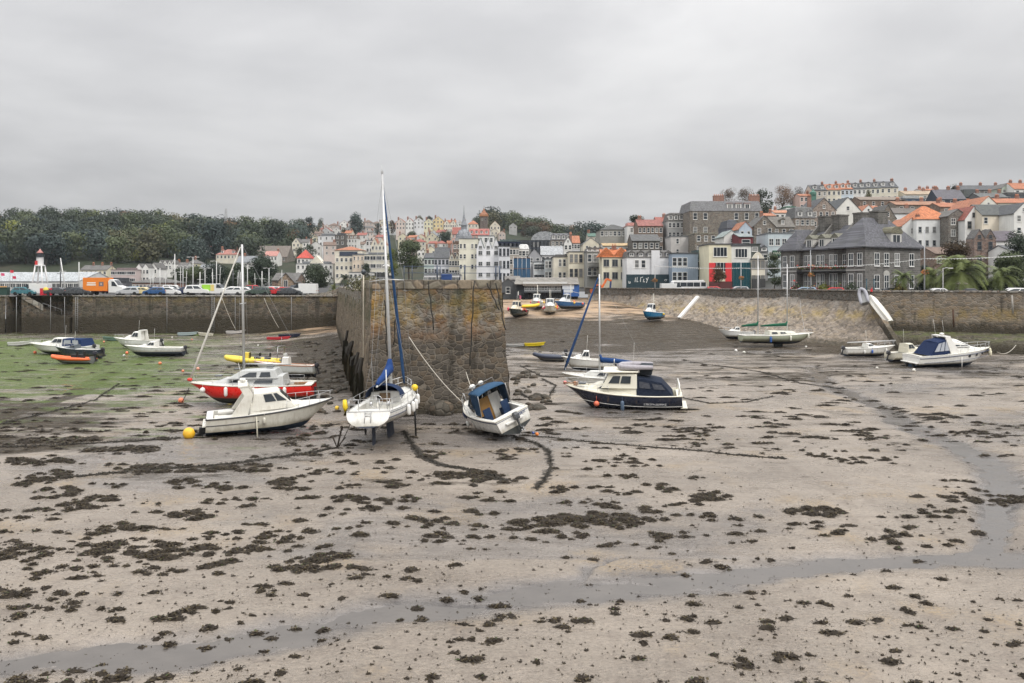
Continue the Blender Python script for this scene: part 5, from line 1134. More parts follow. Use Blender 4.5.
# propped boats on the wall
def wall_boats():
    Y = 111.5
    t = dinghy(0, 0, 5.0, 'long white dinghy stood on end, leaning against the sea wall at the steps', 0, (.68, .66, .6), 'leaning_dinghy', fs=.75, Y=Y, z=0, wide=.46)
    a, b = P(893, 321, 108.8), P(871.5, 290.5, 111.6); d = (b - a); t.location = (a + b) / 2
    xq = d.normalized(); up = Vector((.62, -.6, .5)); zq = (up - xq * up.dot(xq)).normalized(); yq = zq.cross(xq)
    t.rotation_euler = Matrix((xq, yq, -zq)).transposed().to_euler() if False else Matrix((xq, -yq, -zq)).transposed().to_euler()
    t2 = inflatable(866, 300, 2.5, 'grey inflatable tender hung up on the wall beside the leaning white dinghy', 0, (.30, .30, .33), 'tender', ob=None, Y=Y, z=0)
    a, b = P(866.5, 305, 110.8), P(863, 292, 112.2); d = b - a; t2.location = (a + b) / 2; xq = d.normalized(); up = Vector((-.6, -.7, .3)); zq = (up - xq * up.dot(xq)).normalized(); yq = zq.cross(xq); t2.rotation_euler = Matrix((xq, yq, zq)).transposed().to_euler()
wall_boats()
m = MB(); a, b = P(679, 318, 137), P(698, 296.5, 139); d = b - a
m.bar((0, 0, 0), d, .75, .35); tag(m.build('gangway', paint((.72, .71, .68), .4), None, a, bevel=.05), 'white gangway beam leaning up the foot of the revetment', 'gangway')
# far left basin
launch('motor_boat', 61, 354, 8.8, 'white motor cruiser with a blue cockpit cover moored below the quay stairs', 172, (.60, .6, .57), 'motor boat', (-.12, .32, 1.0), (.011, .028, .085), True)
launch('motor_boat', 78, 358.5, 5.6, 'dark navy launch with an open stern aground in front of the white cruiser', 178, (.02, .03, .045), 'motor boat', (.0, .3, .55), None, True, cabc=(.1, .12, .14))
inflatable(72, 363.5, 4.6, 'orange rigid inflatable rescue boat on the green weed', 184, (.70, .13, .03), r=.19, ob=(.02, .02, .03), seats=2)
launch('motor_boat', 137, 348.5, 6.6, 'white half cabin boat with a radar arch behind the white and navy dayboat', 176, (.64, .64, .62), 'motor boat', (-.1, .28, 1.15), None, True, arch=True)
launch('motor_boat', 154, 356.5, 7.0, 'white topped dayboat with navy bottom lying on the green weed', 186, (.62, .63, .63), 'motor boat', (-.05, .28, .75), None, True, af=AF_NAVY, afz=.62)
for px, py, L, lab, c in ((20, 346, 3.0, 'white tender lying end on below the corner of the quay wall', (.6, .6, .58)), (31, 345.5, 2.8, 'white rowing dinghy beside the tender under the quay stairs', (.62, .62, .6)), (111, 341.5, 3.0, 'dark green and white dinghy under the quay wall between the motor boats', (.12, .2, .16)),
                         (188, 337, 3.2, 'small pale blue dinghy under the quay wall left of the red yacht mast', (.4, .48, .5)), (205, 337.5, 2.6, 'tiny cream pram dinghy under the quay wall', (.6, .57, .48)), (236, 335.5, 3.2, 'white pram dinghy at the foot of the quay wall beside the red yacht mast', (.62, .6, .58))):
    dinghy(px, py, L, lab, random.choice((5, 170, 20)), c, 'pram_dinghy' if 'pram' in lab else 'dinghy')
inflatable(254, 365.5, 6.6, 'yellow rigid inflatable with black seats behind the red yacht', 178, (.72, .55, .06), 'rescue_boat', .27, (.5, .5, .48), 3, True, (.55, .48, .15))
t, h = launch('open_boat', 284, 377, 6.0, 'open grey white workboat with an orange brown gunwale, propped behind the red yacht', 176, (.52, .54, .52), 'open boat', None, None, True, stripe=(.42, .14, .05), fs=1.2, console=True, beam=.3)
dinghy(279, 341.5, 3.6, 'red kayak like dinghy on the sand spit', 6, (.55, .03, .05), 'dinghy', fs=.4, wide=.26)
dinghy(290, 340.5, 3.4, 'dark blue rowing boat behind the red dinghy on the sand spit', 12, (.012, .02, .05), 'rowing_boat', 'rowing boat', fs=.5, wide=.34)

# working boats on the beach by the slip
def work_boat(px, py, Y, L, label, rz, hullc, cabc, extra, af=AF_DARK):
    z = Z(py, Y); t, h = launch('fishing_boat', px, 0, L, label, rz, hullc, 'fishing boat', (.02, .3, 1.6), None, False, af, cabc=cabc, fs=1.3, z=z, Y=Y)
    r_ = random.Random(int(px))
    m = MB(); m.tube([(-.1 * L, 0, 1.2), (-.1 * L, 0, 4.6)], .05, 6); m.tube([(-.1 * L, 0, 3.4), (-.42 * L, 0, 3.0)], .04, 6); m.build('derrick', paint((.6, .58, .5)), t)
    for k in range(extra):
        c = r_.choice([(.7, .12, .06), (.75, .2, .05), (.75, .5, .05), (.65, .05, .1), (.7, .7, .66)]); p = h.sheer(r_.uniform(.1, .9), r_.choice((1, -1)), -.12, r_.uniform(-.3, .1)); fender(p, t, c, ball=True)
    for k in range(extra // 2): m = MB(); m.box((0, 0, 0), (.7, .5, .45)); m.build('fish_crate', plain(r_.choice([(.6, .1, .06), (.1, .2, .5), (.65, .5, .08), (.5, .5, .5)])), t, (r_.uniform(-.42, -.1) * L, r_.uniform(-.6, .6), 1.15), (0, 0, r_.uniform(0, 1)), bevel=.02)
    return t, h
t, h = work_boat(517, 317, 142, 6.6, 'cluttered fishing boat hung with red floats and flags beside the pier corner', 248, (.04, .05, .05), (.62, .55, .42), 9)
for k, c in enumerate(((.7, .05, .12), (.75, .2, .3), (.1, .1, .1))): m = MB(); m.tube([(0, 0, 0), (0, 0, 2.6)], .02, 4, 1); m.add([(0, 0, 1.9), (.7, .05, 1.95), (.7, .05, 2.5), (0, 0, 2.55)], [(0, 1, 2, 3)]); m.build('marker_flag', [cloth(c), WIRE], t, (-1.2 + k * .5, .5 - k * .4, 1.4), (.1, .1, k))
work_boat(537, 309, 151, 6.4, 'small white fishing boat at the back of the beach near the slip building', 262, (.58, .6, .56), (.62, .62, .58), 4)
work_boat(550, 314, 146, 7.0, 'white and green fishing boat with red floats in the middle of the beach', 268, (.55, .58, .54), (.65, .65, .63), 8)
work_boat(568, 309, 150, 6.6, 'blue and white fishing boat on the beach nearest the excavator', 215, (.02, .10, .25), (.60, .62, .64), 5)
work_boat(652, 320, 138, 6.2, 'bright blue fishing boat with white wheelhouse alone below the revetment', 232, (.02, .16, .32), (.66, .66, .64), 5)
inflatable(530, 302, 3.4, 'yellow inflatable stored on trestles beside the cluttered fishing boat', 10, (.75, .5, .02), ob=None, Y=143, z=Z(309, 143))

# buoys on the mud
for px, py, r, c, lab in ((189, 438, .36, (.74, .42, .02), 'large yellow mooring buoy on the mud left of the off white motor boat'), (181, 402.5, .3, (.7, .2, .1), 'orange and white mooring buoy off the red yacht bow'), (198, 370, .26, (.62, .3, .22), 'pinkish mooring buoy on green weed left of the yellow inflatable'), (183, 372, .2, (.65, .22, .12), 'small orange buoy left of the pinkish buoy'),
                          (160, 364.5, .26, (.72, .2, .08), 'orange buoy on green weed right of the navy bottomed dayboat'), (127, 354, .28, (.72, .18, .08), 'orange buoy at the bow of the navy bottomed dayboat'), (35, 353.5, .28, (.72, .16, .06), 'orange buoy at the bow of the cruiser below the quay stairs'), (124, 356.5, .22, (.65, .64, .62), 'white buoy beside the orange buoy at the dayboat bow'), (104, 342.5, .2, (.72, .25, .15), 'small orange buoy under the quay wall beside the green dinghy'),
                          (736, 352, .3, (.66, .65, .62), 'left white buoy of the two at the ketch stern'), (744, 353.5, .26, (.68, .67, .6), 'right white buoy of the two at the ketch stern'), (806, 347.5, .2, (.66, .65, .6), 'white buoy off the ketch bow'), (914, 371.5, .26, (.68, .66, .6), 'white buoy at the stern of the large sports cruiser'), (877, 369, .2, (.6, .58, .52), 'small grey white buoy below the low dayboat'),
                          (565, 384, .24, (.72, .2, .2), 'pink buoy at the bow of the half hidden sailing boat'), (537, 435.5, .15, (.74, .2, .03), 'orange buoy on the mud behind the outdrive of the tilted cruiser'), (533, 434, .12, (.05, .09, .3), 'blue buoy beside the orange buoy by the tilted cruiser'), (172, 338, .18, (.68, .66, .62), 'white pick-up buoy under the quay wall'), (258, 346, .18, (.68, .66, .62), 'white pick-up buoy on weed below the sand spit'), (192, 340, .17, (.7, .2, .15), 'red buoy beside the pale blue dinghy'), (337, 409.5, .22, (.75, .5, .05), 'yellow float at the weedy rocks left of the white yacht')):
    g = G(px, py); zz = gz(g.x, g.y); g = G(px, py, zz); r *= .72 if r < .33 else 1; buoy_ball((g.x, g.y, zz + r * .72), r, c, lab)
# ================================================================== the town
_wm = {}
def window_mesh(w, h, style='sash', fc=(.72, .71, .68), gc=None):
    key = (round(w, 2), round(h, 2), style, fc)
    if key in _wm: return _wm[key]
    m = MB(); g = min(.085, w * .10); d = .06
    for x in (-w / 2 + g / 2, w / 2 - g / 2): m.box((x, -d / 2, h / 2), (g, d, h))
    for z in (g / 2, h - g / 2): m.box((0, -d / 2, z), (w - 2 * g, d, g))
    if style in ('sash', 'grid'): m.box((0, -d * .35, h / 2), (w - 2 * g, d * .7, .07))
    if style in ('case', 'grid', 'wide'):
        n = 1 if style != 'wide' else max(2, int(w / .8))
        for k in range(n): m.box((-w / 2 + w * (k + 1) / (n + 1), -d * .3, h / 2), (.07, d * .6, h - 2 * g))
    m.box((0, -.06, -.05), (w + .15, .12, .09))
    m.quad((-w / 2 + g, -.012, g), (w / 2 - g, -.012, g), (w / 2 - g, -.012, h - g), (-w / 2 + g, -.012, h - g), 1)
    _wm[key] = m.mesh('window', [paint(fc, .5, .3), GLW]); return _wm[key]
CW = (.70, .69, .66); CC = (.67, .625, .52); CY = (.67, .62, .47); CP = (.60, .51, .46); CG = (.42, .42, .41); CB = (.33, .40, .47); SLATE = (.085, .088, .095); SLATE2 = (.12, .115, .11); TILE = (.36, .145, .08); TILER = (.27, .09, .07); BROWN = (.16, .11, .085); LEAD = (.20, .21, .22)
STN = rubble((.17, .15, .125), .45, (.26, .245, .22), .45); STB = rubble((.20, .14, .11), .4, (.27, .24, .2), .45); STD = rubble((.10, .095, .088), .5, (.2, .19, .17), .4); GREYASH = brickwork((.135, .13, .122), .75, .32); BRICK = brickwork((.24, .105, .07), .3, .12)
POT = paint((.42, .16, .08), .7, .3)
def wmat(c): return c if isinstance(c, bpy.types.Material) else render_wall(c)
def rmat(c): return c if isinstance(c, bpy.types.Material) else roofing(c)
def chimney(parent, x, y, z0, z1, c=None, w=.9, d=.6, pots=2, name='chimney'):
    m = MB(); m.box((x, y, (z0 + z1) / 2), (w, d, z1 - z0)); m.box((x, y, z1 - .12), (w + .14, d + .14, .16))
    for k in range(pots): m.lathe((x - w / 2 + w * (k + .5) / pots, y, z1 - .02), [(.13, 0), (.15, .1), (.11, .5)], 7, 1)
    return m.build(name, [c or BRICK, POT], parent)
def dormer(parent, x, y, z, w=1.3, h=1.5, d=2.2, wc=CW, rc=SLATE, kind='gable', fc=(.72, .71, .68)):
    m = MB(); m.box((x, y + d / 2, z + h / 2), (w, d, h)); o = m.build('dormer', wmat(wc), parent)
    r = MB(); e = .15
    if kind == 'gable': r.loft([[(x - w / 2 - e, yy, z + h - .05), (x, yy, z + h + w * .45), (x + w / 2 + e, yy, z + h - .05)] for yy in (y - .15, y + d)]); 
    elif kind == 'arch': r.loft([[(x + (w / 2 + e) * math.cos(a), yy, z + h - .05 + (w * .45) * math.sin(a)) for a in [PI * k / 8 for k in range(9)]] for yy in (y - .15, y + d)], smooth=False)
    else: r.box((x, y + d / 2 - .1, z + h + .06), (w + .3, d + .3, .12))
    r.build('dormer_roof', rmat(rc), o); put('window', window_mesh(w * .72, h * .75, 'case', fc), o, (x, y - .01, z + h * .13)); return o

def house(label, px0, px1, ye, yr, Y, kind='side', wall=CW, roof=SLATE, cols=3, rows=2, yb=None, depth=9., yaw=0., chim=(), dorm=0, ww=1.0, wh=1.5, style='sash', fc=(.72, .71, .68), name='house', cat='house', group=None, dormk='gable', gables=1, gw=True, fh=2.9, ccol=None, eav=.25, parapet=False, base=None, skipwin=None, fill=None, top_gap=.55, dormc=None):
    x0, x1 = X(px0, Y), X(px1, Y); w = (x1 - x0) / max(.5, math.cos(R(yaw))); xc = (x0 + x1) / 2; ze, zr = Z(ye, Y), Z(yr, Y)
    if base is None: base = min(terr((px0 + px1) / 2, Y), terr((px0 + px1) / 2, Y + depth)) - .6
    t = thing(name, label, cat, (xc, Y, base), (0, 0, R(yaw)), group)
    e, r = ze - base, max(zr - base, ze - base + .15); W2 = w / 2; D = depth; m = MB()
    wl = wmat(wall); rf = rmat(roof); rr = MB(); o = eav
    if kind == 'gable':
        m.prism([(-W2, 0), (W2, 0), (W2, e), (0, r), (-W2, e)], 0, D)
        th = .16; sl = (r - e) / W2
        for s in (1, -1): rr.loft([[(0, y, r + .03), (s * (W2 + o), y, e - o * sl + .03), (s * (W2 + o), y, e - o * sl + th), (0, y, r + th + .03)] for y in (-.12, D + .12)])
    elif kind == 'gables':
        g = gables; gw_ = w / g
        pl = [(-W2, 0), (W2, 0)]
        for k in range(g): xr = W2 - k * gw_; pl += [(xr, e), (xr - gw_ / 2, r)]
        pl += [(-W2, e)]; m.prism(pl, 0, D)
        for k in range(g):
            xm = -W2 + gw_ * (k + .5); sl = (r - e) / (gw_ / 2)
            for s in (1, -1): rr.loft([[(xm, y, r + .03), (xm + s * gw_ / 2, y, e + .03), (xm + s * gw_ / 2, y, e + .17), (xm, y, r + .2)] for y in (-.1, D)])
    elif kind == 'side':
        m.box((0, D / 2, e / 2), (w, D, e))
        for s in (1, -1): m.add([(s * W2, 0, e), (s * W2, D, e), (s * W2, D / 2, r)], [(0, 1, 2)])
        sl = (r - e) / (D / 2)
        for a, b in ((-1, 0), (1, D)): rr.loft([[(x, D / 2, r + .03), (x, b + a * o, e - o * sl + .03), (x, b + a * o, e - o * sl + .18), (x, D / 2, r + .2)] for x in (-W2 - .1, W2 + .1)])
    elif kind == 'hip':
        m.box((0, D / 2, e / 2), (w, D, e)); i = min(W2 * .9, D / 2)
        for vs in (((-W2 - o, -o, e), (W2 + o, -o, e), (W2 - i, D / 2, r), (-W2 + i, D / 2, r)), ((W2 + o, D + o, e), (-W2 - o, D + o, e), (-W2 + i, D / 2, r), (W2 - i, D / 2, r))): rr.add(vs, [(0, 1, 2, 3)])
        for s in (1, -1): rr.add([(s * (W2 + o), -o, e), (s * (W2 + o), D + o, e), (s * (W2 - i), D / 2, r)], [(0, 1, 2)])
        rr.box((0, D / 2, e - .06), (w + 2 * o, D + 2 * o, .11))
    elif kind == 'mansard':
        m.box((0, D / 2, e / 2), (w, D, e)); q = min(1.3, (r - e) * .5)
        rr.loft([[(-W2 - .1, -.15, e), (W2 + .1, -.15, e), (W2 + .1, D + .1, e), (-W2 - .1, D + .1, e)], [(-W2 + q * .4, q, r - .25), (W2 - q * .4, q, r - .25), (W2 - q * .4, D - q, r - .25), (-W2 + q * .4, D - q, r - .25)], [(-W2 + q, q * 2.2, r), (W2 - q, q * 2.2, r), (W2 - q, D - q * 2, r), (-W2 + q, D - q * 2, r)]])
    else:  # flat
        m.box((0, D / 2, e / 2), (w, D, e)); rr.box((0, D / 2, e + .1), (w + .3, D + .3, .22))
        if r > e + .5: rr.box((0, D / 2, (e + r) / 2 + .1), (w * .7, D * .6, r - e))
    m.build('wall', wl, t); rr.build('roof', rf, t)
    if rows and cols:
        zmin = (Z(yb, Y) - base) if yb else 1.6
        n = 0
        for k in range(rows):
            zt = e - top_gap - k * fh
            if zt - wh < zmin - .3: break
            for c in range(cols):
                if skipwin and (k, c) in skipwin: continue
                put('window', window_mesh(ww, wh, style, fc), t, (-W2 + w * (c + .5) / cols, -.004, zt - wh)); n += 1
        if kind == 'gable' and gw and (r - e) > 2.2: put('window', window_mesh(ww * .8, min(wh * .8, (r - e) * .4), style, fc), t, (0, -.004, e + (r - e) * .12))
        if kind == 'gables' and gw and (r - e) > 1.8:
            for k in range(gables): put('window', window_mesh(ww * .8, min(wh * .7, (r - e) * .4), style, fc), t, (-W2 + w * (k + .5) / gables, -.004, e + .1))
    for f in chim:
        zz = r if kind != 'gable' else r
        yc = D / 2 if kind != 'gable' else D * .3
        chimney(t, -W2 + w * f, yc, e, zz + 1.1, ccol, 1.1 if w > 6 else .8, .6, 3 if w > 8 else 2)
    for k in range(dorm):
        f = (k + .5) / dorm; s = .22 if kind in ('side', 'hip') else .12
        dormer(t, -W2 + w * f, D / 2 * s if kind != 'mansard' else -.02, e + (r - e) * (s if kind != 'mansard' else .12), 1.25, min(1.5, (r - e) * .55), D * .3, dormc or CW, roof if not isinstance(roof, bpy.types.Material) else SLATE, dormk, fc)
    return t, w, e, r

# ---------------- left: harbour sheds and the terraces below the wood
t, w, e, r = house('long pale grey ferry shed behind the white skeleton light tower', -70, 79, 281.5, 272.3, 232, 'side', (.62, .62, .6), (.36, .38, .39), 26, 1, depth=22, ww=1.6, wh=1.3, style='wide', name='shed', cat='shed')
house('low dark glazed terminal building behind the orange lorry', 79, 126, 282, 278, 262, 'flat', (.10, .10, .11), (.06, .065, .075), 9, 1, ww=2.2, wh=1.6, style='wide', name='terminal_building', cat='building', fc=(.2, .2, .2))
house('long low brown brick harbour office with a slate roof behind the yellow car', 132, 172, 282.5, 277.5, 218, 'hip', BRICK, SLATE2, 11, 1, ww=.8, wh=.8, name='brick_office', cat='building', top_gap=.5)
house('pinkish grey office block with bands of windows behind the orange lorry', 111, 135, 270, 268, 305, 'flat', (.52, .44, .42), (.25, .2, .2), 7, 4, ww=1.4, wh=1.2, style='case', fh=2.6, name='office_block', cat='building')
for i, (a, b) in enumerate(((80, 89), (89, 98), (98, 107))): house(['cream terraced house with chimney at the left end of the hill foot terrace', 'cream terraced house in the middle of the hill foot terrace', 'pale yellow terraced house at the right end of the hill foot terrace'][i], a, b, 270, 265.5, 345, 'side', [CC, (.62, .58, .48), CY][i], SLATE2, 2, 2, chim=(.9,), ww=1.1, wh=1.4, group='terrace below the wood')
house('white gabled villa with paired gables left of centre below the wood', 135.5, 149, 268.5, 264, 310, 'gables', CW, SLATE2, 4, 2, gables=2, name='villa', cat='house')
house('white villa with a single steep gable beside the paired gables', 149.5, 157, 268, 263, 315, 'gable', CW, SLATE2, 2, 2, name='villa', cat='house')
house('row of white cottages with steep gables above the single gabled villa', 158, 172, 264.5, 260.3, 350, 'gables', CW, SLATE2, 4, 1, gables=3, name='cottage_row', cat='house')
house('long pale grey terrace with slate roof above the brick harbour office', 172, 186, 267, 262.5, 355, 'side', (.52, .52, .51), SLATE2, 5, 1, chim=(.2, .8))
house('cream house with hipped slate roof right of the pale grey terrace', 185.5, 198, 263.5, 259, 365, 'hip', (.60, .57, .40), SLATE2, 4, 2, chim=(.5,))
house('low pale grey hall behind the harbour trees', 198, 216, 268.5, 264.5, 350, 'side', (.50, .50, .48), LEAD, 4, 1)
house('white house with red roof high on the wooded slope', 195, 203.5, 250, 246, 480, 'gable', CW, TILER, 2, 1)
house('tiny white cottage with red gable on the wooded slope', 203.5, 208, 249, 244.5, 480, 'gable', CW, TILER, 1, 1)
house('large cream house with a pink hipped roof on the slope above the car park', 216, 238, 254.5, 249, 425, 'hip', CC, (.38, .17, .14), 6, 2, chim=(.15, .85), dorm=2)
house('grey white long building below the pink roofed house', 236, 256, 262.5, 256, 395, 'side', (.58, .57, .54), LEAD, 5, 1, chim=(.3,))
house('big hall with a long weathered brown roof on the lower hillside', 255, 287, 257, 245.5, 440, 'side', STN, (.16, .135, .115), 5, 1, depth=16, name='hall', cat='hall')
house('white house with pinkish roof at the foot of the brown roofed hall', 264, 277, 256, 251, 410, 'side', CW, (.42, .2, .17), 4, 2, chim=(.9,))
t, w, e, r = house('small brown stone chapel with a front gable by the car park', 272, 297, 280.5, 273.5, 192, 'side', STB, SLATE2, 0, 0, name='chapel', cat='chapel', depth=8)
m = MB(); m.prism([(-1.9, 0), (1.9, 0), (1.9, e - .3), (0, r - .1), (-1.9, e - .3)], -2.4, 3.5); m.build('porch', rubble((.26, .185, .12), .4), t, (1.0, 0, 0)); m = MB()
for s in (1, -1): m.loft([[(1.0, y, r + .03), (1.0 + s * 2.2, y, e - .65), (1.0 + s * 2.2, y, e - .5), (1.0, y, r + .2)] for y in (-2.6, 3.4)])
m.build('porch_roof', rmat(SLATE2), t); put('window', window_mesh(1.0, 2.6, 'case'), t, (1.0, -2.41, .9))
house('white house with bright red roof between the chapel and the white hotel', 297, 309, 258, 249.5, 330, 'hip', CW, (.45, .07, .05), 3, 2, name='house')
t, w, e, r = house('long white hotel block with three rows of small windows above the round harbour tree', 296, 333, 264, 261.5, 305, 'flat', CW, LEAD, 8, 4, ww=.95, wh=1.3, fh=2.6, name='hotel', cat='hotel')
m = MB(); m.prism([(-2.6, 0), (2.6, 0), (0, 3.1)], 0, 5); m.build('pediment', wmat(CC), t, (.6, .3, e + .2))
t, w, e, r = house('tall cream hotel with an orange tiled roof edge and dark attic band', 335, 362, 250, 246, 300, 'hip', CC, TILE, 6, 4, ww=1.0, wh=1.4, fh=3.0, name='hotel', cat='hotel', top_gap=3.0)
m = MB(); m.box((0, -.05, e - 1.4), (w * .66, .3, 1.6)); m.build('attic_window', glass((.03, .04, .06)), t)
house('pink cream wing with narrow windows at the right side of the tall cream hotel', 352.5, 364, 255, 253.5, 298, 'flat', (.62, .53, .43), LEAD, 3, 3, ww=.6, wh=1.3, name='hotel_wing', cat='hotel', fh=3.0)
house('cream block with big dark square windows between hotel and mast', 364, 388, 254.5, 252.5, 292, 'flat', (.62, .59, .50), LEAD, 4, 3, ww=2.1, wh=1.5, style='case', fh=2.9, name='apartment_block', cat='building')
house('low white harbour building behind the pier coping left of the mast', 349, 371, 272.5, 271, 262, 'flat', CW, LEAD, 5, 2, ww=1.0, wh=1.3, name='building', cat='building')
house('dark low pavilion behind the pier coping right of the low white building', 371, 388, 276, 273, 255, 'flat', (.12, .12, .13), (.05, .05, .055), 4, 1, ww=1.6, wh=1.4, name='pavilion', cat='building')
t, w, e, r = house('white house with two orange gables just left of the tall mast', 371, 385.5, 245, 238, 345, 'gables', (.64, .6, .5), TILE, 4, 2, gables=2)
house('grey white square tower house left of the orange gables', 366, 372.5, 240.5, 239.5, 350, 'flat', (.58, .58, .58), LEAD, 2, 3, name='tower_house', cat='house')
house('big plain white building above the red roofed house', 318, 335, 236, 233.5, 430, 'flat', (.66, .66, .66), LEAD, 3, 2, name='building', cat='building')
house('dark stone block beside the big plain white building', 335, 345, 235, 233, 425, 'flat', STD, SLATE, 2, 2, name='building', cat='building')
house('white terrace with dark mansard dormers right of the dark stone block', 345.5, 357, 238.5, 234.5, 430, 'mansard', CW, BROWN, 4, 2, dorm=3)
house('white cottage with slate gable on the wood edge left of the red roof', 292, 300, 243, 238, 470, 'gable', CC, SLATE2, 2, 2)
house('long slate roofed house beside the slate gabled cottage', 300, 309, 242.5, 239, 475, 'side', CW, SLATE2, 3, 1, chim=(.5,))

# ---------------- the far hillside, every house by itself
_fr = random.Random(21)
FARW = [('white', CW), ('white', CW), ('cream', CC), ('pale grey', (.52, .53, .53)), ('pinkish', CP), ('pale yellow', CY)]; FARR = [('slate', SLATE2), ('red tiled', TILER), ('orange tiled', TILE), ('brown', BROWN), ('lead grey', LEAD)]
def far_rows():
    rows = [(298, 345, 232, 590, 8), (300, 380, 238, 545, 9), (305, 335, 226, 640, 7.5), (320, 392, 228.5, 625, 8), (340, 394, 223, 680, 7.5), (346, 366, 243, 470, 8), (357, 372, 234, 500, 8), (398, 440, 238, 500, 9), (404, 452, 243, 450, 9), (428, 458, 233, 545, 8), (447, 462, 224, 620, 8), (480, 500, 232, 520, 9), (310, 332, 246, 420, 9), (398, 432, 250, 400, 9)]
    near = ['the skyline oak', 'the tall yacht mast', 'the lead spire', 'the big harbour tree', 'the red roofed house']
    pos = [355, 386, 463, 409, 303]; used = {}
    for ri, (a, b, ye, Y, wpx) in enumerate(rows):
        px = a
        while px < b:
            wd = wpx * _fr.uniform(.7, 1.35); y = ye + _fr.uniform(-1.6, 1.6); k = _fr.choice(['gable', 'gable', 'side', 'side', 'hip', 'gables'])
            wn, wc = _fr.choice(FARW); rn, rc = _fr.choice(FARR); hgt = wd * (.36 if k == 'gable' else .28)
            i = min(range(5), key=lambda q: abs(pos[q] - px)); dx = px + wd / 2 - pos[i]
            rel = ('just below' if abs(dx) < 6 else 'well left of' if dx < -30 else 'left of' if dx < 0 else 'well right of' if dx > 30 else 'right of')
            kn = {'gable': 'gabled', 'side': 'long', 'hip': 'hip roofed', 'gables': 'twin gabled'}[k]
            lab = f"{wn} {kn} hillside house with {rn} roof {rel} {near[i]}"
            c = used.get(lab, 0); used[lab] = c + 1
            if c: lab = lab.replace('hillside house', ['', 'higher hillside house', 'lower hillside house', 'hindmost hillside house', 'small hillside house', 'foremost hillside house'][min(c, 5)])
            house(lab, px, px + wd, y, y - hgt, Y + _fr.uniform(-12, 12), k, mul(wc, _fr.uniform(.8, 1.0)), rc, max(2, int(wd * Y / 800 / 2.6)), 2, yaw=_fr.uniform(-18, 18), chim=(_fr.choice((.15, .85)),) if _fr.random() < .7 else (), ww=1.1, wh=1.4, gables=2, group='houses on the far hillside', depth=8)
            px += wd * _fr.uniform(.92, 1.25)
far_rows()
for lab, a, b, ye, yr, wl, rf in (('pinkish white gabled villa with red roof leading the skyline row', 396, 405, 222.3, 218.5, CP, TILE), ('white gabled villa with red roof, second in the skyline row', 405.5, 414, 222.3, 218, CW, TILER), ('broad white gable, tallest in the skyline row', 413.5, 424, 221.3, 217.5, (.66, .66, .66), SLATE2), ('pale yellow gable with slate roof in the skyline row', 424, 433.5, 222.3, 218.5, (.66, .62, .44), SLATE2), ('warm yellow gable with orange roof in the skyline row', 433, 443, 220.3, 216.5, (.66, .54, .30), TILE), ('cream gable with orange verge near the right end of the skyline row', 443.5, 450, 224.3, 220, CC, TILE), ('cream gable with dark roof at the right end of the skyline row', 450, 456.5, 224.3, 220, CC, BROWN)):
    house(lab, a, b, ye, yr, 580, 'gable', wl, rf, 3, 2, ww=1.1, wh=1.4, chim=(.2,), group='skyline row of gabled villas', depth=12)

# ---------------- church spire, brick water tower
def spire():
    Y = 420; b = terr(463, Y); t = thing('church', 'grey church with a domed base and tall slender lead spire', 'church', (X(463.5, Y), Y, b)); z = lambda p: Z(p, Y) - b
    MB().box((0, 4, z(238) / 2), (9, 9, z(238))).build('tower', wmat((.30, .30, .30)), t)
    m = MB(); m.lathe((0, 4, 0), [(4.3, z(238)), (4.2, z(236)), (3.6, z(233)), (2.4, z(230)), (1.6, z(229)), (1.5, z(225.5)), (1.9, z(225)), (.9, z(220)), (.35, z(214)), (.1, z(209))], 8, 0, 'Z', False); s = m.build('spire', roofing((.24, .25, .27), .5, .5, .2), t)
    MB().tube([(0, 4, z(209.3)), (0, 4, z(205))], .12, 4).build('finial', WIRE, s)
    for k in range(4): a = k * PI / 2 + .785; m = MB(); m.lathe((math.cos(a) * 3.6, 4 + math.sin(a) * 3.6, z(238)), [(.5, 0), (.5, 2.2), (.05, 4.6)], 6, 0, 'Z', False); m.build('pinnacle', roofing((.24, .25, .27)), t)
spire()
house('church nave with a long pink red roof right of the spire', 469, 489, 235, 228.5, 440, 'side', (.45, .3, .26), (.36, .13, .11), 5, 1, name='nave', cat='church', dorm=4)
house('pinkish gabled house left of the spire foot', 452, 461, 234, 227, 440, 'side', (.52, .33, .29), TILER, 3, 2)
def tower():
    Y = 530; b = terr(484, Y); t = thing('brick_tower', 'square dark brick tower with a red pyramid cap on the skyline', 'tower', (X(484, Y), Y, b)); z = lambda p: Z(p, Y) - b
    MB().box((0, 0, z(216) / 2), (4.9, 4.9, z(216))).build('shaft', brickwork((.10, .07, .06), .3, .12), t)
    MB().box((0, 0, z(215.7)), (5.7, 5.7, 1.2)).build('gallery', paint((.36, .16, .07), .7), t)
    m = MB(); m.loft([[(x * q, y * q, z_) for x, y in ((-1, -1), (1, -1), (1, 1), (-1, 1))] for q, z_ in ((2.9, z(215)), (1.0, z(211.5)), (.05, z(208)))]); m.build('cap', roofing((.30, .13, .07)), t); MB().tube([(0, 0, z(209)), (0, 0, z(205))], .09, 4).build('finial', WIRE, t)
    for k in range(2): put('window', window_mesh(1.0, 1.6, 'case', (.3, .28, .25)), t, (-1 + 2 * k, -2.46, z(221)))
tower()
house('small cream house with orange roof just left of the brick tower', 468, 478, 224, 220, 545, 'hip', CC, TILE, 3, 1)
house('cream houses with orange roof right of the brick tower', 490, 500, 226, 221, 540, 'gable', CC, TILE, 3, 1)
house('grey lone house in the wood right of the brick tower', 509, 517, 226, 223, 640, 'gable', CG, SLATE2, 2, 1)

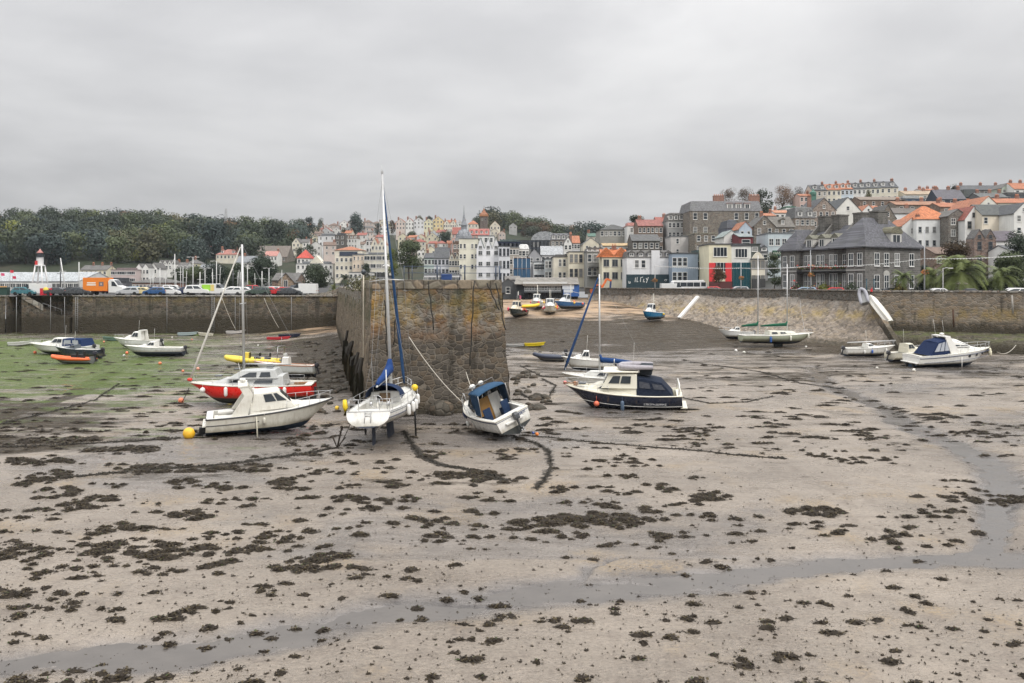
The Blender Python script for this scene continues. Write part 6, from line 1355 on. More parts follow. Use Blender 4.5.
# ---------------- town front, centre
house('teal and cream narrow house left of the slate roofed white pair', 424, 435, 258, 253, 262, 'side', (.42, .50, .47), SLATE, 3, 3, chim=(.2,))
house('white house with a broad slate roof behind the pier railing', 434, 449, 258, 247, 250, 'side', (.66, .67, .7), SLATE, 4, 3, chim=(.05, .95), ww=.9, wh=1.5, fc=(.35, .36, .4))
house('cream house with a small front gable left of the tall cream block', 449, 460, 259, 253, 246, 'gables', CC, BROWN, 4, 3, gables=2, ww=.8)
house('low white shop behind the pier railing below the slate roofed house', 424, 460, 275, 273, 232, 'flat', (.62, .62, .63), LEAD, 9, 1, ww=1.3, wh=1.6, style='case', name='shop', cat='shop')
house('brown brick stack like block behind the tall cream block', 453, 461, 243, 241, 285, 'flat', STB, BROWN, 2, 2, name='building', cat='building')
house('tall plain cream building of four storeys behind the pier railing', 459, 478, 238.8, 238, 240, 'flat', (.72, .69, .57), LEAD, 5, 4, ww=.75, wh=1.35, fh=3.1, name='tall_building', cat='building', skipwin=[(0, 2), (1, 2), (2, 2), (3, 2)], top_gap=1.5, yb=276)
t, w, e, r = house('white building with three sharp zigzag gables and green slate roofs', 476.5, 500, 249, 238, 236, 'gables', (.74, .74, .75), (.17, .21, .19), 3, 3, gables=3, ww=1.2, wh=1.2, style='grid', fh=3.2, name='gabled_building', cat='building', fc=(.45, .45, .43))
house('white flat fronted building with tall dark windows right of the zigzag gables', 498.5, 510, 246.5, 245, 233, 'flat', (.66, .67, .69), SLATE, 3, 3, ww=.75, wh=2.2, fh=3.6, name='building', cat='building', fc=(.2, .2, .22))
house('white penthouse above the tall cream building', 478, 494, 236, 234.5, 262, 'flat', (.68, .68, .66), LEAD, 3, 1, name='penthouse', cat='building')
house('dark navy modern roof storey behind the zigzag gables', 496, 521, 241.5, 239.5, 262, 'flat', (.035, .045, .075), (.10, .13, .13), 6, 1, ww=2.4, wh=1.6, style='wide', name='modern_building', cat='building', fc=(.08, .09, .12))
t, w, e, r = house('dark glazed modern block with a curved grey barrel roof', 516, 556, 240.5, 240, 330, 'flat', (.06, .07, .085), (.09, .095, .10), 10, 2, ww=2.4, wh=2.2, style='wide', fc=(.14, .15, .17), name='modern_building', cat='building')
m = MB(); m.loft([[(.6 + 5.6 * math.cos(a), y, e + 3.7 * math.sin(a)) for a in [PI * k / 12 for k in range(13)]] for y in (.5, 12)]); m.build('barrel_roof', roofing((.30, .31, .32), .6, .6, .2), t, (3, 0, .1))
house('beige narrow office between white building and blue scaffolding', 509.5, 519, 247.5, 246.5, 236, 'flat', (.42, .38, .33), LEAD, 3, 3, ww=.9, wh=1.5, name='office', cat='building')
house('white house with a stepped roof above the blue scaffolding', 518.5, 529, 249, 244, 240, 'mansard', CW, (.55, .55, .54), 3, 2, ww=1.0)
house('dark grey gabled warehouse behind the blue scaffolding', 528, 541, 256, 249, 232, 'gable', (.30, .30, .31), SLATE, 2, 1, name='warehouse', cat='building')
house('white low shop right of the blue scaffolding', 534, 546, 262, 260.5, 222, 'flat', (.6, .62, .62), LEAD, 3, 3, ww=1.2, wh=1.6, name='shop', cat='shop')
house('pale grey mill like building with a long sloping roof behind the cream terrace', 541, 563, 255, 246, 245, 'side', (.50, .50, .50), (.33, .34, .35), 5, 1, name='building', cat='building')
house('grey blue narrow shop with tall windows beside the cream corner house', 545, 555, 259, 257.5, 216, 'flat', (.42, .45, .46), SLATE, 3, 3, ww=.9, wh=1.9, name='shop', cat='shop')
house('tall cream corner house with a dark cornice left of the grand cream front', 553.5, 571, 257, 254.5, 209, 'flat', (.66, .62, .52), SLATE2, 4, 3, ww=.8, wh=1.9, fh=3.4, name='town_house', cat='house', skipwin=[(0, 0), (1, 0)])
house('grand cream stucco front with tall dark windows left of the grey house with balconies', 569, 588, 252, 250.5, 204, 'flat', (.68, .63, .50), SLATE2, 4, 3, ww=.95, wh=2.2, fh=3.7, name='town_house', cat='house', fc=(.4, .35, .28))
house('white gabled house with an orange roof and brick stack above the grand cream front', 564, 572, 243.5, 237, 275, 'gable', CW, SLATE2, 2, 2, chim=(.9,))
house('white house with bright orange roof patch behind the white gabled house', 571, 580, 243, 235.5, 290, 'side', (.58, .58, .58), TILE, 3, 1, chim=(.05,))
house('stone mansion with slate mansard above the dark glazed block', 551, 571, 240, 233, 310, 'mansard', STN, (.17, .17, .18), 5, 2, dorm=4, name='mansion', cat='house')
house('cream gable end with a stair line right of the orange roof patch', 583, 599, 244, 238, 262, 'gable', (.62, .57, .46), LEAD, 2, 1, ww=.7)
house('green roofed hall on the skyline above the cream gable end', 588, 604, 236.5, 233, 320, 'side', (.5, .45, .38), (.08, .15, .12), 3, 1, chim=(.1,), name='hall', cat='hall')
t, w, e, r = house('grey stone Georgian house with iron balconies left of the orange roofed cream house', 587, 603, 252, 247, 196, 'mansard', (.30, .30, .28), SLATE2, 3, 3, ww=1.0, wh=1.9, fh=3.3, dorm=3, name='town_house', cat='house')
for zf in (.34, .6):
    m = MB(); m.box((0, -.5, e * zf), (w * .8, .9, .12))
    for k in range(12): m.box((-w * .4 + w * .8 * k / 11, -.92, e * zf + .5), (.04, .04, .95))
    m.box((0, -.92, e * zf + 1.0), (w * .8, .06, .06)); m.build('balcony', BLACK, t)
t, w, e, r = house('cream house with vivid orange tiled roofs and brick chimney by the excavator', 602, 628, 257, 249.5, 189, 'side', (.68, .64, .50), (.45, .14, .05), 3, 3, ww=1.4, wh=1.7, fh=3.0, style='case', chim=(.55,), name='house', fc=(.3, .29, .27), yb=280)
for k, x in enumerate((-2.0, 1.6)): m = MB(); m.prism([(-2.2, 0), (2.2, 0), (0, 2.3)], 0, 4); m.build('roof_gable', rmat((.45, .14, .05)), t, (x, .2, e))
t, w, e, r = house('white pub with slate mansard roofs above a dark green shopfront', 627, 673, 257.5, 250, 181, 'mansard', (.70, .70, .70), SLATE2, 7, 2, ww=1.0, wh=1.8, fh=4.0, name='pub', cat='pub', dorm=5, dormc=(.2, .2, .22), skipwin=[(0, 0), (0, 3), (0, 4), (0, 5), (0, 6), (1, 1), (1, 5)], yb=279)
m = MB(); m.box((-.2, -.35, 1.9 + .7), (w, .7, 3.6)); sf = m.build('shopfront', paint((.012, .035, .045), .4, .2), t)
sg = MB()
for a, b in (((-3.5, 2.7), (-3.4, 3.7)), ((-3.1, 2.7), (-3.0, 3.8)), ((-3.1, 2.72), (-2.8, 2.8)), ((-2.3, 2.7), (-2.2, 3.75)), ((-2.2, 3.7), (-1.7, 3.8)), ((-1.6, 2.7), (-1.25, 2.75)), ((-1.65, 2.7), (-1.5, 3.4)), ((-1.0, 3.6), (-.8, 3.1)), ((-.5, 3.75), (-.95, 2.5)), ((-4.9, 2.4), (-4.9, 2.9)), ((-4.6, 2.4), (-4.6, 2.8)), ((-4.9, 2.4), (-4.6, 2.4)), ((3.1, 3.0), (3.3, 3.25)), ((3.3, 3.25), (3.7, 3.25)), ((3.7, 3.25), (3.4, 2.85))): sg.bar((a[0], -.73, a[1]), (b[0], -.73, b[1]), .03, .12)
sg.build('sign_lettering', paint((.75, .75, .72), .4), sf)
m = MB(); m.box((1.2, -.02, e / 2 + 2.2), (1.9, .9, e - 1.2)); m.build('stair_bay', wmat((.66, .66, .67)), t)
house('smooth blue grey building with three tall window columns right of the white pub', 672, 698, 253.5, 252.5, 177, 'flat', (.27, .33, .40), SLATE, 5, 3, ww=1.0, wh=1.9, fh=3.2, name='building', cat='building', skipwin=[(0, 3), (1, 3), (2, 3), (0, 4), (1, 4), (2, 4)], top_gap=.9)
house('teal grey recessed front with dark balcony between blue grey building and red one', 696.5, 710, 259, 250, 179, 'flat', (.16, .23, .25), (.05, .08, .08), 2, 3, ww=1.7, wh=1.7, fh=3.2, style='case', name='building', cat='building')
t, w, e, r = house('red and cream fronted building with wide top windows', 709, 731.5, 244.5, 243.5, 168.5, 'flat', (.66, .62, .46), SLATE, 1, 2, ww=2.9, wh=2.0, fh=3.2, style='wide', name='building', cat='building')
for s in (-1, 1): MB().box((s * (w / 2 - .65), -.06, 3.4), (1.3, .2, 6.2)).build('red_panel', paint((.62, .035, .04), .5, .15), t)
m = MB(); m.box((0, -.3, 1.3), (w, .5, 2.6)); m.build('shopfront', paint((.10, .03, .03), .4), t)
t, w, e, r = house('white topped building with a tall dark teal glass front', 731.5, 751, 246, 243.5, 168.5, 'flat', (.66, .66, .62), SLATE, 1, 1, ww=2.6, wh=1.9, style='wide', name='building', cat='building', yb=262)
m = MB(); m.box((0, -.08, 3.2), (w * .94, .22, 6.0)); g = m.build('glass_front', paint((.018, .07, .085), .15, .1), t)
for k in range(6): MB().box((-w * .42 + w * .84 * k / 5, -.24, 3.2), (.09, .1, 6.0)).build('mullion', paint((.03, .1, .11), .4), t)
t, w, e, r = house('narrow cream shop house with a curved gable left of the dark tree', 751.5, 765, 259.5, 257.5, 168, 'flat', CC, SLATE, 3, 2, ww=.85, wh=1.7, fh=3.1, name='shop_house', cat='house', fc=(.2, .19, .17), top_gap=.2)
m = MB(); m.prism([(-w / 2 + w * k / 12, 1.5 * math.sin(PI * k / 12) ** 1.2 + .05) for k in range(13)], 0, .6); m.build('curved_gable', wmat(CC), t, (0, -.02, e)); MB().box((0, -.2, 1.5), (w * .98, .35, 2.0)).build('shopfront', paint((.05, .05, .05)), t)
house('slate mansard house behind the curved gable', 752, 768, 252, 245, 185, 'mansard', (.25, .25, .25), SLATE, 3, 1, dorm=2)

# ---------------- behind the front: the stone heights
house('long hall with dark slate roof on the height left of the lone pine', 600, 630, 229.5, 223, 268, 'hip', (.30, .29, .26), (.07, .072, .07), 7, 1, depth=14, ww=1.0, wh=1.6, name='hall', cat='hall')
house('white square stair block with pink cap at the end of the dark hall', 627, 636.5, 226, 222.5, 262, 'flat', (.62, .62, .6), (.5, .27, .24), 1, 2, name='stair_block', cat='building')
house('whitewashed low range below the long dark hall', 603, 640, 246, 243, 236, 'side', (.58, .57, .53), (.42, .3, .16), 7, 1, name='building', cat='building')
house('brown stone house with red roof left of the satellite dish', 638, 663, 226, 219, 250, 'side', STB, (.25, .1, .085), 6, 3, chim=(.15,), ccol=BRICK, ww=.9)
house('dark slate roof range stepping down below the brown stone house', 632, 660, 241, 234, 228, 'side', STD, (.10, .10, .10), 5, 1)
house('red tiled roofs right of the brown stone house', 657, 676, 222, 216.5, 268, 'side', STB, TILER, 4, 1, chim=(.5, .95))
house('rendered grey gable house with slate dormers left of the stone mansion', 668, 684, 221, 212, 248, 'mansard', (.40, .40, .39), SLATE2, 4, 2, dorm=3, ww=.9)
house('pale smooth rendered block below the slate dormers', 671, 697, 236.5, 235, 222, 'flat', (.50, .48, .46), LEAD, 2, 2, ww=.8, name='building', cat='building')
t, w, e, r = house('broad stone mansion crowning the height with a mansard roof and two brick stacks', 690, 762, 211, 200, 238, 'mansard', rubble((.185, .165, .14), .5, (.27, .25, .22), .4), (.17, .17, .175), 7, 3, depth=16, ww=1.2, wh=2.0, fh=4.2, name='mansion', cat='mansion', skipwin=[(0, 3), (1, 3), (2, 3), (0, 2), (1, 2), (2, 2)])
for f in (.43, .93): chimney(t, -w / 2 + w * f, 3, e, r + 1.6, BRICK, 3.1, 1.3, 5)
for k in range(3): dormer(t, 1.2 + 2.6 * k, .3, e + .3, 1.7, 2.0, 3, CW, (.35, .2, .18), 'flat')
house('stone wing with battlement like parapet below the mansion', 695, 717, 233.5, 232, 214, 'flat', rubble((.17, .15, .12), .45), (.3, .28, .22), 3, 2, name='stone_wing', cat='building')
house('dark slate clad attic house left of the blue gabled cottage', 727, 739, 228, 219, 214, 'mansard', (.12, .13, .16), (.07, .075, .09), 1, 1, ww=1.1, wh=2.0)
house('pale blue gabled cottage with an orange roof', 739, 752, 229, 222, 206, 'gable', (.42, .48, .54), TILE, 2, 1, ww=.8)
house('small white gabled cottage with grey roof above the red fronted building', 724, 739.5, 236.5, 230.5, 196, 'gable', (.64, .63, .6), (.24, .28, .27), 1, 1, ww=.6, wh=.9)
house('maroon rendered house with an arched window right of the small white cottage', 739, 753, 237, 233, 190, 'side', (.16, .045, .05), (.22, .25, .25), 1, 1, ww=2.0, wh=1.6)
house('low dark roof terrace behind the white topped building', 708, 760, 244.5, 242.5, 182, 'flat', (.10, .11, .10), (.06, .07, .065), 5, 1, name='roof_terrace', cat='building', ww=1.4, wh=1.0)
house('stone house with a steep gable and slate roof left of the green fascia building', 754, 775, 226, 216, 215, 'gable', STN, SLATE2, 2, 3, chim=(.5,), ww=1.0, wh=1.7)
house('stone house with slate roof and gabled dormer above the green fascia building', 773, 795, 227, 216, 219, 'side', STN, (.14, .13, .115), 3, 2, dorm=1, dormc=(.2, .18, .15))
t, w, e, r = house('pale blue white building with a deep green fascia left of the grey hotel', 768, 794, 233.5, 232, 188, 'flat', (.50, .56, .58), LEAD, 4, 2, ww=1.1, wh=1.6, fh=3.1, name='building', cat='building', top_gap=1.2, style='grid')
m = MB(); m.box((.4, -.15, e - 4.6), (w * .8, .3, 1.2)); m.build('fascia', paint((.01, .07, .035), .4), t); letters(t, 'sign_lettering', (-2, -.31, e - 4.85), (1, 0, 0), (0, 0, 1), 12, 4.4, .5, (.5, .5, .42), 3, (0, -1, 0))
house('pair of white and pink houses with orange roof edges in front of the bare trees', 762, 776, 216, 212.5, 262, 'side', CP, TILE, 3, 1, chim=(.1, .9)); house('white cottage with orange roof edge right of the pink pair', 775, 790, 213, 209.5, 268, 'side', CW, (.42, .2, .12), 3, 1, chim=(.3,))
house('white flat building with a green sign band in front of the bare trees', 786, 800, 207.5, 206, 285, 'flat', (.64, .66, .64), (.1, .2, .15), 4, 1, name='building', cat='building')
house('stone dormer house with slate mansard left of the green copper turret', 795, 815, 218, 206, 232, 'mansard', rubble((.22, .185, .155), .4), (.15, .15, .15), 4, 2, dorm=2, ww=.95, wh=1.5)
house('white low wall house under the stone dormer house', 794, 816, 231.5, 229.5, 212, 'flat', (.62, .61, .58), LEAD, 4, 1, name='house')
def turret():
    Y = 255; b = terr(813, Y); t = thing('turret', 'slim green copper clad turret among the roofs', 'turret', (X(813, Y), Y, b)); z = lambda p: Z(p, Y) - b; c = paint((.06, .16, .12), .6, .4)
    MB().box((0, 0, z(194.5) / 2), (1.5, 1.5, z(194.5))).build('shaft', c, t); m = MB(); m.lathe((0, 0, z(195)), [(1.1, 0), (1.1, .8), (.5, 1.2), (.1, 2.0)], 8, 0, 'Z', False); m.build('cap', c, t)
turret()
house('pinkish stone house with a crow stepped gable right of the green turret', 812, 836, 210, 198, 238, 'gable', rubble((.27, .215, .18), .4), SLATE, 4, 3, chim=(.1,), ww=.9, depth=14)
house('bright white gable with three small windows above the grey hotel', 834, 862, 212, 197.5, 240, 'gable', (.72, .71, .66), (.075, .08, .085), 2, 2, ww=1.2, wh=1.5, depth=18, top_gap=2.2, yb=221)
house('small white gabled house with a bright orange roof right of the white gable', 861, 876, 212.5, 205, 250, 'gable', CW, TILE, 2, 1, depth=8, ww=.9); house('orange tiled range right of the small white gabled house', 870, 883, 211, 205, 262, 'side', CC, TILE, 3, 1)
house('stone house with slate roof behind the right wing of the grey hotel', 880, 896, 218, 205, 232, 'gable', STN, SLATE2, 1, 2, ww=1.0)
house('long white wall range with dark roof left of the white house with orange roof', 889, 921, 213.5, 207, 240, 'side', (.68, .68, .68), (.12, .105, .095), 0, 0, depth=10, chim=(.8,))
house('white lean gabled house with an orange verge below the long white range', 902, 922, 226, 218, 210, 'gable', (.68, .68, .66), TILE, 1, 1, ww=.6)
t, w, e, r = house('large white house with a pyramid of orange tiles', 916.5, 952, 219, 204, 208, 'hip', (.72, .72, .71), (.45, .16, .07), 5, 3, ww=.85, wh=1.5, fh=3.5, depth=11, top_gap=2.0, fc=(.3, .3, .3)); chimney(t, -w / 2 + .8, 1, e - 1, e + 1.2)
house('narrow dark stone house between the white ones', 948.5, 967.5, 216, 209.5, 204, 'gable', rubble((.13, .12, .105), .4), SLATE2, 2, 3, ww=1.2, wh=1.7, style='grid')
house('white steep gabled house with a red roof right of the dark stone house', 965, 983, 219, 206.5, 201, 'gable', (.72, .71, .69), TILER, 2, 3, ww=1.1, wh=1.9, fh=3.4, fc=(.3, .28, .26))
house('white taller gable set back with an orange roof', 976, 1001, 208, 196.5, 226, 'gable', (.70, .68, .61), TILE, 1, 1, ww=.9, depth=16)
house('cream house with a wide dark slate roof and bay window', 982, 1020, 215, 203.5, 198, 'side', (.68, .61, .50), (.085, .09, .088), 5, 2, ww=1.0, wh=1.6, skipwin=[(0, 1), (0, 2), (0, 3), (1, 1), (1, 2), (1, 3)])
house('white gable at the edge of the picture beside the slate roofed cream house', 1014, 1034, 213, 203, 192, 'gable', (.70, .69, .66), SLATE, 2, 2, ww=1.0)
house('long orange roofed terrace behind the cream house', 992, 1060, 203, 197.5, 250, 'side', CC, TILE, 9, 1, chim=(.2, .5, .8))
t, w, e, r = house('ruined looking stone house with two rough gables behind the palms', 974, 996, 239, 230, 168, 'gables', rubble((.20, .145, .12), .45, (.25, .22, .2), .5), SLATE2, 2, 2, gables=2, ww=.9, wh=1.7, fc=(.1, .1, .1), depth=3)
house('white building with a plum slate roof beside the two rough gables', 994, 1024, 241, 230.5, 172, 'side', (.70, .69, .66), (.10, .085, .10), 0, 0, depth=9, name='building', cat='building')
house('low white harbour cottage half hidden by the garden trees', 1012, 1040, 252, 245, 160, 'side', CW, SLATE, 3, 1)
house('red brown house half hidden by the autumn tree behind the palms', 935, 976, 254, 247, 175, 'side', STB, BROWN, 5, 2)

# skyline terraces on the right
for i, (a, b, wl, rf, n) in enumerate(((800, 812, (.55, .4, .35), TILE, 'low pink house with an orange roof at the left end of the skyline terrace'), (812, 827, (.50, .46, .4), SLATE, 'stone terraced house with slate dormers at the left of the skyline terrace'), (827, 841, CC, TILE, 'cream terraced house with an orange roof and twin dormers on the skyline'), (841, 853, (.55, .62, .68), TILE, 'pale blue terraced house with an orange roof on the skyline'), (853, 866, CW, SLATE, 'white terraced house with slate dormers on the skyline'), (866, 880, (.64, .62, .52), SLATE, 'cream white terraced house with slate roof in the middle of the skyline terrace'), (880, 898, CC, SLATE, 'cream house with tall stacks at the right end of the skyline terrace'))):
    house(n, a, b, 191 - i * .6 if i else 196, 184.5 - i * .7 if i else 193, 318, 'side', wl, rf, 3, 2, dorm=2 if i else 0, chim=(.92,), depth=10, ww=1.0, wh=1.5, group='skyline terrace', yaw=-4)
house('brown stone terrace wall range below the right end of the skyline terrace', 860, 905, 200, 196, 290, 'side', STB, (.2, .16, .13), 5, 1)
for lab, a, b, ye, yr, Y, wl, rf, k in (('glazed dark blue house with a flat roof under the skyline', 902, 925, 198.5, 195.5, 290, (.06, .09, .13), (.35, .36, .36), 'flat'), ('long beige roofed range on the skyline', 905, 945, 194.5, 190, 315, CC, (.36, .28, .2), 'side'), ('orange roofed range at the left of the skyline offices', 922, 940, 190.5, 188, 345, CW, TILE, 'side'), ('dark modern office with a great sloping slate roof', 938, 966, 199, 188.5, 296, (.05, .06, .08), (.12, .115, .13), 'side'), ('green glass office with a flat roof on the skyline', 964, 982, 197, 189, 300, (.05, .09, .09), (.1, .11, .11), 'flat'), ('grey stone modern office right of the green glass office', 980, 1008, 197.5, 192, 292, (.15, .15, .15), (.11, .115, .115), 'side'), ('pale green house on the skyline with a brick stack', 1002, 1016, 188, 183, 330, (.45, .5, .42), SLATE2, 'gable'), ('house with a steep orange roof at the picture edge on the skyline', 1014, 1036, 189, 182, 325, CW, TILE, 'side'), ('dark slate roofed hall on the far right skyline', 960, 1004, 190, 184.5, 345, STD, SLATE, 'side'), ('dark glazed range at the right edge under the skyline', 1004, 1050, 195, 192, 295, (.09, .1, .11), (.1, .1, .1), 'flat'), ('row of old stone cottages with orange eaves between terrace and offices', 896, 950, 205, 200.5, 262, STN, (.3, .16, .1), 'side'), ('red roofed cottage row behind the large white house', 940, 978, 207, 202, 252, STB, TILE, 'side')):
    house(lab, a, b, ye, yr, Y, k, wl, rf, max(3, int((b - a) * Y / 800 / 3)), 1, ww=1.3, wh=1.4, style='wide' if k == 'flat' else 'sash', chim=(.15, .6, .95) if k == 'side' else (), name='house' if 'house' in lab or 'cottage' in lab else 'building', cat='house' if 'house' in lab or 'cottage' in lab else 'building', fc=(.3, .3, .3) if k == 'flat' else (.72, .71, .68))
# ---------------- the grey granite hotel on the right, with wings, dormers, flower balcony
def grey_hotel():
    A = Vector((X(781, 143), 143)); B = Vector((X(868, 126), 126)); d = (B - A); L = d.length; ang = math.atan2(d.y, d.x)
    base = 6.3; t = thing('grey_hotel', 'broad grey granite hotel with slate roofs, dormers and flower decked balcony', 'hotel', (A.x, A.y, base), (0, 0, ang))
    E = 8.5; rf = roofing((.10, .10, .112), .4, .3, .25); LT = GREYASH; D = 12.
    wl, cr, wr = (0, L * .2), (L * .2, L * .8), (L * .8, L)
    for nm, x0, x1, y0, y1, e in (('wing_wall', wl[0], wl[1], 0, D, E), ('centre_wall', cr[0], cr[1], 1.2, D - .3, E - .2), ('wing_wall', wr[0], wr[1], -.6, D, E)): MB().box(((x0 + x1) / 2, (y0 + y1) / 2, e / 2), (x1 - x0, y1 - y0, e)).build(nm, LT, t)
    def hip(x0, x1, y0, y1, e, h, o=.5, nm='roof'):
        m = MB(); w_, l_ = x1 - x0, y1 - y0; i = min(w_, l_) / 2; c = [(x0 - o, y0 - o, e), (x1 + o, y0 - o, e), (x1 + o, y1 + o, e), (x0 - o, y1 + o, e)]; xm, ym = (x0 + x1) / 2, (y0 + y1) / 2
        r0, r1 = ((x0 + i, ym, e + h), (x1 - i, ym, e + h)) if w_ >= l_ else ((xm, y0 + i, e + h), (xm, y1 - i, e + h))
        if w_ >= l_: m.add(c + [r0, r1], [(0, 1, 5, 4), (1, 2, 5), (2, 3, 4, 5), (3, 0, 4)])
        else: m.add(c + [r0, r1], [(0, 1, 4), (1, 2, 5, 4), (2, 3, 5), (3, 0, 4, 5)])
        m.box((xm, ym, e - .1), (w_ + 2 * o, l_ + 2 * o, .18)); m.build(nm, rf, t)
    hip(wl[0], wl[1], 0, D, E, 3.6); hip(L * .62, L, -.6, D, E, 4.9)
    m = MB(); m.loft([[(x, .8, E - .2), (x, .8, E), (x, D / 2 + .8, E + 4.2), (x, D + .4, E)] for x in (cr[0] - .2, L * .8)]); m.build('roof', rf, t)
    for x in (cr[0] + .3, cr[0] + 3.4, cr[1] - 3.2, cr[1] + .2):    # four granite chimney walls with sloping shoulders
        m = MB(); m.box((x, D / 2 + .6, E + 3.0), (1.7, 2.2, 5.8)); m.box((x, D / 2 + .6, E + 5.95), (1.9, 2.4, .22))
        m.loft([[(x - q, y, z) for y, z in ((.9, E + .3), (D / 2, E + .3), (D / 2, E + 4.9))] for q in (.87, .5)])
        m.build('chimney', brickwork((.115, .11, .10), .6, .3), t)
    n = 4
    for k in range(n): x = cr[0] + (cr[1] - cr[0]) * (k + .5) / n; dormer(t, x, 1.5, E + .15, 1.5, 1.75, 3.2, (.5, .49, .46), (.16, .155, .12), 'gable')
    o = dormer(t, 0, 0, E + .35, 2.5, 1.9, 3.5, (.5, .49, .46), (.17, .16, .11), 'arch'); o.rotation_euler.z = PI / 2; o.location = (L - .2, D * .55, 0)
    def win(x, y, z, w=1.05, h=2.0, arch=False, end=False):
        put('window', window_mesh(w, h, 'grid', (.74, .74, .72)), t, (x + .02 * end, y - .02 * (not end), z), (0, 0, PI / 2 if end else 0))
        if arch: m = MB(); m.loft([[(x + q, y + r_ * math.cos(a), z + h + r_ * math.sin(a)) for a in [PI * j / 8 for j in range(9)]] for q, r_ in ((.0, w * .62), (.1, w * .62))]); m.build('window_arch', paint((.42, .41, .38), .7), t)
    for x0, x1, y in ((wl[0], wl[1], -.005), (wr[0], wr[1], -.605)):
        for f in (.27, .73): win(x0 + (x1 - x0) * f, y, 5.4, 1.0, 2.1); win(x0 + (x1 - x0) * f, y, 1.8, 1.0, 2.4)
    for k in range(n):
        x = cr[0] + (cr[1] - cr[0]) * (k + .5) / n
        for q in (-.48, .48): win(x + q, 1.195, 5.3, .8, 2.2); win(x + q, 1.195, 1.7, .8, 2.6)
    for i, f in enumerate((.16, .34, .54, .82)): win(L, D * f, 5.4, 1.15, 2.1, False, True); win(L, D * f, 1.8, 1.15, 2.2, i == 1, True)
    m = MB()
    for x0, x1, y in ((wl[0], wl[1], -.0), (cr[0], cr[1], 1.2), (wr[0], wr[1], -.6)): m.box(((x0 + x1) / 2, y - .05, 4.75), (x1 - x0 - .05, .1, .22))
    m.build('string_course', paint((.36, .35, .33), .8), t)
    m = MB(); m.box(((cr[0] + cr[1]) / 2, .55, 4.62), (cr[1] - cr[0] - .1, 1.25, .16)); n2 = 40
    for k in range(n2): m.box((cr[0] + .1 + (cr[1] - cr[0] - .2) * k / (n2 - 1), -.04, 5.15), (.03, .03, .95))
    m.box(((cr[0] + cr[1]) / 2, -.04, 5.63), (cr[1] - cr[0] - .1, .06, .05)); b = m.build('balcony', BLACK, t)
    r_ = random.Random(8)
    fl = [leaf((.04, .07, .02)), plain((.5, .06, .05)), plain((.5, .18, .2)), plain((.45, .2, .05))]
    def flowers(name, x0, x1, y, z, parent, n=420, hh=.55):
        m = MB()
        for k in range(n):
            c = Vector((r_.uniform(x0, x1), y + r_.uniform(-.25, .25), z + abs(r_.gauss(0, hh * .5)))); s = r_.uniform(.08, .2); a = Vector((r_.uniform(-1, 1), r_.uniform(-1, 1), r_.uniform(-1, 1))).normalized(); b2 = a.orthogonal().normalized()
            m.add([c + a * s, c + b2 * s, c - a * s, c - b2 * s], [(0, 1, 2, 3)], r_.choice((0, 0, 0, 1, 2, 3)))
        return m.build(name, fl, parent)
    flowers('flower_boxes', cr[0] + .2, cr[1] - .2, .1, 5.1, t)
    g = thing('flower_bed', 'long bed of red flowers and green shrubs in front of the grey hotel', 'flower bed', (A.x, A.y, base), (0, 0, ang)); flowers('flowers', cr[0] + .2, cr[1], -1.4, 1.0, g, 900, 1.2)
grey_hotel()
# ================================================================== trees and planting
def leaf_quads(m, c, n, size, rg, mi=0, up=.3, asp=.6):
    """n leaf sprays round centre points c (array k x 3 picked at random with radii)"""
    for p, nr_ in zip(c, n):
        q = Vector(nr_) + Vector((rg.uniform(-.42, .42), rg.uniform(-.42, .42), rg.uniform(-.2, .5)))
        q.normalize(); a = q.orthogonal().normalized(); a.rotate(Matrix.Rotation(rg.uniform(0, 6.28), 3, q)); b = q.cross(a); s = size * rg.uniform(.6, 1.35); p = Vector(p)
        m.add([p - a * s, p + b * s * asp + q * s * .15, p + a * s, p - b * s * asp + q * s * .15], [(0, 1, 2, 3)], mi)
def crown_mb(seed, W, H, z0, n, size, lobes=12, gaps=.0, flat=1., cone=0.):
    rg = random.Random(seed); m = MB(); L = []
    for k in range(lobes):
        a = rg.uniform(0, 6.28); t = rg.uniform(0, 1); env = math.sin(PI * min(.95, .18 + t * .75)) ** .6 * (1 - cone * t); rr = W / 2 * env * rg.uniform(.25, .72)
        L.append((Vector((math.cos(a) * rr, math.sin(a) * rr, z0 + H * (.12 + .74 * t))), W * rg.uniform(.17, .29) * (1 - .45 * cone * t)))
    L.append((Vector((0, 0, z0 + H * .5)), W * .28)); L.append((Vector((0, 0, z0 + H * .8)), W * .2 * (1 - .4 * cone)))
    pts = []; nrm = []
    for i in range(n):
        c, r = rg.choice(L); d = Vector((rg.gauss(0, 1), rg.gauss(0, 1), rg.gauss(0, 1))).normalized(); f = rg.choice((1.0, .98, .92, .75)) * rg.uniform(.9, 1.08)
        p = c + Vector((d.x, d.y, d.z * flat * .85)) * r * f
        if p.z < z0: continue
        pts.append(p); nrm.append(d)
    leaf_quads(m, pts, nrm, size, rg); m.lobes = L; return m
def trunk_mb(seed, z0, W, H, r, lobes, m=None, mi=0):
    rg = random.Random(seed + 99); m = m or MB(); b = Vector((rg.uniform(-.2, .2), rg.uniform(-.2, .2), z0 + H * .15))
    m.tube([(0, 0, -.6), (b.x * .4, b.y * .4, z0 * .6), b], [r * 1.25, r, r * .8], 8, mi)
    for c, q in lobes[:9]: mid = b.lerp(c, .5) + Vector((rg.uniform(-.3, .3), rg.uniform(-.3, .3), rg.uniform(0, .4))); m.tube([b - Vector((0, 0, .2)), mid, c], [r * .5, r * .3, r * .12], 5, mi)
    return m
BARK = plain((.07, .055, .042), .9)
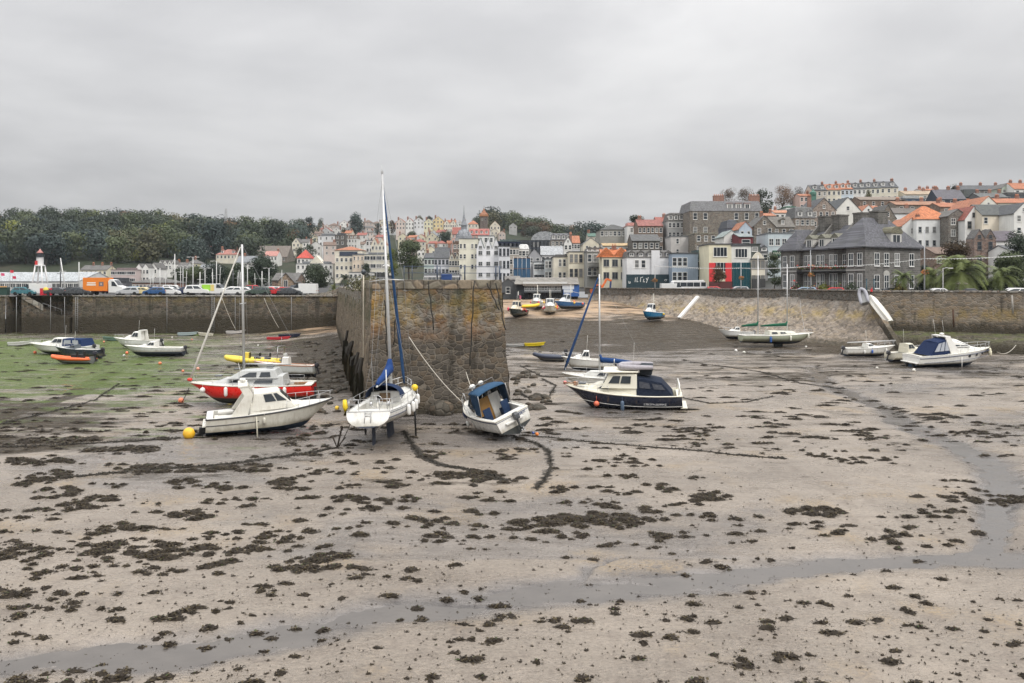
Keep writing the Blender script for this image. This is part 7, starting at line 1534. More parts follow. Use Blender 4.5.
LEAVES = {'dark': leaf((.021, .036, .022)), 'green': leaf((.042, .062, .028)), 'olive': leaf((.066, .070, .034)), 'autumn': leaf((.085, .055, .026)), 'lime': leaf((.11, .135, .028)), 'blue': leaf((.025, .045, .040)), 'palm': leaf((.075, .105, .034), .5), 'bare': leaf((.11, .08, .055)), 'yellow': leaf((.15, .13, .035))}
# the woods: every crown an object, shapes shared
_proto = {}
def wood_tree(kind, k):
    if (kind, k) not in _proto:
        W = 15.; H = 11.; m = crown_mb(50 + k, W, H, .6, 1500, .52, 15 + k, flat=.95); trunk_mb(k, .6, W, H, .35, m.lobes, m, 1); _proto[(kind, k)] = m.mesh('tree', [LEAVES[kind], BARK])
    return _proto[(kind, k)]
KLAB = {'dark': 'dark evergreen crown', 'green': 'mid green leafy crown', 'olive': 'olive toned crown', 'autumn': 'brown autumn crown', 'lime': 'bright yellow green crown', 'blue': 'blue green crown'}
def wood(n, pr, Yr, seed, where, group, smin=1.0, smax=1.6, weights=None, minpy=0):
    rg = random.Random(seed); pts = []; tries = 0
    while len(pts) < n and tries < 20000:
        tries += 1; px = rg.uniform(*pr); Y = math.sqrt(rg.uniform(Yr[0] ** 2, Yr[1] ** 2)); x = X(px, Y); s = rg.uniform(smin, smax)
        if any((x - a) ** 2 + (Y - b) ** 2 < (4.9 * (s + q)) ** 2 * .8 for a, b, q in pts): continue
        if any(a <= px <= b and c <= Y <= d for a, b, c, d in CLEAR): continue
        pts.append((x, Y, s))
    for x, Y, s in pts:
        px = CX + F * x / Y; z = terr(px, Y); kind = rg.choices(list(KLAB), weights or (30, 32, 11, 6, 4, 22))[0]
        o = put('woodland_tree', wood_tree(kind, rg.randrange(6)), None, (x, Y, z - .3), (0, 0, rg.uniform(0, 6.28)), (s, s, s * rg.uniform(.85, 1.15)))
        tag(o, f'{KLAB[kind]} among the trees of {where}', 'tree', group)
CLEAR = [(190, 214, 440, 500), (212, 242, 395, 445), (252, 292, 395, 470), (290, 320, 400, 480), (505, 520, 600, 660)]
wood(225, (-95, 306), (400, 690), 3, 'the wooded hill on the left', 'trees of the left hillside wood', 1.0, 1.65)
wood(70, (484, 612), (590, 840), 5, 'the wooded ridge behind the spire', 'trees of the ridge wood', 1.0, 1.7, (40, 30, 14, 6, 1, 10))

def tree(label, px, Y, pyt, wpx, kind='dark', trunk=.25, n=1800, size=None, seed=1, group=None, lobes=13, base=None, flat=1., cone=0., name='tree', cat='tree', barec=False):
    b = terr(px, Y) if base is None else base; top = Z(pyt, Y); W = wpx * Y / F; Ht = top - b; z0 = Ht * trunk
    t = thing(name, label, cat, (X(px, Y), Y, b), (0, 0, 0), group)
    m = crown_mb(seed, W, Ht - z0, z0, n, size or max(.14, W * .035), lobes, 0, flat, cone); trunk_mb(seed, z0, W, Ht - z0, max(.08, W * .028), m.lobes).build('trunk', BARK, t)
    m.build('crown', LEAVES[kind], t); return t
T = [('dark dense round oak standing alone on the skyline', 355, 620, 213.5, 20, 'blue', .12), ('dark broad tree topping the wood edge left of the skyline houses', 311, 600, 213.5, 15, 'dark', .15), ('lower dark tree beside the wood edge tree', 301, 600, 217, 14, 'dark', .15), ('tree crown at the end of the wood before the first skyline house', 320, 640, 217, 9, 'green', .2),
     ('big round harbour tree with a forked trunk behind the pier railing', 409, 244, 240, 30, 'green', .42), ('lime green bushy tree left of the big round harbour tree', 393, 262, 246, 15, 'lime', .25), ('round dark tree on the quay beyond the chapel', 316, 174, 264.5, 30, 'dark', .2), ('small dark tree in front of the white hotel', 367, 250, 261, 11, 'dark', .15),
     ('large dark tree behind the parked cars, right of the tall mast', 262, 215, 257.5, 33, 'dark', .15), ('dark tree left of the tall red yacht mast behind the car park', 238, 222, 262, 26, 'green', .15), ('low spreading tree behind the car park lamp posts', 215, 232, 264.5, 28, 'dark', .15), ('tree at the left end of the car park row', 196, 236, 266, 24, 'green', .15), ('rounded tree between the car park row and the cream house', 181, 250, 269, 20, 'dark', .2),
     ('yellow green round bush crown at the foot of the wood', 141, 420, 252, 26, 'lime', .1), ('amber tree above the light tower', 58, 430, 251, 20, 'yellow', .1), ('dark tree below the white hillside cottage', 309, 360, 241, 15, 'dark', .1), ('dark tree clump beside the slate gabled cottage', 300, 400, 244, 12, 'dark', .1),
     ('dark ivy clad tree below the skyline villas', 446, 500, 229, 16, 'dark', .1), ('pair of dark shrubs under the white skyline gables', 412, 520, 230.5, 14, 'green', .05), ('dark tree behind the skyline villas', 419, 640, 214, 10, 'olive', .15), ('slim dark tree behind the yellow skyline gable', 429, 640, 215, 10, 'dark', .15), ('tree behind the spire', 475, 620, 216, 13, 'dark', .1), ('tree below the skyline houses left of the mast', 378, 560, 221, 9, 'dark', .15), ('low hedge like tree in the hillside gardens left of the oak', 344, 500, 226, 9, 'olive', .05), ('autumn tree at the top of the hillside gardens', 392, 600, 219, 9, 'autumn', .15), ('dark tree right of the brick tower', 496, 560, 224, 14, 'dark', .1), ('dark tree on the slope under the nave', 492, 400, 233, 10, 'dark', .1),
     ('lone umbrella shaped pine on the height', 637, 285, 213, 21, 'dark', .45), ('bare brown tree left of the dark evergreen behind the mansion', 728, 292, 186.5, 22, 'bare', .2), ('broad bare brown tree behind the mansion stacks', 745, 300, 187, 24, 'bare', .2), ('dark evergreen behind the right mansion stack', 762, 288, 188, 22, 'dark', .2), ('bare winter tree right of the dark evergreen', 782, 330, 184.5, 24, 'bare', .2), ('wide bare tree meeting the skyline terrace', 798, 335, 185, 22, 'bare', .2), ('young bare tree below the skyline terrace', 868, 300, 189, 10, 'olive', .25),
     ('small street tree turning brown in front of the red fronted building', 719, 160, 266, 15, 'autumn', .35), ('tall dark bushy tree filling the gap beside the grey hotel', 774, 152, 249, 18, 'green', .06), ('dark evergreen behind the palms at the right edge', 1018, 128, 228, 30, 'dark', .2), ('broad dark garden tree at the right edge below the tall evergreen', 1012, 120, 250, 40, 'green', .12), ('red brown autumn tree behind the palms', 955, 152, 241, 34, 'autumn', .2), ('skyline tree among the roofs at the right', 955, 350, 183, 14, 'green', .1), ('dark garden tree left of the great palm', 925, 140, 262, 16, 'dark', .15), ('dark shrubby tree under the autumn tree', 978, 138, 262, 26, 'dark', .1)]
for i, (lab, px, Y, pt, w, k, tr) in enumerate(T):
    bare = k == 'bare'; pine = 'pine' in lab
    tree(lab, px, Y, pt, w, k, tr, n=5000 if bare else (4600 if Y < 260 else 1800), size=(w * Y / F * (.016 if bare else .03 if Y < 260 else .04)), seed=200 + i, flat=.5 if pine else 1, lobes=16)

def palm(label, px, Y, pyt, wpx, seed, kind='green', trunk=.45, fr=46, name='palm_tree', base=None, up=.9):
    rg = random.Random(seed); b = terr(px, Y) if base is None else base; H = Z(pyt, Y) - b; W = wpx * Y / F
    t = thing(name, label, 'palm', (X(px, Y), Y, b)); zc = H * trunk
    MB().tube([(0, 0, -.3), (.05, 0, zc * .5), (0, 0, zc + .15)], [.24, .2, .24], 8).build('trunk', BARK, t); m = MB()
    for k in range(fr):
        a = rg.uniform(0, 6.28); el = rg.uniform(-.35, 1.45) * up; L = W * .55 * rg.uniform(.85, 1.1); p = Vector((0, 0, zc)); d = Vector((math.cos(a) * math.cos(el), math.sin(a) * math.cos(el), math.sin(el))); st = 9; ps = [p.copy()]
        for i in range(st): d = (d + Vector((0, 0, -.16 - .05 * i * .5))).normalized(); p = p + d * L / st; ps.append(p.copy())
        for i in range(1, st + 1):
            dd = (ps[i] - ps[i - 1]).normalized(); sd = dd.cross(Vector((0, 0, 1))); sd = sd.normalized() if sd.length > .01 else Vector((1, 0, 0)); ll = L * .26 * math.sin(PI * (.15 + .8 * i / (st + 1)))
            for s in (1, -1):
                for q in (0, .33, .66): r0 = ps[i - 1].lerp(ps[i], q); tip = r0 + sd * s * ll * .85 + dd * ll * .6 - Vector((0, 0, ll * .22)); m.add([r0, r0 + dd * L * .028, tip], [(0, 1, 2)])
    m.build('crown', LEAVES[kind], t); return t
palm('great spreading palm with arching fronds behind the sea wall', 960, 113, 249, 62, 1, 'palm', .5, 80); palm('small palm in front of the right wing of the grey hotel', 903, 117, 262, 28, 2, 'palm', .55, 50); palm('palm partly hidden behind the great palm on its left', 932, 118, 257, 36, 3, 'palm', .5, 46); palm('dark palm in the garden near the right edge', 1000, 112, 256, 42, 4, 'palm', .5, 60)
palm('dark date palm on the quay in front of the cream hotel', 345, 168, 268, 18, 5, 'dark', .55, 44); palm('yellow green cabbage palm among the parked cars', 250, 160, 274.5, 17, 6, 'lime', .25, 50, up=1.1); palm('yellow green cabbage palm at the root of the pier', 334, 150, 276.5, 17, 7, 'lime', .2, 50, up=1.1); palm('low yellowing palm at the left of the car park', 188, 165, 281, 13, 8, 'yellow', .25, 40, up=1.1)
def shrub(label, px, Y, w, h, kind, seed, group='garden shrubs behind the sea wall', base=None):
    b = terr(px, Y) if base is None else base; m = crown_mb(seed, w, h, 0, 500, .13, 9); m.v = [(x, y, max(z, 0)) for x, y, z in m.v]
    tag(m.build('shrub', LEAVES[kind], None, (X(px, Y), Y, b)), label, 'shrub', group)
for i, (lab, px, Y, w, h, k) in enumerate((('bright yellow green clipped shrub under the small palm', 899, 117, 3.2, 1.9, 'yellow'), ('dark round shrub left of the stone kiosk', 945, 116, 3.4, 2.3, 'dark'), ('dark shrub right of the stone kiosk', 972, 114, 3.6, 2.4, 'green'), ('wide green shrub below the blue kiosk board', 988, 113, 4, 2.2, 'green'), ('dark shrub at the right end of the garden', 1008, 112, 4, 2.8, 'dark'), ('green shrub between hotel corner and great palm', 921, 118, 3.2, 2.1, 'dark'), ('round green bush in the hotel forecourt', 852, 126, 3, 2.2, 'green'), ('low bush at the left end of the hotel forecourt', 797, 138, 3.4, 2.0, 'dark'), ('lime bush by the hotel flower bed', 824, 131, 2.4, 1.9, 'lime'))): shrub(lab, px, Y, w, h, k, 300 + i)
for i, (lab, c, zz) in enumerate((('tuft of grey green scrub growing on the pier parapet', PA + PAX * 22 + PNR * .6, 8.2), ('second tuft of scrub on the pier parapet nearer its root', PA + PAX * 34 + PNR * .6, 8.2), ('bushy scrub at the step where the pier head rises', PA + PAX * 14.6 + PNR * .7, 8.2))):
    m = crown_mb(330 + i, 3.2, 1.3, 0, 300, .12, 8); tag(m.build('shrub', LEAVES['olive'], None, (c.x, c.y, zz)), lab, 'shrub', 'scrub growing on the pier')
# ================================================================== things on the quays
TYRE = plain((.018, .018, .018), .8); LAMPW = paint((.7, .7, .66), .2, .1); LAMPR = paint((.35, .02, .02), .3, .1)
CARP = {  # length, body outline (x, z), cabin outline (x, z)
    'hatchback': (4.0, [(-2.0, .35), (-2.02, .75), (-1.9, .95), (1.0, .98), (1.75, .8), (1.98, .6), (2.0, .3)], [(-1.95, .93), (-1.55, 1.42), (.15, 1.47), (1.05, .97)]),
    'estate': (4.6, [(-2.3, .35), (-2.32, .8), (-2.2, .98), (1.15, 1.0), (2.0, .82), (2.27, .6), (2.3, .3)], [(-2.22, .96), (-1.85, 1.46), (.2, 1.5), (1.2, .99)]),
    'saloon': (4.5, [(-2.25, .35), (-2.27, .85), (-1.5, .96), (1.0, .98), (1.9, .82), (2.22, .6), (2.25, .3)], [(-1.6, .95), (-.95, 1.4), (.2, 1.43), (1.1, .97)]),
    'off-roader': (4.5, [(-2.25, .45), (-2.25, 1.0), (-2.15, 1.12), (1.1, 1.14), (2.0, 1.02), (2.22, .8), (2.25, .4)], [(-2.15, 1.1), (-1.95, 1.75), (.35, 1.78), (1.15, 1.13)]),
    'van': (5.0, [(-2.5, .35), (-2.52, 1.2), (-2.5, 2.05), (.6, 2.08), (1.35, 1.35), (2.3, 1.1), (2.48, .7), (2.5, .3)], [(.55, 1.3), (.62, 1.98), (.9, 1.98), (1.5, 1.3)])}
_cm = {}
def car_meshes(kind, col):
    k = (kind, col)
    if k in _cm: return _cm[k]
    L, body, cab = CARP[kind]; W = 1.72 if kind != 'van' else 1.95; m = MB()
    rings = [[(x, s * (W / 2 - (.07 if z < .5 else 0) - (.05 if z > .9 else 0) + i), z + (0 if i == 0 else (.02 if z < .5 else -.03))) for x, z in body] for s, i in ((-1, 0), (-1, .06), (1, .06), (1, 0))]
    rings = [[(x, y, z) for x, z in body] for y in (-W / 2 + .06, -W / 2, W / 2, W / 2 - .06)] if False else [[(x * (.985 if j in (0, 3) else 1), y, z) for x, z in body] for j, y in enumerate((-W / 2, -W / 2 + .12, W / 2 - .12, W / 2))]
    m.loft(rings, 0)
    if kind != 'van': m.loft([[(x * .99, s * (W / 2 - .08 - max(0, z - .95) * .32), z + .012) for x, z in cab] for s in (-1, 1)], 0)
    body_me = m.mesh('body', paint(col, .25, .15, .5), .05)
    g = MB()
    if kind == 'van': g.loft([[(x, s * (W / 2 + .006), z) for x, z in cab] for s in (-1, 1)])
    else:
        (xa, za), (xb, zb), (xc, zc), (xd, zd) = cab
        f = lambda x, z, s: (x, s * (W / 2 - .08 - max(0, z - .95) * .32 + .012), z)
        for s in (1, -1):
            for u0, u1 in ((.1, .48), (.53, .93)):
                lo = lambda u: (xa + (xd - xa) * u, za + .06); hi = lambda u: (xb + (xc - xb) * u, zb - .1)
                g.add([f(*lo(u0), s), f(*lo(u1), s), f(*hi(u1), s), f(*hi(u0), s)], [(0, 1, 2, 3)])
        for (x0, z0), (x1, z1), o in (((xa, za), (xb, zb), -.02), ((xd, zd), (xc, zc), .02)):
            y0, y1 = W / 2 - .16, W / 2 - .28; g.add([(x0 + o, -y0, z0 + .08), (x0 + o, y0, z0 + .08), (x1 + o, y1, z1 - .06), (x1 + o, -y1, z1 - .06)], [(0, 1, 2, 3)])
    gl = g.mesh('windows', GL)
    w = MB(); w.lathe((0, 0, 0), [(.2, -.1), (.31, -.1), (.33, -.06), (.33, .06), (.31, .1), (.2, .1)], 14, 0, 'Y'); w.lathe((0, 0, 0), [(.02, -.085), (.19, -.09), (.19, .09), (.02, .085)], 10, 1, 'Y')
    wh = w.mesh('wheel', [TYRE, ALU]); hl = MB(); hl.box((0, 0, 0), (.1, .32, .14)); tl = MB(); tl.box((0, 0, 0), (.06, .26, .18))
    _cm[k] = (L, W, body_me, gl, wh, hl.mesh('headlight', LAMPW, .03), tl.mesh('tail_light', LAMPR, .02)); return _cm[k]
CCOL = {'white': (.68, .68, .67), 'silver': (.42, .43, .44), 'dark grey': (.06, .065, .07), 'black': (.018, .018, .02), 'red': (.48, .02, .025), 'blue': (.03, .09, .22), 'navy': (.015, .025, .07), 'pale yellow': (.62, .52, .27), 'teal': (.05, .16, .19), 'green grey': (.06, .085, .07), 'pale blue': (.25, .35, .44)}
def car(label, kind, col, x, Y, z, rz, group='cars parked along the quay'):
    L, W, b, g, wh, hl, tl = car_meshes(kind, CCOL[col]); t = thing('parked_van' if kind == 'van' else 'parked_car', label, 'van' if kind == 'van' else 'car', (x, Y, z), (0, 0, rz), group)
    put('body', b, t); put('window', g, t)
    for sx in (.31, -.31):
        for s in (1, -1): put('wheel', wh, t, (sx * L, s * (W / 2 - .1), .33))
    for s in (1, -1): put('headlight', hl, t, (L / 2 - .12, s * (W / 2 - .3), .68)); put('tail_light', tl, t, (-L / 2 + .0, s * (W / 2 - .2), .85))
    return t
row1 = [(25, 'hatchback', 'teal', 0), (58, 'saloon', 'dark grey', 0), (69, 'estate', 'black', 1), (80, 'saloon', 'dark grey', 0), (128, 'hatchback', 'silver', 1), (143, 'saloon', 'pale yellow', 0), (155.5, 'hatchback', 'blue', 1), (169, 'estate', 'white', 0), (183.5, 'hatchback', 'navy', 1), (198, 'off-roader', 'white', 0), (231, 'estate', 'white', 1), (245, 'hatchback', 'white', 0), (259, 'estate', 'green grey', 1), (271, 'hatchback', 'red', 0), (281, 'hatchback', 'red', 1), (291, 'saloon', 'dark grey', 0)]
names = []
for i, (px, kind, c, fl) in enumerate(row1): names.append(f'{c} {kind}')
for i, (px, kind, c, fl) in enumerate(row1):
    l_ = names[i - 1] if i else 'bin store'; r_ = names[i + 1] if i + 1 < len(names) else 'white van'
    if px == 80: r_ = 'orange lorry'
    if px == 128: l_ = 'orange lorry'
    if px == 25: r_ = 'white van'
    if px == 58: l_ = 'red banner'
    if px == 198: r_ = 'striped van'
    if px == 231: l_ = 'striped van'
    if l_ == r_: lab = f'{c} {kind} on the quay edge between two {l_}s'
    elif l_ == f'{c} {kind}': lab = f'right one of two {c} {kind}s, next to a {r_} on the quay edge'
    elif r_ == f'{c} {kind}': lab = f'left one of two {c} {kind}s, next to a {l_} on the quay edge'
    else: lab = f'{c} {kind} on the quay edge between {l_} and {r_}'
    car(lab, kind, CCOL and c, X(px, 141), 141 + (i % 3) * .3, 6.82, R(180 if fl else 0) + R(random.uniform(-7, 7)))
car('white panel van beside the teal hatchback on the quay', 'van', 'white', X(35, 142), 142, 6.82, R(185))
v = car('white van with a lime and yellow side panel parked along the quay edge', 'van', 'white', X(215, 141.5), 141.5, 6.82, 0)
MB().box((-1.2, -.99, 1.35), (1.5, .03, 1.1)).build('side_panel', paint((.32, .6, .06), .4), v); MB().box((-.1, -.99, 1.35), (.6, .03, 1.1)).build('side_panel', paint((.7, .55, .2), .4), v)
car('white van at the right end of the parked row near the pier root', 'van', 'white', X(303, 141.5), 141.5, 6.82, R(182))
r2 = random.Random(77); k2 = ['hatchback', 'estate', 'saloon', 'off-roader', 'hatchback']; c2 = ['white', 'silver', 'white', 'red', 'dark grey', 'white', 'silver', 'navy', 'pale blue', 'black', 'white']; px = 126; i = 0; prev = 'lorry'
seen = {}
while px < 306:
    k, c = k2[i % 5], c2[(i * 7 + i // 3) % 11]; front = min(row1, key=lambda q: abs(q[0] - px)); lab = f'{c} {k} in the second row behind the {front[2]} {front[1]}'
    if lab in seen: lab = f'another {c} {k} in the second row behind the {front[2]} {front[1]} and next to {prev}'
    seen[lab] = 1; car(lab, k, c, X(px, 150.5), 150.5 + (i % 2) * .6, 6.82, R(90 + r2.uniform(-12, 12)) if i % 3 else R(r2.uniform(-8, 8)), 'cars in the second car park row'); prev = f'a {c} {k}'
    px += 13 if i % 3 else 21; i += 1
px = 112; i = 0
lm = ['the brick office', 'the low yellow palm', 'a tall lamp post', 'the dark trees', 'the cabbage palm', 'the chapel']; lx = [150, 188, 217, 240, 250, 284]
while px < 300:
    k, c = k2[(i * 3 + 1) % 5], c2[(i * 5 + 3) % 11]; j = min(range(6), key=lambda q: abs(lx[q] - px)); lab = f'{c} {k} in the third car park row {"left of" if px < lx[j] else "right of"} {lm[j]}'
    if lab in seen: lab = f'second {c} {k} in the third car park row {"left of" if px < lx[j] else "right of"} {lm[j]}'
    seen[lab] = 1; car(lab, k, c, X(px, 164), 164, 6.82, R(90 + r2.uniform(-15, 15)) if i % 2 else R(180), 'cars in the third car park row'); px += 16 if i % 2 else 24; i += 1
def lorry():
    t = thing('lorry', 'orange box lorry with white cab parked on the quay edge', 'lorry', (X(107, 141.5), 141.5, 6.82)); OR = paint((.72, .20, .02), .4, .15)
    MB().box((-1.55, 0, 1.95), (4.3, 2.2, 2.35)).build('cargo_box', OR, t, bevel=.03); MB().box((-.3, 0, .62), (6.6, 1.0, .2)).build('chassis', BLACK, t)
    m = MB(); m.prism([(.75, .5), (.7, 2.5), (1.0, 2.85), (1.6, 2.75), (2.4, 1.75), (3.2, 1.45), (3.4, .9), (3.4, .45)], -1.0, 1.0); cab = m.build('cab', paint(CCOL['white'], .3, .15), t, bevel=.06)
    for s in (1, -1): m = MB(); m.loft([[(x, s * (1.005 + q), z) for x, z in ((1.3, 1.65), (2.3, 1.6), (1.75, 2.4), (1.3, 2.45))] for q in (0, .02)]); m.build('side_window', GL, cab)
    m = MB(); m.add([(2.42, -.85, 1.78), (2.42, .85, 1.78), (1.66, .8, 2.7), (1.66, -.8, 2.7)], [(0, 1, 2, 3)]); m.build('windscreen', GL, cab)
    w = MB(); w.lathe((0, 0, 0), [(.2, -.13), (.38, -.13), (.42, -.07), (.42, .07), (.38, .13), (.2, .13)], 14, 0, 'Y'); w.lathe((0, 0, 0), [(.02, -.1), (.2, -.12), (.2, .12), (.02, .1)], 10, 1, 'Y'); wm = w.mesh('wheel', [TYRE, ALU])
    for x in (2.4, -2.3): 
        for s in (1, -1): put('wheel', wm, t, (x, s * .9, .42))
    m = MB(); m.box((-2.2, -1.12, 2.2), (1.5, .02, .2)); m.box((-2.2, -1.12, 1.85), (1.6, .02, .22)); m.build('side_logo', paint((.78, .76, .7), .4), t); m = MB(); m.box((-.45, -1.12, 2.0), (.8, .02, .75)); m.box((-.45, -1.135, 2.0), (.3, .02, .4), 1); m.build('side_logo', [paint((.15, .14, .16), .4), paint((.5, .35, .3), .4)], t)
lorry()
m = MB(); m.box((0, 0, .65), (2.1, .1, 1.2)); m.lathe((0, -.03, .95), [(.02, -.06), (.5, -.055), (.5, .055), (.02, .06)], 16, 1, 'Y'); m.box((-.8, 0, .3), (.06, .3, .6)); m.box((.8, 0, .3), (.06, .3, .6))
tag(m.build('banner', [paint((.55, .02, .04), .5), paint((.72, .58, .08), .5)], None, (X(46, 140.5), 140.5, 6.82)), 'red and yellow banner board on the quay beside the white van', 'banner')
m = MB(); m.box((0, 0, .7), (1.3, 1.1, 1.3)); m.box((0, -.1, 1.38), (1.4, 1.2, .12)); tag(m.build('bin', paint((.015, .05, .04), .5), None, (X(4.5, 140.5), 140.5, 6.82), (0, 0, .1), bevel=.06), 'dark green wheeled bin at the head of the quay stairs', 'bin'); m = MB(); m.box((0, 0, .8), (.9, .9, 1.6)); m.box((0, -.46, 1.1), (.6, .04, .4)); tag(m.build('kiosk_cabinet', paint((.6, .3, .08), .5), None, (X(1, 141), 141.5, 6.82), bevel=.04), 'orange cabinet behind the green bin', 'cabinet')

def light_tower():
    Y = 226; t = thing('light_tower', 'white skeleton light tower on four splayed legs with a red capped lantern', 'light tower', (X(40, Y), Y, 6.8)); z = lambda p: Z(p, Y) - 6.8; w = paint((.72, .71, .7), .4, .3)
    for sx in (-1, 1):
        for sy in (-1, 1): MB().tube([(sx * 1.65, sy * 1.5, 0), (sx * .85, sy * .8, z(266))], [.25, .2], 8).build('leg', w, t)
    m = MB()
    for f in (.35, .7):
        a = 1.65 - .8 * f; b = 1.5 - .7 * f; zz = z(266) * f; P4 = [(-a, -b, zz), (a, -b, zz), (a, b, zz), (-a, b, zz)]
        for i in range(4): m.tube([P4[i], P4[(i + 1) % 4]], .06, 5)
    m.build('bracing', w, t); m = MB(); m.lathe((0, 0, z(266)), [(1.3, 0), (1.3, .3), (.9, .35), (.9, z(257) - z(266))], 12, 0, 'Z', False); m.build('watch_room', w, t)
    MB().box((-.5, -.95, z(263)), (.7, .1, 1.2)).build('panel', paint((.6, .05, .05)), t)
    m = MB(); m.lathe((0, 0, z(257)), [(1.15, 0), (1.15, .15), (.75, .2), (.75, 1.1)], 12, 0, 'Z', False); m.build('lantern', GL, t); m = MB(); m.lathe((0, 0, z(253.2)), [(.9, 0), (.8, .25), (.3, .8), (.1, 1.2)], 12); m.tube([(0, 0, 1.2 + z(253.2)), (0, 0, z(249))], .05, 4); m.build('cap', paint((.40, .17, .15), .5), t)
light_tower()
def lamp_post(label, px, Y, pyt, arms=2, col=(.55, .55, .54), group='tall car park lamp posts', base=6.8, basket=None, r=.09):
    t = thing('lamp_post', label, 'lamp post', (X(px, Y), Y, base), group=group); h = Z(pyt, Y) - base
    m = MB(); m.tube([(0, 0, 0), (0, 0, h * .5), (0, 0, h)], [r * 1.3, r, r * .6], 8); m.build('post', paint(col, .45, .3), t)
    for k in range(arms): s = 1 if k == 0 else -1; m = MB(); m.tube([(0, 0, h - .1), (s * .5, 0, h + .05), (s * .9, 0, h)], .035, 5); m.box((s * 1.05, 0, h - .02), (.6, .22, .12)); m.build('lamp_head', paint((.6, .6, .58), .4), t)
    if basket:
        m = crown_mb(int(px), 1.3, .7, basket, 260, .09, 8); m.v = [(x, y, z) for x, y, z in m.v]; m.m = [random.choice((0, 0, 1, 2)) for _ in m.m]; m.build('flower_basket', [LEAVES['green'], plain((.6, .28, .04)), plain((.6, .15, .04))], t)
    return t
for lab, px, Y, pt in (('tall white twin lamp post left of the car park trees', 193, 176, 257), ('tall white twin lamp post in front of the car park trees', 216.5, 178, 261), ('grey lamp post behind the red yacht mast', 247.5, 190, 266), ('twin lamp post left of the chapel', 269, 186, 268), ('short lamp post between the two white ones', 205, 196, 268), ('lamp post near the brick office', 183, 200, 266), ('lamp post left of the yellow low palm', 176, 196, 272)): lamp_post(lab, px, Y, pt, 2, r=.12)
lamp_post('grey promenade lamp post with an orange flower basket behind the sea wall', 924.5, 113.5, 230, 0, (.33, .34, .35), 'promenade lamp posts', 6.8, 3.4); lamp_post('promenade lamp post with a flower basket in front of the grey hotel', 810.5, 130.5, 250, 0, (.33, .34, .35), 'promenade lamp posts', 6.8, 3.2); lamp_post('promenade lamp post between the white topped building and the cream shop house', 741, 149, 262, 0, (.5, .5, .5), 'promenade lamp posts', 6.8, 2.8); lamp_post('promenade lamp post with yellow flowers before the white pub', 655, 160, 262, 0, (.4, .4, .4), 'promenade lamp posts', 6.8, 2.4); lamp_post('promenade lamp post out at the right edge of the picture', 1060, 103, 225, 0, (.33, .34, .35), 'promenade lamp posts', 6.8, 3.4); lamp_post('slim post beside the stone kiosk', 943, 110, 268, 1, (.6, .6, .6), 'promenade lamp posts', 6.8, None, .05)
def strings(label, a, b, sag, seed):
    m = MB(); a = Vector(a); b = Vector(b); n = 14; pts = [a.lerp(b, i / n) - Vector((0, 0, sag * 4 * (i / n) * (1 - i / n))) for i in range(n + 1)]; c = pts[0]; m.tube([p - c for p in pts], .035, 4)
    for i in range(n * 3): q = i / 3; k = min(int(q), n - 1); p = pts[k].lerp(pts[k + 1], q - k) - c; m.box(p - Vector((0, 0, .06)), (.1, .1, .12))
    tag(m.build('light_string', paint((.62, .62, .6), .5), None, c), label, 'light string', 'festoon strings along the promenade')
strings('festoon of white bulbs from the white pub to the dark shop gap', P(655, 266, 160), P(741, 268, 149), .2, 1); strings('festoon of white bulbs in front of the tall dark tree', P(741, 268, 149), P(810.5, 266, 130.5), .2, 2); strings('festoon of white bulbs across the grey hotel front', P(810.5, 266, 130.5), P(924.5, 258.5, 113.5), .4, 3); strings('festoon of white bulbs in front of the great palm', P(924.5, 258.5, 113.5), P(1060, 252, 103), .3, 4)
for lab, px, Y, a, b, dx in (('white yacht mast rising behind the car park with a slanting stay', 174.8, 200, 254, 286, 0), ('short white mast left of the lamp posts', 160, 215, 268, 286, 0), ('grey slanting derrick mast behind the light tower quay', 66, 180, 258, 286, -5.5), ('dark upright mast beside the slanting derrick', 60.5, 182, 262, 286, 0), ('thin white mast between lorry and light tower', 79, 190, 262, 286, 0), ('thin mast in front of the dark trees', 233, 205, 270, 286, 0), ('thin mast just right of the first lamp post', 200, 205, 272, 286, 0), ('thin mast left of the chapel porch', 262, 205, 271, 286, 0)):
    m = MB(); h = Z(a, Y) - 6.8; m.tube([(0, 0, -.3), (dx * Y / F, 0, h)], [.16, .1], 6); m.tube([(dx * Y / F * .6 - .8, 0, h * .62), (dx * Y / F * .6 + .8, 0, h * .62)], .05, 4)
    if 'stay' in lab: m.tube([(0, 0, h * .9), (-3.6, 0, .4)], .05, 4)
    tag(m.build('mast', paint((.62, .62, .6) if 'dark' not in lab else (.06, .06, .065), .4), None, (X(px, Y), Y, 6.8)), lab, 'mast', 'masts of yachts moored beyond the quay')
for lab, px, Y, pt, c in (('pink flag on a pole at the left end of the ferry shed', 1, 215, 273, (.7, .1, .2)), ('red flag on a pole over the shed roof', 10, 215, 270, (.65, .04, .06)), ('second red flag lower on the shed', 12.5, 212, 276, (.6, .05, .1))):
    m = MB(); h = Z(pt, Y) - 6.8; m.tube([(0, 0, 0), (0, 0, h)], .05, 5, 1); m.add([(0, 0, h), (.9, .1, h - .1), (.85, .15, h - .8), (0, 0, h - .7)], [(0, 1, 2, 3)]); tag(m.build('flag', [cloth(c), WIRE], None, (X(px, Y), Y, 6.8)), lab, 'flag', 'flags before the ferry shed')
rq = random.Random(9)
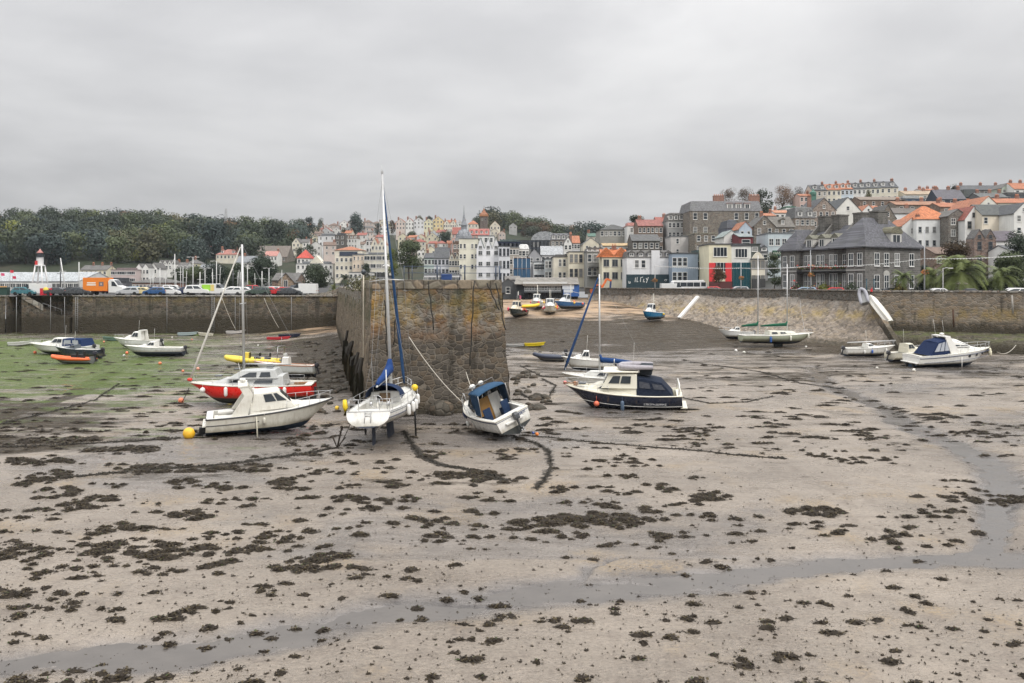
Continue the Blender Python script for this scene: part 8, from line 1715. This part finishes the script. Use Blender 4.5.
for k in range(16):
    px = rq.uniform(150, 300); Y = rq.uniform(185, 225); h = Z(rq.uniform(266, 276), Y) - 6.8; m = MB(); m.tube([(0, 0, 0), (rq.uniform(-.3, .3), 0, h)], [.09, .05], 5); m.tube([(-.5, 0, h * .7), (.5, 0, h * .7)], .025, 4)
    tag(m.build('mast', paint((.6, .6, .58), .4), None, (X(px, Y), Y, 6.8)), 'thin bare white mast among the yachts beyond the parked cars', 'mast', 'thin masts beyond the car park')
m = MB(); h = Z(208.5, 640) - terr(226, 640)
for s in ((-1, -1), (1, -1), (1, 1), (-1, 1)): m.tube([(s[0] * 1.4, s[1] * 1.4, 0), (s[0] * .5, s[1] * .5, h)], .22, 4)
for k in range(8): f = k / 8; a = 1.4 - .9 * f; m.tube([(-a, -a, h * f), (a, -a, h * f)], .12, 4)
tag(m.build('radio_mast', WIRE, None, (X(226, 640), 640, terr(226, 640))), 'thin lattice radio mast above the wood', 'mast')

# slip building, sheds, scaffold, digger, coach
def slip_house():
    Y = 179; b = 5.4; t = thing('slipway_restaurant', 'long dark slip building with white colonnade windows and a blue end', 'building', (X(515, Y), Y, b), (0, 0, R(-3))); z = lambda p: Z(p, Y) - b; px = lambda p: (p - 515) * Y / F
    MB().box((px(547), 6, z(284) / 2 + .1), (px(578) - px(516), 11, z(284))).build('wall', plain((.028, .034, .042), .6), t)
    m = MB(); m.loft([[(x, y, zz) for y, zz in ((-.7, z(284.5)), (-.7, z(284)), (6, z(277.3)), (12, z(284)), (12, z(284.5)))] for x in (px(516) - .3, px(578.5))]); m.build('roof', roofing((.19, .175, .155), .6, .4, .3), t)
    MB().box((px(545), .1, z(283.8)), (px(568) - px(524), .9, .9)).build('fascia', paint((.62, .63, .62), .5), t)
    x0, x1 = px(524.5), px(561); n = 11
    for k in range(n): x = x0 + (x1 - x0) * (k + .5) / n; put('window', window_mesh((x1 - x0) / n * .9, z(286) - z(290.6), 'case', (.70, .70, .69)), t, (x, .45, z(290.6)))
    MB().box(((x0 + x1) / 2, -.1, z(291.6)), (x1 - x0, 1.1, .35)).build('terrace_deck', plain((.10, .11, .12)), t)
    m = MB()
    for k in range(24): m.box((x0 + (x1 - x0) * k / 23, -.6, z(290.2)), (.05, .05, 1.0))
    m.box(((x0 + x1) / 2, -.6, z(288.6)), (x1 - x0, .07, .07)); m.build('railing', paint((.3, .32, .33)), t)
    MB().box((px(571), .25, z(290.5)), (px(578) - px(562), 1.2, z(284.5) - z(296.3))).build('blue_panel', paint((.02, .09, .30), .5, .2), t); m = MB(); m.box((px(568), -.38, z(291)), (2.0, .03, .7)); m.box((px(568), -.38, z(286.5)), (2.6, .03, 1.2)); m.build('sign', paint((.55, .6, .66)), t)
    for k in range(10): MB().tube([(px(520) + (px(560) - px(520)) * k / 9, .2, -1), (px(520) + (px(560) - px(520)) * k / 9, .2, z(291.6))], .14, 6).build('stilt', BLACK, t)
slip_house()
house('low dark slate shed left of the slip building', 500, 516, 284.5, 279, 182, 'gable', (.10, .105, .11), (.13, .125, .12), 1, 1, depth=10, name='shed', cat='shed', base=5.2)
house('grey stone boat shed behind the dark shed', 505, 520, 280, 276.5, 196, 'side', (.25, .25, .25), (.15, .14, .13), 2, 1, name='shed', cat='shed', base=5.6)
def scaffold():
    Y = 214; b = 6.8; t = thing('scaffolding', 'scaffolding wrapped in bright blue debris netting', 'scaffolding', (X(522, Y), Y, b)); z = lambda p: Z(p, Y) - b; w = 17 * Y / F; m = MB(); n = 8
    for k in range(n):
        for r_ in range(3):
            z0 = .4 + (z(258) - .4) * r_ / 3; z1 = .4 + (z(258) - .4) * (r_ + 1) / 3; x0 = -w / 2 + w * k / n; x1 = x0 + w / n; s = lambda x, q: .12 * math.sin(x * 3 + q * 2 + r_)
            m.add([(x0, s(x0, z0), z0), (x1, s(x1, z0), z0), (x1, s(x1, z1), z1), (x0, s(x0, z1), z1)], [(0, 1, 2, 3)])
    m.build('netting', cloth((.05, .11, .19)), t)
    for k in range(5): MB().tube([(-w / 2 + w * k / 4, -.2, 0), (-w / 2 + w * k / 4, -.2, z(256.5))], .05, 5).build('pole', STEEL, t)
    for r_ in range(4): MB().box((0, .7, .4 + (z(258) - .4) * r_ / 3), (w, 1.6, .1)).build('platform', TEAK, t)
scaffold()
def digger():
    Y = 176; b = 6.0; t = thing('excavator', 'orange excavator with raised boom working at the top of the beach', 'excavator', (X(597, Y), Y, b), (0, 0, R(15))); o = paint((.65, .14, .025), .4, .35)
    for s in (-.75, .75): m = MB(); m.prism([(-1.5, .15), (-1.3, 0), (1.3, 0), (1.5, .15), (1.5, .5), (1.3, .65), (-1.3, .65), (-1.5, .5)], s - .25, s + .25); m.build('track', TYRE, t)
    MB().box((-.2, 0, 1.25), (2.6, 1.9, .95)).build('body', o, t, bevel=.08); m = MB(); m.box((.5, .5, 2.1), (1.1, .9, 1.1)); m.box((.5, .5, 2.2), (1.14, .94, .6), 1); m.build('cab', [o, GL], t, bevel=.03)
    m = MB(); m.bar((.8, -.2, 1.5), (2.2, -.2, 3.9), .3, .45); m.bar((2.2, -.2, 3.9), (3.3, -.2, 3.5), .3, .4); m.build('boom', o, t, bevel=.04); MB().bar((3.2, -.2, 3.7), (3.0, -.2, 1.4), .25, .35).build('dipper_arm', plain((.03, .05, .14)), t); m = MB(); m.prism([(2.6, 1.5), (3.3, 1.5), (3.4, .8), (2.7, .6)], -.7, .3); m.build('bucket', plain((.05, .05, .05)), t)
digger()
def coach():
    Y = 164; t = thing('coach', 'white coach with a dark window band parked behind the promenade wall', 'coach', (X(688, Y), Y, 6.85), (0, 0, R(0))); w = paint((.70, .70, .69), .3, .15)
    m = MB(); m.prism([(-3.4, .4), (-3.4, 2.3), (-3.1, 2.6), (3.0, 2.75), (3.6, 1.9), (3.75, 1.0), (3.7, .4)], -1.15, 1.15); m.build('body', w, t, bevel=.08)
    for k in range(4): MB().box((-2.5 + k * 1.35, -1.16, 1.85), (1.27, .03, .85)).build('side_window', GL, t)
    m = MB(); m.add([(3.64, -1.0, 1.9), (3.64, 1.0, 1.9), (3.08, 1.0, 2.62), (3.08, -1.0, 2.62)], [(0, 1, 2, 3)]); m.build('windscreen', GL, t); MB().box((2.9, -1.16, 1.9), (.95, .03, .8)).build('side_window', GL, t)
    w2 = MB(); w2.lathe((0, 0, 0), [(.2, -.14), (.42, -.14), (.46, 0), (.42, .14), (.2, .14)], 12, 0, 'Y'); wm = w2.mesh('wheel', [TYRE])
    for x in (-2.2, 2.4):
        for s in (1, -1): put('wheel', wm, t, (x, s * 1.0, .46))
coach()
for lab, k, c, px, Y, rz in (('white saloon in front of the coach behind the promenade wall', 'van', 'white', 673, 161, 0), ('silver hatchback behind the promenade wall before the teal glass front', 'estate', 'silver', 737, 153, 175), ('red hatchback roof showing above the wall before the red building', 'hatchback', 'red', 716, 156, 0), ('pale blue estate parked before the left hotel wing', 'estate', 'pale blue', 803, 131.5, 160), ('red hatchback parked before the hotel centre', 'hatchback', 'red', 832, 126, 160), ('white saloon roof showing over the sea wall beside the slim post', 'saloon', 'white', 936, 112, 172), ('white estate roof showing over the sea wall near the right edge', 'estate', 'white', 1012, 107.5, 172), ('teal hatchback behind the wall by the hotel corner', 'hatchback', 'dark grey', 888, 119, 170), ('black saloon behind the wall before the great palm', 'saloon', 'black', 966, 110.5, 172)):
    lab = lab.replace('white saloon in', 'white van in').replace('teal hatchback behind', 'dark grey hatchback behind'); car(lab, k, c, X(px, Y), Y, 6.85, R(rz), 'cars along the promenade')
def kiosk():
    Y = 111; t = thing('stone_kiosk', 'little stone shelter with a pointed roof behind the sea wall', 'kiosk', (X(960.5, Y), Y, 6.85)); MB().box((0, 0, 1.0), (1.0, 1.0, 2.0)).build('wall', rubble((.20, .18, .15), .4), t); m = MB(); m.loft([[(x * q, y * q, z) for x, y in ((-1, -1), (1, -1), (1, 1), (-1, 1))] for q, z in ((.68, 2.0), (.62, 2.1), (.2, 2.55), (.05, 2.8))]); m.build('roof', rubble((.24, .22, .19), .5), t); m = MB(); m.box((0, -.51, 1.1), (.5, .04, 1.5)); m.build('doorway', BLACK, t)
kiosk()
t = thing('notice_board', 'blue and white notice board on two posts in the garden', 'sign', (X(987, 114), 114, 6.85)); MB().box((0, 0, 1.9), (1.3, .08, .8)).build('board', paint((.02, .05, .2), .4), t); MB().box((0, 0, 2.45), (1.3, .08, .28)).build('header', paint((.6, .6, .6)), t)
for s in (-.55, .55): MB().tube([(s, .06, 0), (s, .06, 2.5)], .04, 5).build('post', WIRE, t)
for lab, px, c in (('dark teal bollard like post at the head of the wall steps, left one', 866.5, (.02, .06, .08)), ('dark teal post at the head of the wall steps, right one', 874, (.02, .06, .08))): m = MB(); m.tube([(0, 0, 0), (0, 0, 2.6)], .1, 8); m.ball((0, 0, 2.65), .14, 8, 6); tag(m.build('post', paint(c, .4), None, (X(px, 115.5), 115.5, 6.85)), lab, 'post', 'posts at the wall steps')
m = MB(); m.box((0, 0, .15), (.25, .2, .4)); m.tube([(0, 0, .3), (.1, 0, .6)], .04, 5); tag(m.build('red_marker', paint((.55, .02, .03)), None, P(871.5, 291.5, 112.6), bevel=.05), 'small red marker at the top of the leaning white dinghy', 'marker')

# pier head railing, posts and box
def pier_rail():
    a = PA + PAX * .45 + PNR * 2.2; b = PA + PAX * .45 + PNR * 9.2; t = thing('railing', 'blue grey pipe railing along the top of the pier head', 'railing', (a.x, a.y, 9.2)); d = b - a; c = paint((.05, .07, .11), .5)
    for z in (.5, .95): MB().tube([(0, 0, z), (d.x, d.y, z)], .022, 5).build('rail', c, t)
    for f in (0, .08, .33, .36, .56, .61, .93, .97): p = d * f; big = f in (.33, .61, .93, .97); MB().tube([(p.x, p.y, 0), (p.x, p.y, 1.02)], .055 if big else .028, 7).build('post', c, t)
    s = d * .42; m = MB(); m.box((s.x, s.y + .4, .22), (.75, .5, .42)); tag(m.build('locker', paint((.02, .06, .2), .5), None, (a.x, a.y, 9.2), bevel=.04), 'small blue locker behind the pier head railing', 'locker')
pier_rail()
lp = thing('lamp_post', 'slim lamp post on the pier side wall left of the yacht mast', 'lamp post', ((PA + PAX * 6 - PNR * .2).x, (PA + PAX * 6).y, 0)); MB().tube([(0, -.3, 0), (0, -.3, 9.6)], .05, 6).build('post', paint((.5, .45, .36), .6, .5), lp); m = MB(); m.lathe((0, -.3, 9.6), [(.05, 0), (.16, .1), (.18, .3), (.04, .42)], 8); m.build('lantern', GL, lp)
# ================================================================== weed, chains and ropes on the mud
def seaweed():
    rg = np.random.default_rng(11)
    C = []                                     # clumps: x, y, radius along x, radius along y
    def blob(px, py, rx, ry, dens=1.):
        g = G(px, py); k = (py - HY) ** 2 / (EYE * F); sc = (py - HY) / EYE
        ax = rx / sc; ay = max(.18, ry / k)
        n = max(1, int(ax * ay * 7 * dens))
        for i in range(n):
            a = rg.uniform(0, 6.28); q = math.sqrt(rg.uniform(0, 1)); r = rg.uniform(.12, .36) * min(1.2, .5 + ax * .3)
            C.append((g.x + math.cos(a) * q * ax, g.y + math.sin(a) * q * ay, r * rg.uniform(1, 1.7), r))
    big = [(40, 479, 25, 8), (88, 503, 24, 8), (58, 492, 24, 5), (150, 469, 22, 6), (200, 514, 28, 6), (122, 528, 22, 7), (95, 551, 18, 10), (175, 551, 44, 7), (110, 546, 30, 5), (250, 548, 16, 8), (330, 563, 25, 10), (300, 566, 34, 7), (232, 565, 34, 5), (270, 570, 20, 5), (20, 556, 26, 8), (35, 546, 18, 5), (12, 600, 16, 5), (20, 614, 16, 5), (64, 611, 16, 4), (182, 614, 18, 6), (160, 620, 10, 4), (180, 483, 18, 4), (230, 485, 20, 4), (150, 512, 16, 3), (290, 482, 22, 4), (350, 487, 14, 4), (390, 485, 20, 4), (400, 527, 14, 4), (440, 535, 14, 4), (362, 536, 14, 4), (300, 523, 10, 4), (370, 512, 14, 3), (430, 520, 22, 3), (480, 512, 18, 3), (540, 521, 44, 4), (600, 520, 50, 7), (530, 530, 26, 5), (655, 516, 18, 5), (668, 534, 18, 5), (570, 536, 18, 4), (610, 505, 14, 4), (640, 509, 14, 3), (700, 517, 14, 4), (735, 518, 10, 4), (815, 512, 32, 4), (760, 518, 8, 3), (882, 540, 18, 4), (898, 534, 14, 4), (842, 537, 8, 3), (720, 564, 12, 5), (738, 560, 8, 4), (684, 571, 7, 4), (692, 594, 9, 4), (884, 569, 6, 3), (860, 433, 12, 4), (820, 455, 10, 4), (850, 460, 14, 4), (700, 480, 10, 3), (660, 490, 16, 3), (560, 490, 16, 3), (500, 480, 30, 3), (470, 476, 36, 5), (430, 455, 14, 5), (960, 500, 20, 4), (1010, 497, 20, 6), (1000, 503, 12, 4), (740, 661, 16, 6), (544, 659, 9, 8), (462, 664, 10, 5), (887, 658, 14, 5), (472, 641, 10, 4), (905, 612, 6, 3), (324, 635, 10, 3), (545, 617, 8, 3), (640, 640, 20, 5), (100, 676, 26, 8), (150, 680, 20, 6), (30, 676, 12, 4), (200, 470, 26, 3), (30, 462, 40, 3), (120, 450, 40, 3), (60, 440, 40, 3), (250, 468, 26, 4), (400, 500, 22, 4), (350, 500, 18, 4)]
    for b in big: blob(*b, dens=2.6)
    # drift lines and scattered small tufts, thicker on the left and middle, thin near the bottom
    n = 0
    while n < 620:
        py = 425 + 262 * rg.random() ** 1.25; px = rg.uniform(-80, 1110); d = VN(np.array([px * .016 + 4]), np.array([py * .05]))[0]; d2 = VN(np.array([px * .05 + 9]), np.array([py * .12]))[0]
        den = .9 * sstep(690, 470, py) + .12; den *= 1.25 if px < 520 else .55
        if rg.random() > den * sstep(.3, .68, .6 * d + .4 * d2) * 1.3: continue
        g = G(px, py)
        if stream_d(np.array([g.x]), np.array([g.y]))[0] < 1.5 and rg.random() > .22: continue
        m_ = rg.integers(1, 5 if py < 560 else 4)
        for k in range(m_): r = rg.uniform(.035, .17) * (1 + (560 - min(py, 560)) / 260); C.append((g.x + rg.normal(0, r * 3.2), g.y + rg.normal(0, r * .9), r * rg.uniform(1, 2.0), r))
        n += 1
    for i in range(110): px, py = rg.uniform(-40, 1080), rg.uniform(590, 700); blob(px, py, rg.uniform(4, 11), rg.uniform(2, 5), 2.2)
    for i in range(2600):                                   # crumbs
        py = 440 + 250 * rg.random() ** .8; px = rg.uniform(-60, 1090); g = G(px, py); r = .008 + .055 * rg.random() ** 3; C.append((g.x, g.y, r * 1.3, r))
    for i in range(560):                                    # dark weed tufts of the middle distance
        py = rg.uniform(345, 440); px = rg.uniform(500, 1040) if rg.random() < .55 else rg.uniform(-40, 345); g = G(px, py)
        if abs(px - 623) < 60 and py < 412: continue
        C.append((g.x, g.y, rg.uniform(.2, .9), rg.uniform(.12, .3)))
    V = []; Fc = []; M = []; S = []
    cx = np.array([c[0] for c in C]); cy = np.array([c[1] for c in C]); cz = mud_z(cx, cy)
    for (x, y, rx, ry), z in zip(C, cz):
        near = y < 42; o = len(V); k = 13 if near else 7
        h = min(.13, ry * .42); V.append((x, y, z + h))             # low lumpy mound
        for ring, (q, hh) in enumerate(((.5, .75), (1., -.03))):
            for j in range(k): a = 6.283 * j / k; e = q * rg.uniform(.6, 1.3); V.append((x + math.cos(a) * rx * e, y + math.sin(a) * ry * e, z + h * hh * (rg.uniform(.5, 1.3) if ring == 0 else 1) - (.015 if ring else 0)))
        for j in range(k): j2 = (j + 1) % k; Fc.append((o, o + 1 + j, o + 1 + j2)); Fc.append((o + 1 + j, o + 1 + k + j, o + 1 + k + j2, o + 1 + j2)); M += [0, 0]
        nb = int((34 if near else 10) * min(3.4, max(.2, (rx * ry) / .05)))
        for b in range(nb):                                          # ribbons of wrack
            a = rg.uniform(0, 6.283); q = rg.uniform(.1, 1.12); p = np.array((x + math.cos(a) * rx * q, y + math.sin(a) * ry * q, z + h * max(.12, 1 - q) + .01)); t = rg.uniform(0, 6.283); L = rg.uniform(.025, .075) * (min(1, .12 + ry * 5) if near else 2); w = rg.uniform(.012, .03) * (min(1, .2 + ry * 5) if near else 2); d = np.array((math.cos(t), math.sin(t), 0)); s = np.array((-d[1], d[0], 0)) * w; o = len(V)
            u = rg.uniform(.0, .03)
            for pt in (p - s, p + s, p + d * L + s + (0, 0, u), p + d * L - s + (0, 0, u), p + d * L * 1.8 + s * .3 + (0, 0, -.0), p + d * L * 1.8 - s * .3 + (0, 0, -.0)): V.append(tuple(pt))
            c = int(rg.random() < .32) + int(rg.random() < .06); Fc.append((o, o + 1, o + 2, o + 3)); Fc.append((o + 3, o + 2, o + 4, o + 5)); M += [c, c]
    me = bpy.data.meshes.new('seaweed'); me.from_pydata(V, [], Fc)
    for col, r_ in (((.020, .0145, .009), .7), ((.060, .045, .022), .6), ((.040, .058, .015), .6)):
        q = N('wrack', r_, .22); v = q.noise(q.pos(world=True), 2.2, 3); me.materials.append(q.out(q.mix(mul(col, .6), mul(col, 1.5), v)))
    me.polygons.foreach_set('material_index', M); me.update()
    tag(put('seaweed', me), 'dark brown bladder wrack strewn in tufts and drifts over the mud', 'seaweed', kind='stuff'); print('SEAWEED', len(Fc))
seaweed()
CH = plain((.03, .025, .018), .85)
def mud_line(label, pts, r=.05, weed=.5, name='mooring_chain', seed=1, cat='chain', group='weed covered mooring chains on the mud'):
    rg = random.Random(seed); P3 = []
    for a, b in zip(pts[:-1], pts[1:]):
        for k in range(10): t = k / 10; g = G(a[0] + (b[0] - a[0]) * t, a[1] + (b[1] - a[1]) * t + rg.uniform(-.25, .25)); P3.append(Vector((g.x, g.y, gz(g.x, g.y) + r * .4)))
    c = P3[0].copy(); m = MB(); m.tube([p - c for p in P3], [r * .62 * rg.uniform(.7, 1.5) for _ in P3], 5); L = len(P3)
    for i in range(int(L * 12 * weed)):
        k = rg.randrange(L - 1); p = P3[k].lerp(P3[k + 1], rg.random()) - c; a = rg.uniform(0, 6.28); l = rg.uniform(.1, .35); w = rg.uniform(.02, .05); d = Vector((math.cos(a), math.sin(a), 0)); s = Vector((-d.y, d.x, 0)) * w; z = Vector((0, 0, rg.uniform(.02, .1)))
        m.add([p - s, p + s, p + d * l + s + z * .2, p + d * l - s + z * .2], [(0, 1, 2, 3)]); m.add([p - s + z, p + s + z, p + d * l * .6], [(0, 1, 2)])
    tag(m.build(name, CH, None, c), label, cat, group)
mud_line('long chain line running from the left weed banks up to the small anchor', [(60, 478), (150, 470), (230, 464), (290, 456), (335, 449)], .05, .8, seed=1)
mud_line('heavy weed draped chain leading down from the white yacht', [(404, 432), (413, 447), (422, 458), (440, 466), (478, 471), (508, 482)], .065, 1.2, seed=2)
mud_line('thin ground rope stretching right from the tilted cruiser', [(532, 436), (600, 443), (680, 449), (740, 455), (792, 459)], .045, .5, seed=3)
mud_line('curving chain on the mud below the tilted cruiser', [(512, 436), (535, 443), (549, 452), (551, 466), (545, 480), (535, 490)], .05, .5, seed=4)
mud_line('straight weedy chain across the mud at the left edge', [(0, 447), (70, 445), (140, 441), (186, 438)], .05, .7, seed=5)
mud_line('chain beside the weedy track left of the red yacht', [(0, 424), (50, 412), (95, 400), (122, 382)], .04, .8, seed=6)
mud_line('dark chain crossing the mud in front of the ketch', [(690, 362), (760, 372), (800, 383), (850, 388)], .06, .8, seed=7)
mud_line('looping chain off the stern of the navy motor cruiser', [(683, 398), (710, 404), (750, 402), (775, 396)], .05, .4, seed=8)
mud_line('slack chain on the rocky mud right of the pier foot', [(518, 392), (532, 400), (548, 398), (556, 386), (540, 378)], .06, .8, seed=9)
mud_line('chain below the dark inflatable', [(520, 366), (540, 376), (560, 378)], .06, .6, seed=10)
mud_line('chain leading from the grey outdrive to the yellow buoy', [(196, 436), (206, 431), (217, 432), (222, 430)], .05, .6, seed=11)
def rope(label, pts, r, c=ROPE, cat='rope', group='mooring ropes'):
    pts = [Vector(p) for p in pts]; o = pts[0].copy(); P3 = []
    for a, b in zip(pts[:-1], pts[1:]):
        L = (b - a).length
        for k in range(9): t = k / 8; P3.append(a.lerp(b, t) - Vector((0, 0, .05 * L * 4 * t * (1 - t))) - o)
    m = MB(); m.tube(P3, r, 5); tag(m.build('mooring_rope', c, None, o), label, cat, group)
rope('pale rope sagging from the pier face to the bow of the tilted cruiser', [P(409, 337, 53.6), P(464, 404, 51.2)], .03); rope('second pale rope from the pier face to the tilted cruiser cabin', [P(466, 372, 54.2), P(477, 398, 50.5)], .03)
rope('dark bow line of the red yacht dropping to the orange buoy', [P(189, 388, 60), G(182, 402, .2)], .03, CH); rope('taut line from the yacht stern to the mud on the left', [P(352, 420, 45), G(338, 448, 0)], .025, CH)
rope('grey rope down the quay wall behind the red yacht mast', [P(222, 298, 137.3), P(236, 330, 136.8)], .04); rope('slanting rope down the quay wall right of the red yacht mast', [P(264, 298, 137.3), P(279, 328, 136.8)], .04)
rope('pale bow line from the large sports cruiser to the wall footing', [P(997, 352, 87), P(1016, 345, 95)], .035); rope('line from the ketch bow up the revetment', [P(806, 334, 112), P(800, 300, 125)], .03, WIRE)
def anchor():
    g = G(337, 449); m = MB(); m.tube([(0, 0, 0), (.25, 0, 1.15)], .05, 6); m.tube([(-.25, 0, .75), (.0, 0, .1), (.45, 0, .65)], .05, 6); m.tube([(.22, -.3, 1.0), (.24, .3, 1.05)], .04, 5); m.ball((.25, 0, 1.2), .09, 8, 6); tag(m.build('anchor', plain((.045, .035, .026), .85), None, (g.x, g.y, gz(g.x, g.y) - .1)), 'rusty upright anchor stuck in the mud left of the yacht', 'anchor')
anchor()
# stones round the pier's left foot and the rocky spill beside it
def rocks():
    rg = random.Random(31); pro = []
    for k in range(5):
        m = MB(); m.ball((0, 0, 0), .5, 9, 6, sq=(1.2, .9, .55)); m.v = [(x * (1 + .5 * float(fbm(np.array([x * 2 + k * 3]), np.array([z * 2 + y])))), y * (1 + .5 * float(fbm(np.array([y * 2 + k]), np.array([x * 2])))), z) for x, y, z in m.v]; pro.append(m.mesh('rock', [rubble((.075, .066, .052), .3, (.05, .045, .036), .4, True, .5, 1, .6), DARKWEED]))
    n = 0
    while n < 95:
        px, py = (rg.uniform(296, 352), rg.uniform(336, 412)) if n < 62 else (rg.uniform(514, 556), rg.uniform(372, 412))
        if n < 62 and (px - 296) < (py - 336) * .15 or n >= 62 and px > 556 - (412 - py) * .4: continue
        z = 0.1; g = G(px, py); zz = gz(g.x, g.y); g = G(px, py, zz); s = rg.uniform(.35, 1.0)
        tag(put('rock', pro[rg.randrange(5)], None, (g.x, g.y, gz(g.x, g.y) + .05), (rg.uniform(-.3, .3), rg.uniform(-.3, .3), rg.uniform(0, 6)), s), 'weedy dark rock in the spill along the left foot of the pier' if n < 62 else 'weedy dark rock in the spill at the right foot of the pier', 'rock', 'rocks spilled left of the pier' if n < 62 else 'rocks spilled right of the pier'); n += 1
rocks()
# ================================================================== the damp autumn air over the harbour
def haze():
    m = bpy.data.materials.new('haze'); m.use_nodes = True; t = m.node_tree; t.nodes.remove(t.nodes['Principled BSDF'])
    v = t.nodes.new('ShaderNodeVolumePrincipled'); v.inputs['Color'].default_value = (.82, .88, .95, 1); v.inputs['Density'].default_value = .00009; v.inputs['Anisotropy'].default_value = .2
    t.links.new(v.outputs[0], t.nodes['Material Output'].inputs['Volume'])
    MB_ = MB().box((100, 800, 50), (4200, 1800, 104)); o = MB_.build('haze', m); tag(o, 'thin damp haze hanging over harbour and hillside', 'haze', kind='stuff')
haze()
